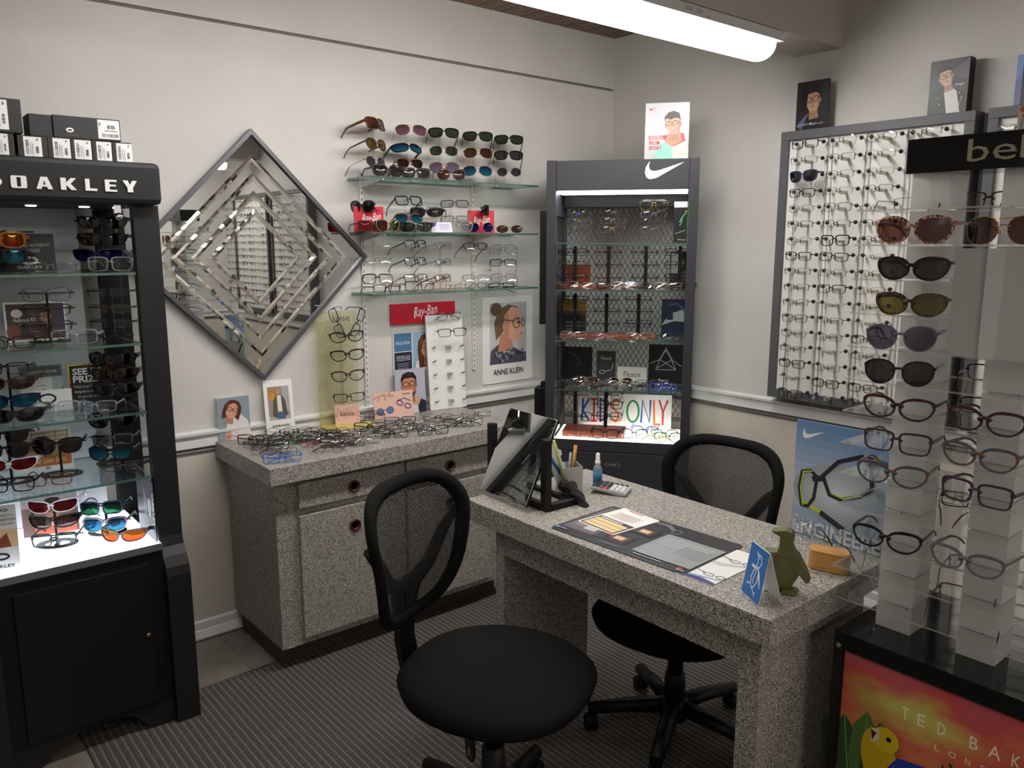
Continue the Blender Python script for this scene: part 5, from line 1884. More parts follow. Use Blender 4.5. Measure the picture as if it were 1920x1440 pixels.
tower_stand(OBZ, FL[OBZ], 'outer', 0.36, [(95, 951, 'wraparound', 'white', 'ruby'), (99, 980, 'wraparound', 'black', 'grey'), (101, 1013, 'square', 'matt black', 'light green')], 66)
tower_stand(OBZ, FL[OBZ], 'wall-side', 0.34, [(189, 953, 'square', 'navy', 'emerald mirrored'), (196, 984, 'wayfarer-shaped', 'silver', 'blue mirrored')], 60)
P = on(107, 837, 'x', 0.33)
eye('wayfarer-shaped', 'black', 'dark brown', P, 70, 'black sunglasses with dark brown lenses alone on the middle stand of the lowest tower shelf', TG, scale=1.04)
disc_stand('black disc frame stand carrying one pair, middle of the lowest tower shelf', P.x - 0.025, P.y + 0.01, 0.868, [P.z - 0.868])
OREST = [(1.530, 0.40, 94, 500, 'slim', 'silver', 'clear', 74, 'in front of the black lens card'), (1.530, 0.42, 206, 497, 'square', 'crystal', 'clear', 60, 'at the wall end'),
         (1.307, 0.42, 140, 640, 'square', 'crystal', 'clear', 66, 'between the two stands'), (1.307, 0.42, 20, 642, 'rectangular', 'black', 'clear', 66, 'near the outer edge'),
         (1.084, 0.40, 105, 763, 'square', 'crystal', 'clear', 70, 'in front of the white emblem card'), (1.084, 0.42, 178, 768, 'rectangular', 'crystal', 'blue-coated clear', 62, 'in front of the black slogan card'), (1.084, 0.44, 28, 786, 'wraparound', 'matt black', 'dark grey', 70, 'near the outer edge'),
         (0.868, 0.42, 92, 902, 'rectangular', 'bronze', 'clear', 70, 'in front of the single stand'), (0.868, 0.40, 231, 882, 'rectangular', 'plum', 'clear', 58, 'at the wall end'), (0.868, 0.42, 18, 903, 'square', 'black', 'clear', 66, 'near the outer edge'),
         (OBZ, 0.45, 226, 1011, 'wraparound', 'grey', 'orange mirrored', 52, 'at the wall end')]
for z, x, u, v, kind, fc, lc, th, wh in OREST:
    P = on(u, v, 'x', x)
    P.z = z + half_h(kind) + 0.001
    eye(kind, fc, lc, P, th, '%s %s, %s' % (desc(kind, fc, lc), wh, FL[z]), TG)
P = on(2, 450, 'x', 0.32)
eye('goggle', 'orange', 'orange mirrored', P, 70, 'amber sports goggles high at the outer edge of the tall tower', TG, scale=0.8)
P = on(8, 480, 'x', 0.34)
eye('goggle', 'gunmetal', 'turquoise mirrored', P, 70, 'grey goggles with turquoise lens below the amber pair in the tall tower', TG, scale=0.75)
disc_stand('black disc frame stand carrying goggles at the outer edge of the highest tower shelf', P.x - 0.03, P.y + 0.01, 1.530, [0.05, 0.12])

KBLK = pbr('card_black', (24, 23, 26), 0.35)
WHT = (232, 232, 232)
o, p = cardpx('lens_card', 'black card reading AUTHENTIC PRESCRIPTION LENSES on the highest tower shelf', 'sign', -26, 520, 108, 438, 1.531, 84, ('x', 0.22), face_mat=KBLK, tilt=6)
p.T('AVAILABLE IN OAKLEY AUTHENTIC', 0.52, 0.40, 0.84, (206, 206, 206), 0.052)
p.T('PRESCRIPTION LENSES', 0.5, 0.31, 0.58, (206, 206, 206), 0.052)
p.S(ell(0.62, 0.175, 0.11, 0.05), 0.035, WHT, True)
p.T('OAKLEY', 0.62, 0.045, 0.36, WHT, 0.045, offset=0.02)
p.build(o)
o, p = cardpx('photo_card', 'framed photo card reading Holbrook RX on the second tower shelf', 'picture', 12, 633, 128, 566, 1.308, 84, ('x', 0.24), face_mat=PAPER, tilt=8)
H = p.H
p.R(0.03, 0.04, 0.97, H - 0.03, (62, 44, 40))
p.E(0.2, H * 0.72, 0.09, 0.08, (226, 206, 198))
p.E(0.13, H * 0.25, 0.12, 0.14, (122, 60, 56))
p.R(0.88, 0.04, 0.97, H - 0.03, (56, 52, 92))
p.P([(0.42, 0.04), (0.5, H * 0.5), (0.62, H * 0.8), (0.78, H * 0.85), (0.88, H * 0.6), (0.9, 0.04)], (84, 58, 50))
face(p, 0.66, H * 0.62, 0.24, (196, 144, 116), (44, 30, 24), 'short', (24, 20, 20), 0.2)
p.T('Holbrook RX', 0.32, H * 0.5, 0.36, (236, 230, 226), 0.075)
p.lines(0.2, 0.46, H * 0.42, 1, 0.05, (190, 170, 160), 0.012)
p.build(o)
o, p = cardpx('tester_card', 'grey polarized tester card on the third tower shelf', 'sign', 40, 745, 121, 686, 1.085, 84, ('x', 0.2), face_mat=pbr('card_grey', (160, 164, 166), 0.4), tilt=6)
H = p.H
p.R(0, H * 0.72, 1, H, (92, 94, 98))
p.R(0.06, H * 0.76, 0.94, H * 0.96, (66, 68, 72))
p.T('POLARIZED TESTER', 0.5, H * 0.81, 0.78, (216, 216, 214), 0.08)
p.R(0, 0, 0.75, H * 0.71, (206, 206, 202))
p.P([(0.75, 0), (1, 0), (1, H * 0.5)], (86, 104, 128))
for i in range(6):
    p.S([(0.12 + 0.3 * (i % 2), H * (0.5 - 0.16 * (i // 2))), (0.2 + 0.3 * (i % 2), H * (0.52 - 0.16 * (i // 2))), (0.3 + 0.3 * (i % 2), H * (0.5 - 0.16 * (i // 2)))], 0.02, (110, 108, 112))
p.build(o)
o, p = cardpx('slogan_card', 'black card with rainbow border reading SEE IN PRIZM on the third tower shelf', 'sign', 133, 756, 245, 681, 1.085, 80, ('x', 0.2), face_mat=KBLK, tilt=4)
H = p.H
cols = [(236, 216, 40), (240, 150, 30), (220, 50, 50), (196, 30, 60)]
for i in range(8):
    p.R(0.0, H * i / 8, 0.022, H * (i + 1) / 8, cols[min(3, (7 - i) // 2)])
for i in range(8):
    p.R(i / 8, H - 0.02, (i + 1) / 8, H, cols[min(3, i // 2)])
p.T('SEE IN', 0.3, H * 0.73, 0.46, WHT, 0.12, offset=0.03)
p.T('PRIZM', 0.32, H * 0.53, 0.5, WHT, 0.12, offset=0.03)
for i, s_ in enumerate(('Prizm is an Oakley lens technology', 'designed to enhance color & contrast', 'so you can see more detail')):
    p.T(s_, 0.48 - 0.05 * (i == 2), H * (0.38 - 0.13 * i), 0.8 - 0.2 * (i == 2), (214, 212, 210), 0.052)
p.build(o)
o, p = cardpx('emblem_card', 'white card with black ellipse emblem on the third tower shelf', 'sign', 44, 773, 138, 732, 1.085, 80, ('x', 0.3), face_mat=pbr('card_white', (226, 226, 230), 0.35), tilt=10)
p.S(ell(0.5, p.H * 0.6, 0.16, 0.1), 0.045, (30, 28, 34), True)
for i in range(7):
    p.E(0.15 + 0.11 * i, p.H * 0.22, 0.014, 0.014, (40, 38, 44))
p.build(o)
o, p = cardpx('photo_card', 'beach photo card reading Never Lose Sight on the lowest tower shelf', 'picture', 29, 893, 141, 806, 0.869, 82, ('x', 0.2), face_mat=PAPER, tilt=4)
H = p.H
p.R(0.03, 0.09, 0.97, H - 0.03, (206, 168, 128))
p.R(0.03, H * 0.62, 0.97, H - 0.03, (214, 196, 176))
for i in range(5):
    p.S([(0.03, H * (0.9 - 0.1 * i)), (0.97, H * (0.93 - 0.1 * i))], 0.012, (150, 104, 78))
    p.S([(0.1 + 0.2 * i, H * 0.5), (0.14 + 0.2 * i, H - 0.03)], 0.012, (150, 104, 78))
face(p, 0.52, H * 0.62, 0.28, (206, 160, 132), (64, 42, 34), 'bob', (20, 18, 18), 0.3)
p.R(0.03, 0.09, 0.97, H * 0.34, (196, 112, 52))
p.T('#Never Lose Sight', 0.52, H * 0.19, 0.72, (246, 236, 220), 0.1)
p.S(ell(0.55, 0.045, 0.03, 0.016), 0.012, (60, 56, 60), True)
p.build(o)
o, p = cardpx('photo_card', 'dark portrait photo card behind the outer stand on the light panel of the tall tower', 'picture', 44, 1000, 151, 926, OBZ + 0.001, 82, ('x', 0.2), face_mat=pbr('card_brown', (122, 92, 82), 0.4), tilt=4)
H = p.H
p.R(0, H * 0.7, 1, H, (170, 160, 156))
face(p, 0.55, H * 0.6, 0.4, (176, 126, 104), (40, 30, 28), 'short', (20, 18, 18))
p.R(0.2, 0.0, 0.95, H * 0.35, (214, 112, 84))
p.T('PRIZM', 0.6, H * 0.2, 0.3, (240, 226, 216), 0.07)
p.build(o)
o, p = cardpx('emblem_card', 'plain white card with grey ellipse at the rear of the tower light panel', 'sign', 152, 985, 206, 912, OBZ + 0.001, 80, ('x', 0.16), face_mat=pbr('card_white', (226, 226, 230), 0.35), tilt=4)
p.S(ell(0.5, p.H * 0.55, 0.14, 0.08), 0.03, (176, 178, 184), True)
p.build(o)
o, p = cardpx('brochure', 'grey and sand brochure reading AUTHENTIC PRESCRIPTION PROGRAM on the light panel of the tall tower', 'leaflet', -28, 1078, 41, 950, OBZ + 0.001, 74, ('x', 0.46), face_mat=pbr('card_pale', (206, 206, 208), 0.4), tilt=4)
H = p.H
p.S(ell(0.68, H * 0.93, 0.1, 0.035), 0.025, (50, 50, 56), True)
for i, s_ in enumerate(('AUTHENTIC', 'PRESCRIPTION', 'PROGRAM')):
    p.T(s_, 0.62, H * (0.83 - 0.065 * i), 0.6 + 0.1 * (i == 1), (66, 66, 72), 0.07)
p.R(0, H * 0.36, 1, H * 0.64, (206, 176, 140))
p.P([(0.4, H * 0.36), (0.5, H * 0.5), (0.7, H * 0.58), (0.8, H * 0.36)], (120, 70, 52))
p.S(ell(0.5, H * 0.22, 0.2, 0.09), 0.06, (24, 22, 26), True)
p.T('OAKLEY', 0.5, H * 0.05, 0.7, (24, 22, 26), 0.1, offset=0.02)
p.build(o)
# black side panel with upright lettering
A = on(292, 895, 'y', -2.70)
o, p = card('side_panel_card', 'black card with upright white lettering standing at the wall end of the tower light panel', 'sign', (0.43, -2.702, OBZ + 0.001), 0, 0.19, 0.205, 0.003, KBLK)
p.S(ell(0.72, 0.56, 0.05, 0.15), 0.045, WHT, True)
p.T('OAKLEY', 0.9, 0.56, 0.62, WHT, 0.1, rot=-pi / 2, offset=0.02)
for i in range(3):
    p.R(0.42 + 0.07 * i, 0.34, 0.455 + 0.07 * i, 0.86 - 0.08 * i, (176, 176, 180))
p.build(o)

# ------------------------------------------------------------------ frame boxes stacked on the header
BXM = pbr('carton_black', (26, 25, 27), 0.55)
BXS = pbr('carton_grey_side', (112, 106, 104), 0.6)


def carton(label, u0, u1, vt, vb, z, x, dep, lab, emblem=False, flip=False):
    y0, y1 = on(u0, vb, 'x', x).y, on(u1, vb, 'x', x).y
    h = on((u0 + u1) / 2, vt, 'x', x).z - on((u0 + u1) / 2, vb, 'x', x).z
    o = thing('frame_carton', label, 'box', (x - dep / 2, (y0 + y1) / 2, z), rad(90), 'black frame cartons on top of the tall tower')
    w = y1 - y0
    MB().box(-w / 2, w / 2, -dep / 2, dep / 2, 0.0, h).build('carton', BXM, o, bevel=0.001)
    p = Print(w)
    H = h / w
    if lab:
        a, b_ = lab
        p.R(a, 0.08 * H, b_, 0.95 * H, (230, 230, 232))
        k = (60, 58, 60)
        W_ = b_ - a
        if not flip:
            p.bars(a + W_ * 0.1, a + W_ * 0.28, H * 0.18, H * 0.82, 16, k, True)
            p.bars(a + W_ * 0.66, a + W_ * 0.82, H * 0.25, H * 0.55, 9, k, True)
            p.R(a + W_ * 0.36, H * 0.2, a + W_ * 0.39, H * 0.7, (120, 118, 120))
            p.R(a + W_ * 0.48, H * 0.14, a + W_ * 0.51, H * 0.66, (120, 118, 120))
            p.R(a + W_ * 0.72, H * 0.8, a + W_ * 0.82, H * 0.88, (120, 118, 120))
        else:
            p.bars(a + W_ * 0.16, a + W_ * 0.94, H * 0.16, H * 0.32, 20, k)
            p.bars(a + W_ * 0.44, a + W_ * 0.8, H * 0.55, H * 0.72, 9, k)
            p.R(a + W_ * 0.3, H * 0.44, a + W_ * 0.9, H * 0.47, (120, 118, 120))
            p.R(a + W_ * 0.06, H * 0.66, a + W_ * 0.12, H * 0.82, (120, 118, 120))
    if emblem:
        p.S(ell(0.235, H * 0.36, 0.045, 0.026), 0.022, WHT, True)
        p.R(0.16, H * 0.12, 0.36, H * 0.15, (92, 90, 92))
    if p.k:
        p.build(o, loc=(0, -dep / 2, 0))
    return h


zb = 1.8625
hs = []
for i, (u0, u1, vt, vb, lb) in enumerate(((35, 91, 249, 292, (0.2, 0.8)), (92, 134, 252, 295, (0.22, 0.99)), (135, 174, 257, 299, (0.18, 0.97)), (175, 211.5, 260, 301, (0.22, 0.98)), (212.5, 249.5, 263, 303, (0.2, 0.99)))):
    hs.append(carton('black frame carton with barcode label, %s of the lower five counting towards the mirror' % ORD[i], u0, u1, vt, vb, zb, 0.46, 0.17, lb))
zt = zb + max(hs) + 0.0006
carton('small plain black carton on the upper row above the barcoded five', 56, 99, 207, 248, zt, 0.45, 0.09, None)
carton('long black carton with ellipse emblem and barcode label on the upper row', 102, 227, 221, 262, zt, 0.455, 0.075, (0.655, 0.985), True, True)
h2 = carton('black carton with crumpled label beside the barcoded five', -12, 29, 243, 289, zb, 0.46, 0.17, (0.1, 0.72))
carton('tall black carton with white label on top of the outermost stack', -22, 43, 178, 242, zb + h2 + 0.0006, 0.465, 0.16, (0.1, 0.6))

# ================================================================== inside the corner display cabinet
NG = 'eyewear in the corner cabinet'
NTH = 38


def neye(u, v, y, kind, fc, lc, label, z=None, th=NTH, fold=False, tilt=0, scale=1.0):
    P = on(u, v, NNV, NF - y)
    if z is not None:
        P.z = z
    return eye(kind, fc, lc, P, th, label, NG, tilt=tilt, fold=fold, scale=scale)


def nstand(label, u, y, z, h, arms, mat, clear=False):
    P = on(u, 600, NNV, NF - y)
    P.z = z
    o = thing('frame_stand', label, 'stand', P, NA, 'frame stands in the corner cabinet')
    if clear:
        MB().box(-0.035, 0.035, -0.03, 0.03, 0.0004, 0.004).build('foot', ACRY, o)
        MB().box(-0.022, 0.022, -0.003, 0.003, 0.0045, h).build('post', ACRY, o)
        for a in arms:
            MB().box(-0.05, 0.05, -0.014, -0.0035, a - 0.012, a + 0.01).build('name_strip', ACRY, o)
    else:
        MB().box(-0.04, 0.04, -0.03, 0.03, 0.0004, 0.006).build('foot', mat, o)
        MB().box(-0.009, 0.009, -0.006, 0.006, 0.0064, h).build('post', mat, o)
        for a in arms:
            MB().box(-0.07, 0.07, -0.0095, -0.0065, a - 0.002, a + 0.002).build('cross_arm', mat, o)
    return o


def ncol(z, name, nth, u, y, rows, clear=False, mat=None):
    zs = []
    for i, (uu, v, kind, fc, lc) in enumerate(rows):
        P = on(uu, v, NNV, NF - y + 0.012)
        zs.append(P.z - z)
        tier = (['top', 'second', 'third', 'bottom'] if len(rows) == 4 else ['top', 'middle', 'bottom'] if len(rows) == 3 else ['top', 'bottom'])[i]
        eye(kind, fc, lc, P, NTH, '%s, %s of %s stand, %s cabinet shelf' % (desc(kind, fc, lc), tier, nth, name), NG)
    nstand('%s frame stand, %s from the counter side, %s shelf of corner cabinet' % ('clear acrylic' if clear else 'black', nth, name), u, y, z, max(zs) + 0.03, zs, mat or BLACK2, clear)


for k, (u, rows) in enumerate(((1085, [(1084, 402, 'rimless', 'blue', 'clear'), (1086, 416, 'slim', 'silver', 'clear'), (1085, 431, 'slim', 'bronze', 'clear')]), (1150, [(1150, 399, 'rimless', 'silver', 'clear'), (1149, 414, 'slim', 'silver', 'clear'), (1147, 430, 'slim', 'gold', 'clear')]), (1226, [(1226, 384, 'aviator', 'gold', 'clear'), (1226, 402, 'slim', 'silver', 'clear'), (1226, 417, 'oval', 'bronze', 'clear'), (1225, 431, 'slim', 'silver', 'clear')]))):
    ncol(NZ[0], 'highest', ORD[k], u, 0.2, rows, True)
for k, u in enumerate((1077, 1139, 1208, 1271)):
    ks = [('rectangular', 'black'), ('half-rim', 'gunmetal'), ('slim', 'bronze'), ('rectangular', 'brown'), ('half-rim', 'black'), ('slim', 'black')]
    rows = [(u, v, *ks[(k * 2 + i * 3) % 6], 'clear') for i, v in enumerate((473, 497, 521))]
    ncol(NZ[1], 'second', ORD[k], u, 0.24, rows)
for k, u in enumerate((1078, 1137, 1197)):
    ks = [('rectangular', 'matt black'), ('half-rim', 'gunmetal'), ('slim', 'silver'), ('rectangular', 'navy'), ('half-rim', 'black')]
    rows = [(u, v, *ks[(k * 2 + i * 2) % 5], 'clear') for i, v in enumerate((562, 584, 607))]
    ncol(NZ[2], 'third', ORD[k], u, 0.24, rows)
ncol(NBZ, 'lowest lit', 'first', 1081, 0.24, [(1088, 740, 'slim', 'silver', 'clear'), (1086, 781, 'keyhole', 'grey', 'clear')])
ncol(NBZ, 'lowest lit', 'second', 1139, 0.2, [(1143, 741, 'square', 'matt black', 'clear'), (1143, 759, 'square', 'black', 'clear'), (1142, 781, 'square', 'purple', 'clear')])


def nboard(label, u0, u1, v, y, z, dep, h):
    a, b_ = on(u0, v, NNV, NF - y), on(u1, v, NNV, NF - y)
    c = (a + b_) / 2
    o = thing('wood_board', label, 'board', (c.x, c.y, z), NA, 'red brown boards in the corner cabinet')
    w = (b_ - a).length
    MB().box(-w / 2, w / 2, 0, dep, 0.0004, h).build('slab', WOODR, o, bevel=0.001)


nboard('red brown wooden board under the row of frames on the second cabinet shelf', 1043, 1190, 545, 0.1, NZ[1], 0.12, 0.016)
nboard('red brown wooden board on the third cabinet shelf', 1050, 1229, 632, 0.09, NZ[2], 0.12, 0.02)
nboard('short thick red brown block on the lit floor of the corner cabinet', 1054, 1170, 804, 0.07, NBZ, 0.16, 0.032)
for i in range(9):
    u = 1060 + i * 27.5
    k = ['rectangular', 'oval', 'slim', 'rectangular'][i % 4]
    c = ['brown', 'bronze', 'tortoise', 'black', 'silver'][i % 5]
    P = on(u, 543, NNV, NF - 0.06 + 0.02 * (i % 2))
    eye(k, c, 'clear', (P.x, P.y, NZ[1] + half_h(k) + 0.002), NTH + (i % 3 - 1) * 8, '%s folded, %s in the front row, second cabinet shelf' % (desc(k, c, 'clear'), ORD[i]), NG, tilt=18, fold=True)
for i, (u, v, k, c, lc) in enumerate(((1075, 629, 'rectangular', 'crystal', 'clear'), (1134, 631, 'slim', 'silver', 'clear'), (1200, 632, 'rectangular', 'crystal', 'clear'), (1262, 634, 'oval', 'gunmetal', 'clear'))):
    P = on(u, v, NNV, NF - 0.05)
    eye(k, c, lc, (P.x, P.y, NZ[2] + half_h(k) + 0.002), NTH, '%s folded, %s in the front row, third cabinet shelf' % (desc(k, c, lc), ORD[i]), NG, tilt=15, fold=True)
for i, (x, y, k, c, lc, t) in enumerate(((245, 645, 'rectangular', 'gunmetal', 'clear', 0.07), (300, 632, 'rectangular', 'brown', 'clear', 0.13), (325, 612, 'oval', 'amber', 'brown', 0.18), (420, 632, 'slim', 'silver', 'clear', 0.13), (435, 652, 'oval', 'gunmetal', 'clear', 0.06), (535, 616, 'oval', 'amber', 'brown', 0.18), (520, 650, 'rectangular', 'silver', 'clear', 0.08), (605, 645, 'slim', 'silver', 'clear', 0.12), (655, 655, 'rectangular', 'black', 'clear', 0.06), (705, 640, 'rectangular', 'plum', 'clear', 0.13), (790, 645, 'rectangular', 'black', 'clear', 0.12), (865, 652, 'slim', 'gunmetal', 'clear', 0.1), (795, 682, 'rectangular', 'blue', 'blue-coated clear', 0.04), (872, 682, 'rectangular', 'navy', 'blue-coated clear', 0.05))):
    P = on(1000 + x / 3.274, 520 + y / 3.274, NNV, NF - t)
    eye(k, c, lc, (P.x, P.y, NZ[3] + half_h(k) + 0.002), NTH + ((i * 37) % 21 - 10), '%s folded, %s in the cluttered row, fourth cabinet shelf' % (desc(k, c, lc), ORD[i]), NG, tilt=15, fold=True)
for i, (u, v, k, c, lc, t, fd, wh) in enumerate(((1084, 809, 'round', 'burgundy', 'clear', 0.05, False, 'in front of the red brown block'), (1134, 811, 'wayfarer-shaped', 'black', 'clear', 0.05, False, 'at the end of the red brown block'), (1189, 810, 'keyhole', 'navy', 'clear', 0.08, False, 'under the orange S of the children sign'), (1190, 820, 'rectangular', 'white', 'clear', 0.03, True, 'lying in front of the navy pair'), (1209, 795, 'keyhole', 'blue', 'clear', 0.16, False, 'nearest the children sign'), (1246, 805, 'keyhole', 'grey', 'clear', 0.1, False, 'beside the yellow pair'), (1240, 812, 'rectangular', 'yellow', 'clear', 0.07, True, 'lying between grey and green pairs'), (1252, 818, 'keyhole', 'green', 'clear', 0.04, False, 'at the front corner'))):
    P = on(u, v, NNV, NF - t)
    eye(k, c, lc, (P.x, P.y, NBZ + half_h(k) + 0.001), NTH, '%s %s on the lit cabinet floor' % (desc(k, c, lc), wh), NG, fold=fd, tilt=15 if fd else 0)


def ncard(name, label, cat, u0, v0, u1, vt, y, z, **kw):
    return cardpx(name, label, cat, u0, v0, u1, vt, z + 0.0006, NTH + kw.pop('dth', 0), (NNV, NF - y), **kw)


o, p = ncard('sports_box', 'black box with running figures and green end on the highest cabinet shelf', 'box', 1262, 455, 1293, 378, 0.2, NZ[0], t=0.05, face_mat=KBLK, edge=pbr('box_green', (70, 150, 40), 0.45))
H = p.H
p.R(0.82, 0, 1.0, H, (76, 158, 40))
p.R(0, H * 0.86, 0.8, H, (206, 208, 204))
p.S([(0.35, H * 0.5), (0.5, H * 0.62), (0.7, H * 0.72)], 0.05, (90, 190, 120))
p.S([(0.5, H * 0.62), (0.46, H * 0.48), (0.36, H * 0.42)], 0.04, (90, 190, 120))
p.E(0.72, H * 0.76, 0.05, 0.05, (206, 150, 110))
p.S([(0.1, H * 0.22), (0.4, H * 0.26), (0.7, H * 0.3)], 0.06, (120, 126, 124))
p.T('Tailwind', 0.4, H * 0.06, 0.3, WHT, 0.08)
swoosh(p, 0.6, H * 0.05, 0.18, WHT)
p.build(o)
o, p = ncard('brown_card', 'plain red brown card behind the first stand on the second cabinet shelf', 'card', 1062, 545, 1107, 497, 0.3, NZ[1], face_mat=pbr('card_rust', (130, 52, 30), 0.5))
o, p = ncard('photo_card', 'grey and black photo card behind the fourth stand on the second cabinet shelf', 'picture', 1255, 540, 1296, 472, 0.3, NZ[1], face_mat=KBLK)
p.R(0.05, p.H * 0.4, 0.5, p.H * 0.95, (180, 178, 176))
p.P([(0.2, 0.1), (0.6, p.H * 0.5), (0.95, p.H * 0.4), (0.9, 0.1)], (86, 92, 104))
p.E(0.5, p.H * 0.7, 0.16, 0.2, (150, 120, 104))
p.build(o)
o, p = ncard('photo_card', 'photo card with yellow sky over dark figure on the third cabinet shelf', 'picture', 1055, 635, 1098, 562, 0.3, NZ[2], face_mat=pbr('card_dusk', (46, 42, 46), 0.4))
p.R(0, p.H * 0.62, 1, p.H, (170, 126, 52))
p.E(0.5, p.H * 0.5, 0.2, 0.26, (30, 28, 32))
for i in range(3):
    p.T(('ENGINEER', 'YOUR RUN', 'SPORT')[i], 0.45, p.H * (0.3 - 0.11 * i), 0.6, (170, 168, 166), 0.1)
p.build(o)
o, p = ncard('photo_card', 'blue and grey photo card of wrapped frames on the third cabinet shelf', 'picture', 1239, 634, 1287, 561, 0.26, NZ[2], face_mat=pbr('card_navy', (28, 34, 54), 0.4))
p.P([(0.0, p.H * 0.3), (0.5, p.H * 0.42), (0.9, p.H * 0.4), (0.9, p.H * 0.75), (0.3, p.H * 0.6)], (170, 176, 180))
p.R(0.2, p.H * 0.45, 0.45, p.H * 0.62, (40, 50, 66))
p.S([(0.3, p.H * 0.85), (0.6, p.H * 0.88), (0.9, p.H * 0.7), (0.95, p.H * 0.5)], 0.08, (56, 84, 130))
p.S([(0.1, p.H * 0.15), (0.5, p.H * 0.2), (0.9, p.H * 0.3)], 0.1, (20, 40, 84))
p.build(o)
o, p = ncard('black_card', 'black card with faint metal frame picture on the fourth cabinet shelf', 'sign', 1055, 708, 1110, 650, 0.28, NZ[3], face_mat=KBLK)
p.S([(0.2, p.H * 0.85), (0.5, p.H * 0.7), (0.62, p.H * 0.5), (0.45, p.H * 0.45)], 0.025, (96, 96, 100))
p.T('flexon', 0.82, 0.06, 0.24, (190, 190, 190), 0.1)
p.build(o)
o, p = ncard('brand_booklet', 'grey booklet with white outlined frame on the fourth cabinet shelf', 'sign', 1118, 708, 1154, 658, 0.26, NZ[3], face_mat=pbr('card_slate', (66, 66, 70), 0.4), edge=PAPER, t=0.02)
p.T('Flexon', 0.5, p.H * 0.72, 0.52, WHT, 0.16)
p.S(ell(0.3, p.H * 0.32, 0.14, 0.09), 0.03, WHT, True)
p.S([(0.44, p.H * 0.34), (0.8, p.H * 0.4), (0.86, p.H * 0.6)], 0.03, WHT)
p.build(o)
o, p = ncard('brand_sign', 'white rounded sign reading Flexon on the fourth cabinet shelf', 'sign', 1157, 722, 1212, 688, 0.22, NZ[3], face_mat=WHITE)
p.T('Flexon', 0.5, p.H * 0.4, 0.56, (52, 50, 54), 0.2)
p.build(o)
o, p = ncard('black_card', 'black card with arched metal frame picture on the fourth cabinet shelf', 'sign', 1215, 716, 1279, 646, 0.26, NZ[3], face_mat=KBLK)
H = p.H
for q in ([(0.22, H * 0.38), (0.36, H * 0.66), (0.5, H * 0.86), (0.64, H * 0.66), (0.8, H * 0.38)], [(0.22, H * 0.38), (0.68, H * 0.62)], [(0.34, H * 0.62), (0.78, H * 0.38)], [(0.22, H * 0.36), (0.8, H * 0.36)], [(0.06, H * 0.52), (0.3, H * 0.6), (0.5, H * 0.9), (0.7, H * 0.6), (0.96, H * 0.46)]):
    p.S(q, 0.026, (150, 148, 156))
p.T('flexon', 0.45, H * 0.05, 0.3, WHT, 0.09)
p.build(o)
o, p = ncard('children_sign', 'white hand-lettered sign reading KIDS ONLY in coloured paint in the corner cabinet', 'sign', 1084, 800, 1258, 739, 0.27, NBZ, face_mat=WHITE, dth=4)
H = p.H
B_, R_, V_, O_, G_ = (24, 72, 170), (200, 30, 50), (92, 36, 150), (236, 110, 30), (22, 130, 60)
sw = 0.02
y0, y1 = H * 0.22, H * 0.84
p.S([(0.04, y0), (0.05, y1)], sw, B_)
p.S([(0.115, y1), (0.045, H * 0.52), (0.12, y0)], sw, B_)
p.S([(0.17, y0 + 0.01), (0.17, y1)], sw, R_)
p.S([(0.14, y1), (0.2, y1)], sw, R_)
p.S([(0.14, y0), (0.2, y0)], sw, R_)
p.S([(0.24, y0), (0.24, y1), (0.29, y1 - 0.04), (0.31, H * 0.55), (0.29, y0 + 0.03), (0.24, y0)], sw, V_)
p.S([(0.44, y1 - 0.03), (0.41, y1), (0.37, y1 - 0.04), (0.38, H * 0.58), (0.43, H * 0.48), (0.44, y0 + 0.04), (0.4, y0), (0.36, y0 + 0.03)], sw, O_)
p.S(ell(0.59, H * 0.52, 0.062, H * 0.3), sw, G_, True)
p.S([(0.68, y0), (0.69, y1), (0.77, y0), (0.775, y1)], sw, B_)
p.S([(0.81, y1), (0.82, y0 - 0.02), (0.88, y0 - 0.02)], sw, O_)
p.S([(0.87, y1), (0.91, H * 0.52), (0.955, y1)], sw, R_)
p.S([(0.91, H * 0.52), (0.91, y0 - 0.02)], sw, R_)
p.build(o)
# boy's poster on top
o, p = cardpx('poster', 'pale poster of a boy in glasses reading EVOLVED FROM SPORT on the corner cabinet', 'picture', 1208, 296, 1290, 192, 2.007, NTH, (NNV, NF - 0.05), face_mat=pbr('poster_pale', (196, 192, 200), 0.3), tilt=2)
H = p.H
p.P([(0.0, H * 0.7), (0.0, H), (1, H), (1, H * 0.3)], (204, 202, 210))
p.P([(0.2, 0), (0.32, H * 0.26), (0.5, H * 0.34), (0.62, H * 0.22), (0.9, H * 0.3), (1.0, H * 0.2), (1, 0)], (206, 208, 204))
p.P([(0.2, 0), (0.32, H * 0.26), (0.5, H * 0.33), (0.62, H * 0.2), (0.66, 0)], (150, 208, 196))
p.P([(0.4, H * 0.42), (0.48, H * 0.3), (0.66, H * 0.22), (0.92, H * 0.32), (0.88, H * 0.46)], (200, 60, 84))
p.P([(0.46, H * 0.3), (0.62, H * 0.22), (0.86, H * 0.32), (0.8, H * 0.5), (0.52, H * 0.45)], (214, 148, 122))
face(p, 0.64, H * 0.62, 0.44, (224, 164, 140), (58, 44, 46), 'kid', (60, 56, 66), 0.12, -0.05, True, False)
p.E(0.92, H * 0.8, 0.07, 0.06, (240, 200, 214))
swoosh(p, 0.09, H * 0.87, 0.16, (206, 60, 70))
for i, s_ in enumerate(('EVOLVED', 'FROM', 'SPORT')):
    p.T(s_, (0.28, 0.22, 0.245)[i], H * (0.35 - 0.092 * i), (0.38, 0.24, 0.3)[i], (196, 58, 66), 0.088, offset=0.015)
p.build(o)


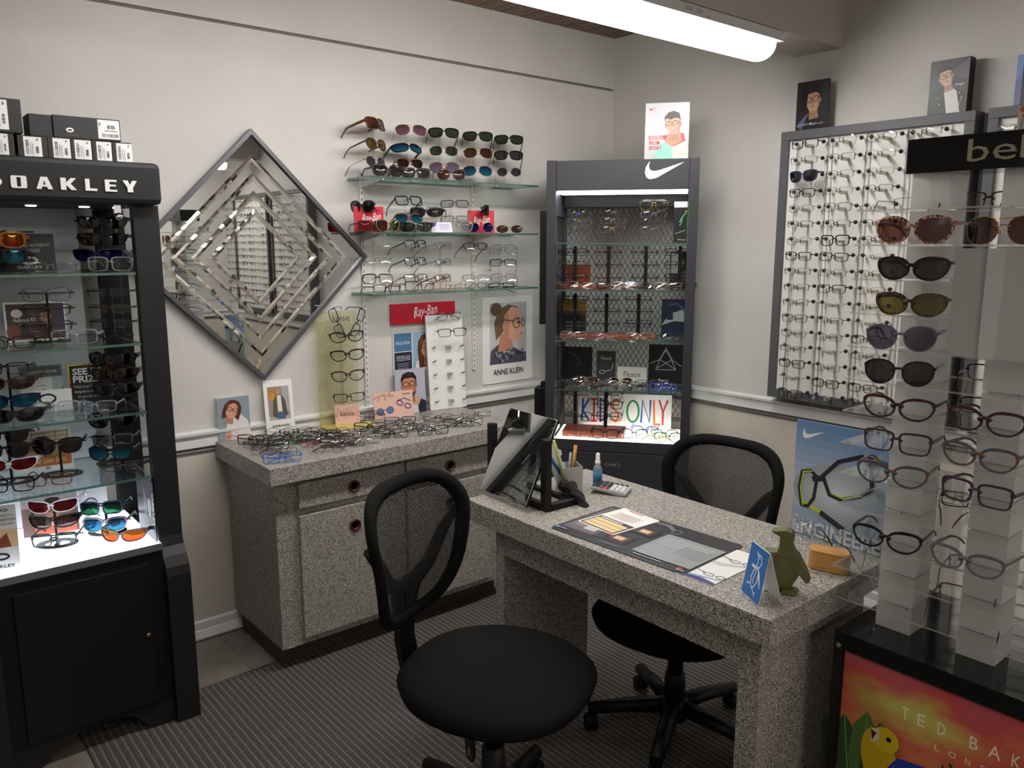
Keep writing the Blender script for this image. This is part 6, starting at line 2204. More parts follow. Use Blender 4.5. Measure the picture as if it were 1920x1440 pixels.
# ================================================================== on the counter
CZT = 0.8284
o, p = cardpx('photo_block', 'thick blue grey display block with a bob-haired woman in white shirt at the counter end', 'picture', 411.5, 828, 471, 744, CZT, 88, t=0.045, face_mat=pbr('card_bluegrey', (140, 156, 168), 0.4), edge=pbr('block_pale', (196, 196, 198), 0.45))
H = p.H
p.P([(0.22, 0), (0.24, H * 0.3), (0.3, H * 0.42), (0.52, H * 0.52), (0.72, H * 0.58), (0.93, H * 0.42), (1.0, H * 0.2), (1.0, 0)], (232, 222, 222))
p.P([(0.2, 0), (0.24, H * 0.26), (0.42, H * 0.28), (0.36, 0)], (222, 156, 130))
p.S([(0.56, H * 0.5), (0.6, H * 0.2)], 0.012, (206, 194, 196))
p.P([(0.44, H * 0.5), (0.5, H * 0.42), (0.56, H * 0.52), (0.66, H * 0.44), (0.7, H * 0.58), (0.58, H * 0.6)], (240, 234, 234))
face(p, 0.45, H * 0.70, 0.52, (222, 164, 138), (92, 52, 36), 'bob', (44, 24, 28), -0.28, 0.02)
p.T('THE', 0.55, H * 0.145, 0.1, (66, 50, 60), 0.03)
p.T('EVOLUTION', 0.56, H * 0.06, 0.62, (112, 70, 70), 0.062)
p.build(o)
o, p = cardpx('photo_card', 'white bordered photo card of a person in olive coat reading ANNE KLEIN on the counter', 'picture', 501, 816, 555, 713, CZT, 84, t=0.003, face_mat=PAPER, tilt=7)
H = p.H
p.R(0.13, H * 0.26, 0.87, H * 0.88, (150, 140, 140))
p.R(0.13, H * 0.62, 0.45, H * 0.88, (168, 128, 104))
p.E(0.28, H * 0.7, 0.12, 0.14, (206, 140, 60))
p.R(0.62, H * 0.4, 0.87, H * 0.88, (172, 168, 176))
p.R(0.13, H * 0.26, 0.87, H * 0.33, (176, 170, 166))
p.P([(0.26, H * 0.33), (0.3, H * 0.6), (0.42, H * 0.74), (0.58, H * 0.74), (0.72, H * 0.62), (0.78, H * 0.34), (0.66, H * 0.3), (0.36, H * 0.3)], (96, 82, 62))
p.P([(0.44, H * 0.4), (0.44, H * 0.72), (0.58, H * 0.72), (0.6, H * 0.4)], (226, 222, 220))
p.P([(0.42, H * 0.27), (0.42, H * 0.41), (0.66, H * 0.41), (0.7, H * 0.27)], (74, 104, 140))
face(p, 0.5, H * 0.79, 0.17, (216, 160, 134), (176, 136, 92), 'bob', (40, 30, 30))
p.T('ANNE KLEIN', 0.5, H * 0.13, 0.62, (30, 30, 32), 0.075, offset=0.008)
p.build(o)
# wall posters
def wallcard(name, label, u0, v0, u1, vt, x=0.002, t=0.004, **kw):
    A = on(u0, v0, 'x', x + t)
    return cardpx(name, label, 'poster', u0, v0, u1, vt, A.z, 90, ('x', x + t), t=t, **kw)


o, p = wallcard('poster', 'white bordered wall poster of a blonde woman in profile reading ANNE KLEIN', 905, 722, 998, 556, face_mat=PAPER)
H = p.H
p.R(0.14, H * 0.22, 0.87, H * 0.93, (202, 198, 202))
p.R(0.7, H * 0.22, 0.87, H * 0.93, (186, 180, 184))
p.P([(0.14, H * 0.22), (0.16, H * 0.38), (0.3, H * 0.45), (0.55, H * 0.43), (0.72, H * 0.36), (0.87, H * 0.33), (0.87, H * 0.22)], (84, 82, 98))
for i in range(26):
    a = random.Random(i)
    p.E(0.18 + a.random() * 0.64, H * (0.235 + a.random() * 0.13), 0.018, 0.03, (150, 148, 160) if i % 2 else (52, 50, 66), a.random())
p.P([(0.3, H * 0.36), (0.34, H * 0.6), (0.56, H * 0.5), (0.6, H * 0.42), (0.5, H * 0.38)], (196, 138, 112))
p.P([(0.26, H * 0.5), (0.22, H * 0.7), (0.32, H * 0.86), (0.5, H * 0.91), (0.68, H * 0.88), (0.76, H * 0.8), (0.6, H * 0.84), (0.46, H * 0.76), (0.4, H * 0.6)], (112, 92, 76))
p.E(0.26, H * 0.86, 0.11, 0.1, (104, 84, 70))
p.P([(0.4, H * 0.6), (0.42, H * 0.78), (0.56, H * 0.88), (0.72, H * 0.86), (0.77, H * 0.76), (0.76, H * 0.7), (0.82, H * 0.63), (0.77, H * 0.6), (0.78, H * 0.57), (0.755, H * 0.55), (0.76, H * 0.52), (0.7, H * 0.475), (0.58, H * 0.48), (0.48, H * 0.53)], (222, 168, 142))
p.P([(0.4, H * 0.6), (0.42, H * 0.78), (0.5, H * 0.82), (0.52, H * 0.62), (0.5, H * 0.52)], (200, 142, 116))
p.E(0.42, H * 0.66, 0.035, 0.06, (206, 146, 122))
p.P([(0.74, H * 0.562), (0.785, H * 0.575), (0.76, H * 0.543)], (170, 80, 80))
p.E(0.7, H * 0.69, 0.03, 0.014, (60, 44, 40))
p.P([(0.62, H * 0.735), (0.7, H * 0.75), (0.75, H * 0.735), (0.7, H * 0.74)], (120, 84, 62))
p.S(ell(0.66, H * 0.685, 0.065, 0.075), 0.014, (34, 26, 28), True)
p.S(ell(0.79, H * 0.69, 0.03, 0.065), 0.012, (34, 26, 28), True)
p.S([(0.6, H * 0.71), (0.42, H * 0.735)], 0.012, (34, 26, 28))
p.S([(0.44, H * 0.6), (0.44, H * 0.56)], 0.014, (150, 106, 60))
p.S([(0.6, H * 0.42), (0.52, H * 0.36), (0.4, H * 0.36)], 0.012, (210, 206, 210))
for x in (0.03, 0.97):
    for y in (0.03, H - 0.03):
        p.E(x, y, 0.014, 0.014, (206, 206, 206))
p.T('ANNE KLEIN', 0.5, H * 0.095, 0.6, (32, 32, 34), 0.085, offset=0.008)
p.build(o)
o, p = wallcard('poster', 'wall collage poster with blue and navy tiles and a long-haired woman', 738, 706, 850, 620, face_mat=pbr('poster_pale2', (206, 210, 214), 0.4))
H = p.H
p.R(0.02, H * 0.56, 0.3, H * 0.98, (74, 112, 152))
p.R(0.02, H * 0.03, 0.3, H * 0.54, (40, 42, 62))
p.R(0.32, H * 0.03, 0.78, H * 0.98, (142, 172, 196))
p.R(0.8, H * 0.03, 0.98, H * 0.98, (84, 118, 150))
p.T('EVOLUTION', 0.16, H * 0.72, 0.22, WHT, 0.04)
p.T('WINTER 2018', 0.16, H * 0.4, 0.22, (206, 206, 210), 0.036)
p.T('COLLECTION', 0.16, H * 0.34, 0.22, (206, 206, 210), 0.036)
p.lines(0.07, 0.25, H * 0.26, 4, 0.03, (150, 150, 160), 0.01)
p.P([(0.34, 0.03), (0.38, H * 0.3), (0.56, H * 0.4), (0.74, H * 0.3), (0.78, 0.03)], (226, 222, 224))
face(p, 0.56, H * 0.62, 0.3, (214, 160, 134), (96, 58, 38), 'long', (44, 28, 28), 0.05)
p.build(o)
# red plaque
o = thing('brand_plaque', 'red wall plaque with white Ray-Ban script under the lowest glass shelf', 'sign', (0.002, -1.29, 1.246), rad(90))
MB().box(-0.182, 0.182, -0.012, 0, 0, 0.096).build('plaque', RED, o, bevel=0.001)
p = Print(0.364)
p.T('Ray-Ban', 0.52, 0.10, 0.36, (240, 236, 238), 0.125, rot=0.09, shear=0.25, offset=0.004)
p.S([(0.36, 0.19), (0.36, 0.07)], 0.012, (240, 236, 238))
p.build(o, loc=(0, -0.012, 0))
# smiling man
o, p = cardpx('photo_card', 'photo card of a smiling bearded man in dark jacket and glasses on the counter', 'picture', 744, 778, 800, 692, CZT, 84, face_mat=pbr('card_lilac', (176, 176, 194), 0.4), tilt=4)
H = p.H
p.P([(0.1, 0), (0.24, H * 0.24), (0.5, H * 0.3), (0.8, H * 0.32), (1.0, H * 0.25), (1.0, 0)], (36, 36, 52))
p.P([(0.5, 0), (0.52, H * 0.26), (0.72, H * 0.22), (0.74, 0)], (222, 214, 210))
p.P([(0.54, H * 0.2), (0.62, H * 0.38), (0.84, H * 0.32), (0.74, H * 0.16)], (196, 168, 130))
face(p, 0.46, H * 0.64, 0.62, (190, 128, 92), (36, 28, 26), 'short', (30, 24, 24), 0.06)
p.P([(0.24, H * 0.53), (0.28, H * 0.42), (0.42, H * 0.36), (0.6, H * 0.38), (0.7, H * 0.5), (0.58, H * 0.46), (0.36, H * 0.46)], (92, 60, 46))
p.P([(0.34, H * 0.51), (0.56, H * 0.52), (0.52, H * 0.47), (0.4, H * 0.465)], (240, 236, 232))
p.build(o)
PINKC = pbr('card_pink', (228, 186, 170), 0.4)
o, p = cardpx('brand_card', 'pink card with blue round sunglasses and purple frame reading kensie on the counter', 'sign', 703, 789, 776, 735, CZT, 82, face_mat=PINKC, tilt=6)
H = p.H
for q in ([(0.0, H * 0.8), (0.2, H * 0.9), (0.5, H * 0.85)], [(0.1, H * 0.68), (0.16, H * 0.9)], [(0.26, H * 0.95), (0.3, H * 0.7)], [(0.4, H * 0.98), (0.44, H * 0.8)]):
    p.S(q, 0.035, (196, 146, 132))
p.E(0.15, H * 0.3, 0.085, 0.075, (96, 120, 176))
p.E(0.4, H * 0.33, 0.085, 0.075, (96, 120, 176))
p.S(ell(0.15, H * 0.3, 0.088, 0.078), 0.014, (74, 50, 70), True)
p.S(ell(0.4, H * 0.33, 0.088, 0.078), 0.014, (74, 50, 70), True)
p.S([(0.06, H * 0.38), (0.0, H * 0.34)], 0.014, (74, 50, 70))
p.S([(0.23, H * 0.34), (0.32, H * 0.36)], 0.014, (74, 50, 70))
p.S(ell(0.66, H * 0.56, 0.08, 0.055, -0.4), 0.022, (66, 44, 96), True)
p.S(ell(0.86, H * 0.42, 0.08, 0.055, -0.4), 0.022, (66, 44, 96), True)
p.S([(0.6, H * 0.66), (0.78, H * 0.72), (0.95, H * 0.6)], 0.018, (66, 44, 96))
p.T('kensie', 0.84, H * 0.85, 0.2, (60, 44, 50), 0.06)
p.build(o)

# acrylic leaf-print stand with stacked frames
A = on(612, 800, 'z', CZT)
KX = 0.10
k = on(650, 792, 'x', KX)
o = thing('frame_stand', 'clear acrylic stand with leafy printed back panel and yellow tray reading kensie on the counter', 'stand', (KX, k.y, CZT), rad(80))
MB().box(-0.105, 0.075, 0.045, 0.049, 0.004, 0.50).build('back_panel', LEAFY, o)
MB().box(-0.105, 0.115, -0.07, 0.05, 0.0003, 0.0036).build('tray', pbr('tray_yellow', (206, 186, 104), 0.4), o)
MB().box(-0.006, 0.006, 0.036, 0.0445, 0.004, 0.49).build('spine', ACRY, o)
p = Print(0.18)
rl = random.Random(5)
for i in range(34):
    a, b_ = rl.random(), rl.random() * 2.6
    t = rl.random() * 6
    p.S([(a, b_), (min(0.99, max(0.01, a + 0.14 * cos(t))), min(2.7, max(0.01, b_ + 0.14 * sin(t)))), (min(0.99, max(0.01, a + 0.2 * cos(t + 0.6))), min(2.7, max(0.01, b_ + 0.22 * sin(t + 0.6))))], 0.007, (206, 204, 176))
p.T('kensie', 0.62, 2.52, 0.42, (60, 56, 56), 0.15)
p.build(o, loc=(-0.015, 0.0449, 0.004))
fm = Matrix.Translation((KX, k.y, CZT)) @ Matrix.Rotation(rad(80), 4, 'Z')
KG = 'frames on the leaf-print stand'
for i, (z, kd, c, th, rl_) in enumerate(((0.455, 'rectangular', 'navy', 40, 70), (0.395, 'cat-eye', 'black', 66, 0), (0.315, 'cat-eye', 'black', 62, 0), (0.225, 'cat-eye', 'burgundy', 62, 0), (0.13, 'rectangular', 'black', 60, 0))):
    q = fm @ Vector((0.005 if i else -0.04, -0.03, z))
    eye(kd, c, 'clear', q, th, '%s, %s from the top of the leaf-print counter stand' % (desc(kd, c, 'clear'), ORD[i]), KG, roll=rl_ if i == 0 else -4, scale=1.02)
q = fm @ Vector((0.06, -0.03, 0.455))
eye('rectangular', 'matt black', 'clear', q, 100, 'matt black rectangular eyeglasses hung slanting at the upper end of the leaf-print counter stand', KG, roll=-60)
c_, p = card('brand_card', 'small pink card reading kensie standing on the yellow tray', 'sign', fm @ Vector((0.012, 0.018, 0.0042)), 76, 0.11, 0.085, 0.002, PINKC, 6)
for i in range(14):
    a = rl.random()
    p.E(0.04 + 0.1 * rl.random() if i % 2 else 0.86 + 0.1 * rl.random(), 0.1 + 0.6 * rl.random(), 0.016, 0.024, (196, 60, 84), a * 3)
p.T('kensie', 0.5, 0.32, 0.56, (74, 52, 56), 0.2)
p.build(c_)
for i, (u, v, kd, c) in enumerate(((662, 786, 'oval', 'black'), (697, 782, 'oval', 'brown'))):
    P = on(u, v, 'z', CZT + 0.02)
    eye(kd, c, 'clear', (P.x, P.y, CZT + 0.0045 + half_h(kd)), 72, '%s resting on the yellow tray, %s' % (desc(kd, c, 'clear'), ('nearer the block of the bob-haired woman', 'nearer the pink blue-sunglasses card')[i]), KG, fold=True, tilt=20)

# white rack with paired pegs
k = on(842, 778, 'x', 0.085)
o = thing('peg_rack', 'white upright rack with rows of clear pegs and two frames on the counter', 'stand', (0.085, k.y, CZT), (rad(-5), 0, rad(82)))
MB().box(-0.098, 0.098, 0, 0.012, 0.0, 0.455).build('panel', pbr('rack_white', (232, 230, 228), 0.35), o, bevel=0.002)
MB().box(-0.098, 0.098, 0.0125, 0.08, 0.0, 0.006).build('foot', ACRY, o)
pk = MB().box(-0.012, 0.012, -0.018, 0, -0.009, 0.006).box(-0.004, 0.004, -0.03, -0.018, -0.006, 0.004).mesh('nose_peg', [ACRYE])
sk = MB().tube([(0, 0, 0), (0, -0.022, 0.0), (0, -0.03, 0.008)], 0.003, 6).mesh('temple_peg', [pbr('peg_grey', (120, 118, 118), 0.4)])
for i in range(5):
    z = 0.30 - i * 0.065
    child(o, 'nose_peg', pk, (0.01, -0.0005, z))
    for sd in (-1, 1):
        child(o, 'temple_peg', sk, (sd * 0.075 + 0.005, -0.0005, z))
p = Print(0.196)
p.T('EYEWEAR', 0.45, 2.1, 0.4, (214, 210, 208), 0.06)
for i in range(5):
    pass
fm = Matrix.Translation((0.085, k.y, CZT)) @ Matrix.Rotation(rad(82), 4, 'Z')
eye('rectangular', 'matt black', 'clear', fm @ Vector((0.0, -0.045, 0.375)), 62, 'matt black rectangular eyeglasses across the top of the white peg rack', 'frames on the white peg rack', roll=-3, scale=1.04)
eye('round', 'gunmetal', 'clear', fm @ Vector((0.0, -0.018, 0.452)), 80, 'thin round eyeglasses standing over the top edge of the white peg rack', 'frames on the white peg rack', fold=True, scale=1.05)

# folded frames spread over the counter
CG = 'folded frames spread on the counter'
CL = [(265, 872, 'rectangular', 'brown'), (330, 878, 'rectangular', 'black'), (300, 893, 'slim', 'gunmetal'), (360, 905, 'rectangular', 'matt black'), (350, 930, 'slim', 'gunmetal'), (405, 945, 'slim', 'bronze'), (425, 978, 'rectangular', 'blue'),
      (425, 826, 'oval', 'dark red tortoise'), (505, 826, 'oval', 'black'), (455, 855, 'oval', 'black'), (530, 852, 'rectangular', 'dark tortoise'), (545, 875, 'slim', 'black'), (575, 862, 'oval', 'matt black'), (470, 872, 'slim', 'green'),
      (650, 822, 'oval', 'brown'), (720, 832, 'oval', 'black'), (665, 848, 'rectangular', 'gunmetal'), (735, 862, 'rectangular', 'black'), (625, 892, 'oval', 'red'), (690, 920, 'round', 'burgundy'), (780, 845, 'slim', 'black'), (820, 868, 'rectangular', 'dark tortoise'), (800, 890, 'slim', 'burgundy'), (890, 878, 'rectangular', 'silver'), (740, 888, 'rectangular', 'matt black'),
      (925, 800, 'rectangular', 'black'), (1000, 800, 'oval', 'brown'), (960, 832, 'oval', 'matt black'), (1050, 838, 'rectangular', 'black'), (1100, 766, 'rectangular', 'navy'), (1160, 772, 'slim', 'gunmetal'), (1185, 803, 'oval', 'black'), (1240, 795, 'oval', 'burgundy'), (1290, 820, 'rectangular', 'black'), (1315, 745, 'oval', 'black'), (1375, 752, 'slim', 'bronze'), (1435, 775, 'rectangular', 'gunmetal'), (1490, 775, 'round', 'black'), (1535, 722, 'slim', 'burgundy')]
PLC = ['by the bob-haired woman block', 'before the white bordered card', 'under the leaf-print stand', 'in front of the yellow tray', 'before the pink card', 'in front of the white peg rack']
for i, (x, y, kd, c) in enumerate(CL):
    u, v = 390 + x / 3.048, 540 + y / 3.048
    P = on(u, v, 'z', CZT + 0.014)
    pl_ = PLC[min(5, int((x - 200) / 225))]
    row = 'rear' if y < 800 else 'middle' if y < 860 else 'front' if y < 920 else 'foremost'
    eye(kd, c, 'clear', (P.x, P.y, CZT + half_h(kd) * 0.86 + 0.002), 64 + ((i * 53) % 25 - 12), '%s folded %s, %s of %s row' % (desc(kd, c, 'clear'), pl_, ORD[sum(1 for q in CL[:i] if (q[1] < 800) == (y < 800) and min(5, int((q[0] - 200) / 225)) == min(5, int((x - 200) / 225)))], row), CG, tilt=16, fold=True, tc=c, scale=1.06)
o, p = card('leaning_panel', 'plain pale panel leaning on the wall at the far end of the counter', 'panel', (0.07, -0.86, 0.30), 90, 0.46, 0.47, 0.012, pbr('panel_lilac', (206, 202, 206), 0.5), 0)
p = None
o.location.z = 0.30
o.location.x = 0.014
MB().box(-0.23, 0.23, 0, 0.012, -0.30, -0.0005).build('lower_panel', pbr('panel_lilac', (206, 202, 206), 0.5), o)

# ================================================================== on the desk
D0 = DZ + 0.0004
# tilting mirror on a black two-post stand
R_ = on(1027, 957, 'z', DZ)
mw = 0.285
o = thing('table_mirror', 'tilted rectangular table mirror on black two-post stand at the desk end', 'mirror', (R_.x - mw / 2, R_.y, DZ), rad(-3))
pz = on(1027, 823, 'y', R_.y).z - DZ
for s in (-1, 1):
    a, b_ = sorted((s * mw / 2 - 0.013, s * mw / 2 + 0.013))
    MB().box(a, b_, -0.013, 0.013, 0.0006, pz).build('post', BLACK2, o, bevel=0.003)
    MB().box(a, b_, 0.0135, 0.13, 0.0006, 0.02).build('foot', BLACK2, o, bevel=0.002)
MB().box(-mw / 2 + 0.0135, mw / 2 - 0.0135, -0.01, 0.01, 0.0006, 0.022).build('cross_bar', BLACK2, o)
MB().box(-mw / 2 + 0.0135, mw / 2 - 0.0135, 0.105, 0.125, 0.0006, 0.014).build('cross_bar', BLACK2, o)
mh = 0.30
pan = thing('mirror_panel', None, None, (0, -0.004, pz * 0.62), (rad(-26), 0, 0))
pan.parent = o
g = MB().box(-0.122, 0.122, 0.001, 0.007, -mh * 0.46, mh * 0.5).build('mirror_backing', BLACK2, o, loc=(0, -0.004, pz * 0.62), rot=(rad(-26), 0, 0))
bpy.data.objects.remove(pan)
MB().box(-0.122, 0.122, -0.003, 0.0005, -mh * 0.46, mh * 0.5).build('mirror_glass', MIRROR, o, loc=(0, -0.004, pz * 0.62), rot=(rad(-26), 0, 0), bevel=0.002)
for s in (-1, 1):
    MB().tube([(s * 0.118, 0.0, pz * 0.62), (s * (mw / 2 + 0.014), 0.0, pz * 0.62)], 0.006, 8).build('pivot', BLACK2, o)
# pen cup with pens and rulers: each its own thing
P = on(1067, 921, 'z', DZ)
o = thing('pen_cup', 'square grey metal pen cup on the desk beside the table mirror', 'cup', P, rad(62))
cs = 0.036
b = MB()
ch = 0.092
MET = pbr('cup_metal', (186, 186, 184), 0.45, 0.35)
b.box(-cs, cs, -cs, -cs + 0.002, 0.0006, ch).box(-cs, cs, cs - 0.002, cs, 0.0006, ch).box(-cs, -cs + 0.002, -cs + 0.002, cs - 0.002, 0.0006, ch).box(cs - 0.002, cs, -cs + 0.002, cs - 0.002, 0.0006, ch).box(-cs, cs, -cs, cs, 0.0004, 0.002)
b.build('cup', MET, o)
CM = Matrix.Translation(P) @ Matrix.Rotation(rad(62), 4, 'Z')


def stick(name, label, cat, a, b_, r, mat, flat=1.0, n=8, group='things in the pen cup'):
    A_, B_ = CM @ Vector(a), CM @ Vector(b_)
    o = MB().tube([A_ - A_, (B_ - A_) * 0.5, B_ - A_], r, n, flat=flat).build(name, mat, loc=A_)
    return tag(o, label, cat, group)


stick('bamboo_stick', 'flat bamboo stick standing in the grey pen cup', 'stick', (0.012, 0.02, 0.01), (0.03, 0.03, 0.15), 0.009, BAMBOO, 0.35, 4)
stick('pen', 'pale grey pen standing in the grey pen cup', 'pen', (0.0, 0.02, 0.01), (0.012, 0.028, 0.125), 0.0045, pbr('pen_grey', (150, 160, 168), 0.3))
stick('pen', 'blue pen leaning out of the grey pen cup towards the table mirror', 'pen', (-0.01, -0.012, 0.03), (-0.07, -0.02, 0.125), 0.0055, pbr('pen_blue', (30, 100, 170), 0.3))
stick('strap', 'olive green eyewear strap hanging over the pen cup', 'strap', (-0.03, -0.045, 0.045), (-0.055, 0.0, 0.18), 0.006, pbr('strap_green', (140, 146, 40), 0.5), 0.4, 6)
# white ruler with notches
A_ = CM @ Vector((-0.02, 0.012, 0.02))
o = thing('ruler', 'white notched fitting ruler standing in the grey pen cup', 'ruler', A_, (rad(-8), rad(-16), rad(50)), 'things in the pen cup')
ol = [(-0.018, 0), (0.022, 0), (0.022, 0.05), (0.028, 0.055), (0.028, 0.07), (0.02, 0.075), (0.02, 0.095), (0.027, 0.1), (0.027, 0.115), (0.018, 0.12), (0.018, 0.14), (0.0, 0.145), (0.0, 0.15), (-0.004, 0.17), (-0.012, 0.176), (-0.022, 0.17), (-0.026, 0.15)]
MB().prism(ol, -0.001, 0.001, 'y').build('blade', PAPER, o)
# spray bottle
P = on(1120, 911, 'z', DZ)
o = thing('spray_bottle', 'small clear spray bottle with white pump and blue label on the desk', 'bottle', P)
MB().lathe([(0.0145, 0.0006), (0.0155, 0.004), (0.0155, 0.062), (0.012, 0.07), (0.0085, 0.074)], 18).build('body', thin_glass('bottle_plastic', (214, 226, 232), 0.08, 0.05, 0.5, 0.35, (206, 222, 230)), o)
MB().lathe([(0.0157, 0.012), (0.0157, 0.05)], 18).build('label_band', pbr('label_blue', (40, 110, 150), 0.35), o)
MB().lathe([(0.0095, 0.0745), (0.0095, 0.088), (0.007, 0.09), (0.007, 0.112), (0.005, 0.116)], 16).build('pump', PAPER, o)
# calculator
P = on(1145, 922, 'z', DZ)
o = thing('calculator', 'silver and black calculator tilted up on the desk beside the spray bottle', 'calculator', P, (rad(0), 0, rad(28)))
MB().prism([(-0.062, 0.016), (-0.058, 0.024), (0.062, 0.012), (0.062, 0.002), (0.04, 0.0006)], -0.042, 0.042, 'y').build('body', pbr('calc_silver', (170, 170, 172), 0.35), o, bevel=0.002)
sl = -0.012 / 0.12


def cq(x):
    return 0.024 + (x + 0.058) * sl + 0.0006


DKK = pbr('key_dark', (44, 42, 46), 0.4)
WKK = pbr('key_white', (214, 214, 212), 0.4)
RKK = pbr('key_red', (180, 40, 50), 0.4)
scr = MB().prism([(-0.056, cq(-0.056)), (-0.03, cq(-0.03)), (-0.03, cq(-0.03) + 0.001), (-0.056, cq(-0.056) + 0.001)], -0.036, 0.036, 'y').build('screen', pbr('calc_screen', (40, 46, 46), 0.15), o)
for i in range(5):
    for j in range(5):
        x, y = -0.020 + i * 0.0165, -0.033 + j * 0.0165
        MB().prism([(x - 0.006, cq(x - 0.006)), (x + 0.006, cq(x + 0.006)), (x + 0.006, cq(x + 0.006) + 0.003), (x - 0.006, cq(x - 0.006) + 0.003)], y - 0.006, y + 0.006, 'y').build('key', RKK if (i, j) in ((0, 0), (1, 0)) else (DKK if i < 2 or j == 4 else WKK), o)
# black cleaning cloth, crumpled
A_ = on(1052, 926, 'z', DZ)
B_ = on(1100, 952, 'z', DZ)
b = MB()
n = 9
dv = (B_ - A_)
pth = [Vector((0, 0, 0.012)) + dv * (i / (n - 1)) + Vector((0, 0, [0.012, 0.022, 0.018, 0.026, 0.016, 0.012, 0.006, -0.003, -0.007][i])) for i in range(n)]
rr = [0.012, 0.022, 0.02, 0.024, 0.019, 0.018, 0.016, 0.012, 0.004]
b.tube(pth, rr, 10)
v2 = []
rl = random.Random(9)
for v in b.v:
    v2.append((v[0] + rl.uniform(-0.003, 0.003), v[1] + rl.uniform(-0.003, 0.003), max(0.0008, v[2] + rl.uniform(-0.002, 0.004))))
b.v = v2
b.s = [False] * len(b.s)
tag(b.build('cleaning_cloth', pbr('cloth_black', (30, 27, 28), 0.9), loc=(A_.x, A_.y, DZ)), 'crumpled black cleaning cloth at the foot of the table mirror', 'cloth')

# counter mat and papers lying flat: canvas x along the mat, y across


def flat(name, label, cat, corners, z, t, mat, radius=0.008, w=None):
    """corners: pixels of near-left, near-right, far-right (mat lies on plane z)"""
    A, B, C_ = [on(*c, 'z', z) for c in corners]
    X = (B - A)
    w = X.length
    X.normalize()
    h = (C_ - B).dot(Vector((-X.y, X.x, 0)))
    th = math.atan2(X.y, X.x)
    M_ = (A + B) / 2
    o = thing(name, label, cat, (M_.x, M_.y, z), th)
    MB().prism(rrect(-w / 2, w / 2, 0, h, radius), 0.0002, t, 'z').build('sheet', mat, o)
    p = Print(w)
    p.H = h / w
    return o, p


FLATR = (rad(-90), 0, 0)


def lay(p, o, z):
    ob = p.mb
    ob.v = [(v[0], v[2], z - v[1]) for v in ob.v]
    return ob.build('print', p.mats, o)


o, p = flat('counter_mat', 'dark counter mat printed with grey panels and frame pictures in the middle of the desk', 'mat', ((1031, 990), (1282, 1079), (1397, 1025)), D0, 0.0022, pbr('mat_dark', (44, 43, 46), 0.3), 0.014)
H = p.H
p.R(0.02, 0.09, 0.27, H * 0.95, (104, 98, 104))
p.R(0.05, 0.16, 0.2, 0.28, (130, 122, 126))
p.R(0.15, 0.14, 0.24, 0.2, (196, 194, 194))
for i in range(4):
    p.E(0.07 + 0.03 * (i % 2), 0.36 + 0.03 * (i // 2), 0.013, 0.013, (206, 200, 204))
p.R(0.28, 0.09, 0.5, H * 0.3, (60, 56, 60))
for cx, cy in ((0.42, 0.17), (0.46, 0.37)):
    p.R(cx - 0.09, cy - 0.06, cx + 0.09, cy + 0.06, (30, 26, 28))
    p.R(cx - 0.06, cy - 0.045, cx + 0.06, cy + 0.045, (96, 60, 44))
    p.R(cx - 0.035, cy - 0.025, cx + 0.035, cy + 0.025, (222, 190, 156))
p.S([(0.42, 0.55), (0.5, 0.56), (0.56, 0.52)], 0.03, (120, 116, 122))
p.S(ell(0.6, 0.5, 0.03, 0.035), 0.006, (150, 148, 152), True)
p.S([(0.3, 0.62), (0.6, 0.64)], 0.005, (96, 92, 96))
p.R(0.585, 0.075, 0.985, H * 0.72, (150, 154, 156))
p.lines(0.62, 0.94, H * 0.62, 4, 0.035, (176, 180, 182), 0.012)
p.lines(0.62, 0.86, H * 0.36, 7, 0.03, (172, 176, 178), 0.01)
p.R(0.78, 0.2, 0.96, 0.34, (140, 144, 146))
p.lines(0.36, 0.54, 0.05, 2, 0.016, (120, 118, 122), 0.006)
p.E(0.03, 0.045, 0.014, 0.014, (120, 150, 190))
p.R(0.05, 0.04, 0.1, 0.055, (140, 150, 170))
p.E(0.94, 0.045, 0.013, 0.013, (200, 70, 60))
p.R(0.93, 0.018, 0.98, 0.03, (170, 168, 170))
lay(p, o, 0.0022)
MATZ = D0 + 0.0026
o, p = flat('price_sheet', 'white and sand laminated sheet lying on the counter mat', 'sheet', ((1083, 977), (1149, 1004), (1242, 979)), MATZ, 0.0012, PAPER, 0.006)
H = p.H
p.R(0.04, 0.03, 0.96, 0.62, (60, 52, 44))
p.R(0.08, 0.07, 0.92, 0.5, (222, 200, 150))
for i in range(5):
    p.R(0.1, 0.1 + i * 0.078, 0.9, 0.14 + i * 0.078, (206, 176, 116) if i % 2 else (234, 218, 178))
p.R(0.1, 0.52, 0.7, 0.58, (206, 200, 196))
p.R(0.75, 0.02, 0.92, 0.06, (200, 60, 50))
p.lines(0.15, 0.8, H * 0.78, 6, 0.06, (206, 176, 166), 0.018)
p.lines(0.2, 0.7, H * 0.94, 1, 0.05, (200, 110, 96), 0.03)
lay(p, o, 0.0012)
o, p = flat('lens_brochure', 'white brochure with blue wave and two frame pictures at the end of the counter mat', 'leaflet', ((1262, 1072), (1336, 1099), (1449, 1053)), D0 - 0.0002, 0.0018, PAPER, 0.002)
H = p.H
p.P([(0.0, 0.0), (1, 0), (1, 0.1), (0.6, 0.18), (0.2, 0.12), (0, 0.2)], (60, 62, 130))
p.P([(0, 0.2), (0.3, 0.2), (1, 0.34), (1, 0.3), (0.4, 0.14)], (150, 160, 200))
p.P([(0, H * 0.5), (0.5, H * 0.48), (1, H * 0.62), (1, H * 0.66), (0.4, H * 0.55), (0, H * 0.58)], (206, 202, 200))
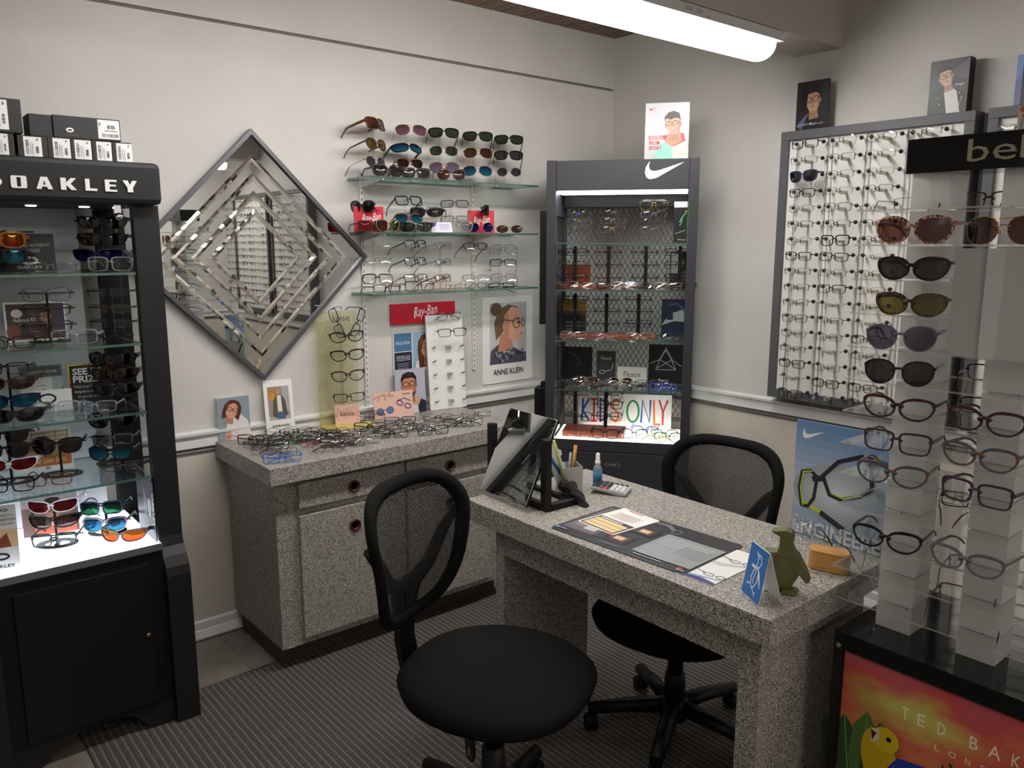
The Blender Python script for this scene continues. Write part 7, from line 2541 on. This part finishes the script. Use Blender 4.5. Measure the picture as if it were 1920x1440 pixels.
for cy in (0.42, H * 0.68):
    p.S(ell(0.62, cy, 0.12, 0.07), 0.02, (40, 38, 42), True)
    p.S(ell(0.9, cy + 0.02, 0.1, 0.07), 0.02, (40, 38, 42), True)
    p.S([(0.5, cy + 0.03), (0.1, cy + 0.14)], 0.025, (40, 38, 42))
lay(p, o, 0.0018)

# blue tent card with white bird outline
P = on(1422, 1136, 'z', DZ)
o = thing('tent_card', 'blue folded tent card with white outlined penguin emblem at the desk corner', 'sign', P, (rad(-14), 0, rad(-18)))
cw, chh = 0.088, 0.105
A_ = on(1390, 1107, 'z', DZ)
cw = (P - A_).length
th_ = math.atan2(P.y - A_.y, P.x - A_.x)
o.location = (P + A_) / 2
o.rotation_euler = (rad(-10), 0, th_)
BLU = pbr('tent_blue', (40, 110, 186), 0.4)
b = MB().box(-cw / 2, cw / 2, 0, 0.001, 0.0005, 0.125)
b.m = [1, 1, 0, 1, 1, 1]
b.build('front_leaf', [BLU, PAPER], o)
MB().box(-cw / 2, cw / 2, 0, 0.001, -0.125, 0).build('back_leaf', PAPER, o, loc=(0, 0.0012, 0.125), rot=(rad(26), 0, 0))
p = Print(cw)
H = 0.125 / cw
w_ = (232, 236, 240)
sc = H
body = [(0.55, 0.86), (0.66, 0.84), (0.72, 0.74), (0.66, 0.66), (0.62, 0.6), (0.66, 0.5), (0.66, 0.36), (0.56, 0.24), (0.46, 0.2), (0.38, 0.26), (0.34, 0.38), (0.38, 0.5), (0.46, 0.58), (0.5, 0.64), (0.52, 0.72), (0.5, 0.8)]
p.S([(x, y * sc) for x, y in body], 0.035, w_, True)
p.P([(x, y * sc) for x, y in ((0.52, 0.86), (0.36, 0.9), (0.5, 0.8))], w_)
p.P([(x, y * sc) for x, y in ((0.46, 0.62), (0.3, 0.64), (0.24, 0.6), (0.3, 0.57), (0.46, 0.57))], w_)
p.P([(x, y * sc) for x, y in ((0.64, 0.6), (0.74, 0.54), (0.84, 0.36), (0.87, 0.27), (0.82, 0.3), (0.68, 0.46))], w_)
for q in ([(0.38, 0.28), (0.28, 0.24), (0.2, 0.27)], [(0.28, 0.24), (0.2, 0.22)], [(0.5, 0.2), (0.62, 0.14), (0.7, 0.15)], [(0.62, 0.14), (0.68, 0.08)], [(0.54, 0.58), (0.5, 0.44), (0.46, 0.34), (0.52, 0.3)], [(0.5, 0.62), (0.64, 0.64)], [(0.48, 0.58), (0.62, 0.61)]):
    p.S([(x, y * sc) for x, y in q], 0.03, w_)
p.E(0.58, 0.8 * sc, 0.022, 0.022, w_)
p.build(o)

# olive printed bird figure
P = on(1468, 1106, 'z', DZ)
o = thing('bird_figure', 'olive green flat-backed penguin figure standing on the desk corner', 'figure', P, rad(22))
out = [(-0.010, 0.0), (-0.022, 0.016), (-0.03, 0.04), (-0.026, 0.07), (-0.016, 0.09), (-0.012, 0.105), (-0.012, 0.128), (-0.034, 0.138), (-0.014, 0.142), (0.0, 0.145), (0.014, 0.142), (0.018, 0.128), (0.016, 0.108), (0.024, 0.088), (0.034, 0.06), (0.032, 0.03), (0.02, 0.008), (0.008, 0.0)]
MB().prism([(x, z + 0.009) for x, z in out], -0.016, 0.016, 'y').build('body', OLIVE, o, bevel=0.0015)
rim = [(x * 0.78, z * 0.9 + 0.014) for x, z in out if z < 0.1]
g = MB()
for q in stroke(rim + [rim[0]], 0.004):
    g.add([(a, -0.018, b_) for a, b_ in q], [(0, 1, 2, 3)])
    g.add([(a, -0.016, b_) for a, b_ in q] + [(a, -0.018, b_) for a, b_ in q], [(0, 1, 5, 4), (1, 2, 6, 5), (2, 3, 7, 6), (3, 0, 4, 7)])
g.build('front_ridge', OLIVE, o)
for a, nm in (([(-0.014, 0.098), (-0.05, 0.092), (-0.054, 0.082), (-0.046, 0.08), (-0.02, 0.082)], 'wing'), ([(0.014, 0.108), (0.03, 0.096), (0.05, 0.06), (0.06, 0.036), (0.052, 0.033), (0.036, 0.05), (0.022, 0.076)], 'wing')):
    MB().prism(a, -0.0165, 0.0175, 'y').build(nm, OLIVE, o, bevel=0.001)
for a in ([(-0.04, 0.0004), (-0.006, 0.0004), (-0.006, 0.0086), (-0.02, 0.0086)], [(0.0, 0.0004), (0.034, 0.0004), (0.03, 0.006), (0.014, 0.0086), (0.0, 0.0086)]):
    MB().prism(a, -0.03, 0.018, 'y').build('foot', OLIVE, o, bevel=0.001)
MB().lathe([(0.001, 0), (0.003, 0), (0.003, 0.002), (0.001, 0.002)], 10).build('eye', OLIVE, o, loc=(-0.002, -0.016, 0.142), rot=(pi / 2, 0, 0))

# bamboo block holding round glasses by their temple tips
P = on(1553, 1068, 'z', DZ)
o = thing('bamboo_holder', 'rounded bamboo block holding a pair of round glasses on the desk', 'holder', P + Vector((0, 0, 0.0004)), rad(15))
MB().prism(rrect(-0.05, 0.05, -0.022, 0.03, 0.022, 8), 0.0, 0.052, 'z').build('block', BAMBOO, o, bevel=0.003)
e = eye('round', 'crystal', 'clear', P, -14, 'round clear glasses with brown temples leaning out of the bamboo block', 'glasses on the desk', tilt=0, tc='brown')
q1 = on(1512, 1008, 'y', P.y - 0.055)
e.location = P + Vector((-0.05, -0.065, 0.115))
e.rotation_euler = (rad(-26), 0, rad(-32))

# blue poster with sports glasses at the rear desk edge
o, p = cardpx('poster', 'blue poster with black and lime glasses reading ENGINEERED at the rear desk edge', 'poster', 1482, 1000, 1700, 803, DZ + 0.0006, 0, ('y', -1.385), face_mat=pbr('poster_blue', (120, 148, 182), 0.3), t=0.004)
H = p.H
nb = 14
for i in range(nb):
    t = i / (nb - 1)
    d = abs(t - 0.42) / 0.58
    c = tuple(int(a * (1 - d) + b_ * d) for a, b_ in zip((188, 196, 204), (104, 136, 176)))
    p.R(0, H * i / nb, 1, H * (i + 1) / nb + 0.001, c)
for k in range(10):
    f = 1 - k / 10
    p.E(0.42, H * 0.42, 0.42 * f, 0.26 * f, tuple(int(150 + 6 * k) + d for d in (0, 8, 14)))
DKG = (44, 40, 42)
LIM = (186, 200, 40)
swoosh(p, 0.06, H * 0.85, 0.2, WHT)
lf = [(0.09, 0.16), (0.06, 0.3), (0.08, 0.44), (0.16, 0.46), (0.22, 0.42), (0.2, 0.24), (0.15, 0.16)]
rt = [(0.27, 0.44), (0.4, 0.58), (0.6, 0.66), (0.68, 0.6), (0.7, 0.42), (0.6, 0.34), (0.44, 0.28), (0.34, 0.3)]
p.S([(0.1, 0.3), (0.3, 0.24)], 0.03, LIM)
p.S([(0.28, 0.24), (0.5, 0.14), (0.72, 0.1), (0.9, 0.0)], 0.05, DKG)
p.S([(x, y * H * 1.05 + 0.1) for x, y in lf], 0.03, DKG, True)
p.S([(x + 0.012, y * H * 1.05 + 0.1) for x, y in lf[:4]], 0.012, LIM)
p.S([(x, y * H * 1.05 + 0.1) for x, y in rt], 0.035, DKG, True)
p.S([(x + 0.02, y * H * 1.05 + 0.115) for x, y in rt[5:]], 0.012, LIM)
p.S([(0.19, 0.42 * H + 0.1), (0.27, 0.44 * H + 0.1)], 0.05, DKG)
p.S([(0.66, 0.66 * H + 0.12), (0.82, 0.64 * H + 0.12), (1.0, 0.64 * H + 0.1)], 0.05, DKG)
p.P([(0.7, 0.72 * H + 0.1), (0.73, 0.67 * H + 0.1), (0.76, 0.72 * H + 0.1)], LIM)
p.T('ENGINEERED', 0.47, 0.02, 0.9, (206, 208, 210), 0.13, offset=0.03)
p.build(o)

# ================================================================== photo blocks above the framed boards
o, p = cardpx('photo_block', 'dark portrait card of a man with hair over his brow above the white board', 'picture', 1491, 243, 1549, 152, 2.1105, 0, ('y', -0.06), face_mat=KBLK, t=0.012)
H = p.H
p.P([(0.15, 0), (0.22, H * 0.25), (0.5, H * 0.34), (0.8, H * 0.36), (0.95, 0)], (24, 24, 34))
p.P([(0.02, H * 0.1), (0.3, H * 0.3), (0.42, H * 0.34), (0.3, H * 0.2), (0.2, 0.02)], (92, 98, 136))
p.P([(0.5, H * 0.33), (0.7, H * 0.38), (0.66, H * 0.27)], (70, 80, 130))
face(p, 0.52, H * 0.6, 0.62, (186, 142, 116), (20, 16, 18), 'short', (60, 44, 36), 0.12, -0.02, False)
p.P([(0.18, H * 0.4), (0.14, H * 0.8), (0.3, H * 0.92), (0.46, H * 0.86), (0.36, H * 0.7), (0.34, H * 0.5), (0.4, H * 0.42)], (18, 15, 18))
p.T('JOSEPH ABBOUD', 0.5, H * 0.1, 0.8, (190, 186, 190), 0.05)
p.P([(0.46, H * 0.125), (0.5, H * 0.15), (0.54, H * 0.125), (0.5, H * 0.1)], (214, 212, 216))
p.build(o)
o, p = cardpx('photo_block', 'thick photo block of a man in leather jacket reading skaga above the white board', 'picture', 1738, 217, 1810, 112, 2.1105, 0, ('y', -0.075), face_mat=pbr('block_grey', (70, 68, 74), 0.4), edge=BLACK2, t=0.05)
H = p.H
p.P([(0.4, H * 0.7), (1.0, H * 0.98), (1.0, H * 0.6)], (98, 94, 100))
p.P([(0, 0), (0.02, H * 0.42), (0.3, H * 0.48), (0.62, H * 0.46), (0.88, H * 0.38), (1, H * 0.3), (1, 0)], (34, 33, 38))
p.P([(0.5, 0), (0.4, H * 0.4), (0.62, H * 0.46), (0.72, H * 0.4), (0.84, 0)], (208, 206, 202))
face(p, 0.42, H * 0.68, 0.46, (206, 164, 146), (52, 46, 48), 'short', (60, 50, 48), 0.28, 0.0, False)
p.T('skaga', 0.78, H * 0.5, 0.24, (222, 220, 222), 0.07, shear=0.2)
for x, y in ((0.26, 0.3), (0.3, 0.18), (0.8, 0.36), (0.86, 0.26)):
    p.E(x, y * H, 0.016, 0.016, (206, 206, 206))
p.S([(0.88, H * 0.3), (0.78, 0.04)], 0.012, (190, 190, 192))
p.build(o)
o, p = cardpx('photo_block', 'blue and black photo block on the second white board, cut by the picture edge', 'picture', 1899, 204, 1960, 100, 2.1105, 0, ('y', -0.06), face_mat=pbr('block_sky', (110, 140, 190), 0.4), t=0.03)
H = p.H
p.R(0.2, 0, 1, H, (30, 28, 38))
p.P([(0, 0), (0, H * 0.5), (0.2, H * 0.6), (0.2, 0)], (110, 110, 160))
p.build(o)
o, p = cardpx('floral_card', 'small beige floral card standing on the black acrylic tower header', 'card', 1906, 243, 1980, 196, 1.8385, 0, ('y', -1.58), face_mat=pbr('card_beige', (164, 156, 140), 0.5), t=0.02)
H = p.H
p.E(0.14, H * 0.88, 0.1, 0.08, (176, 60, 66))
for i in range(6):
    a = random.Random(i + 40)
    p.S([(0.1 + 0.15 * i, H * 0.2), (0.14 + 0.15 * i, H * 0.6 + 0.1 * a.random())], 0.02, (110, 96, 84))
    p.E(0.14 + 0.15 * i, H * 0.62, 0.04, 0.04, (166, 84, 80))
p.build(o)
P = on(1563, 1172, 'y', -1.6)
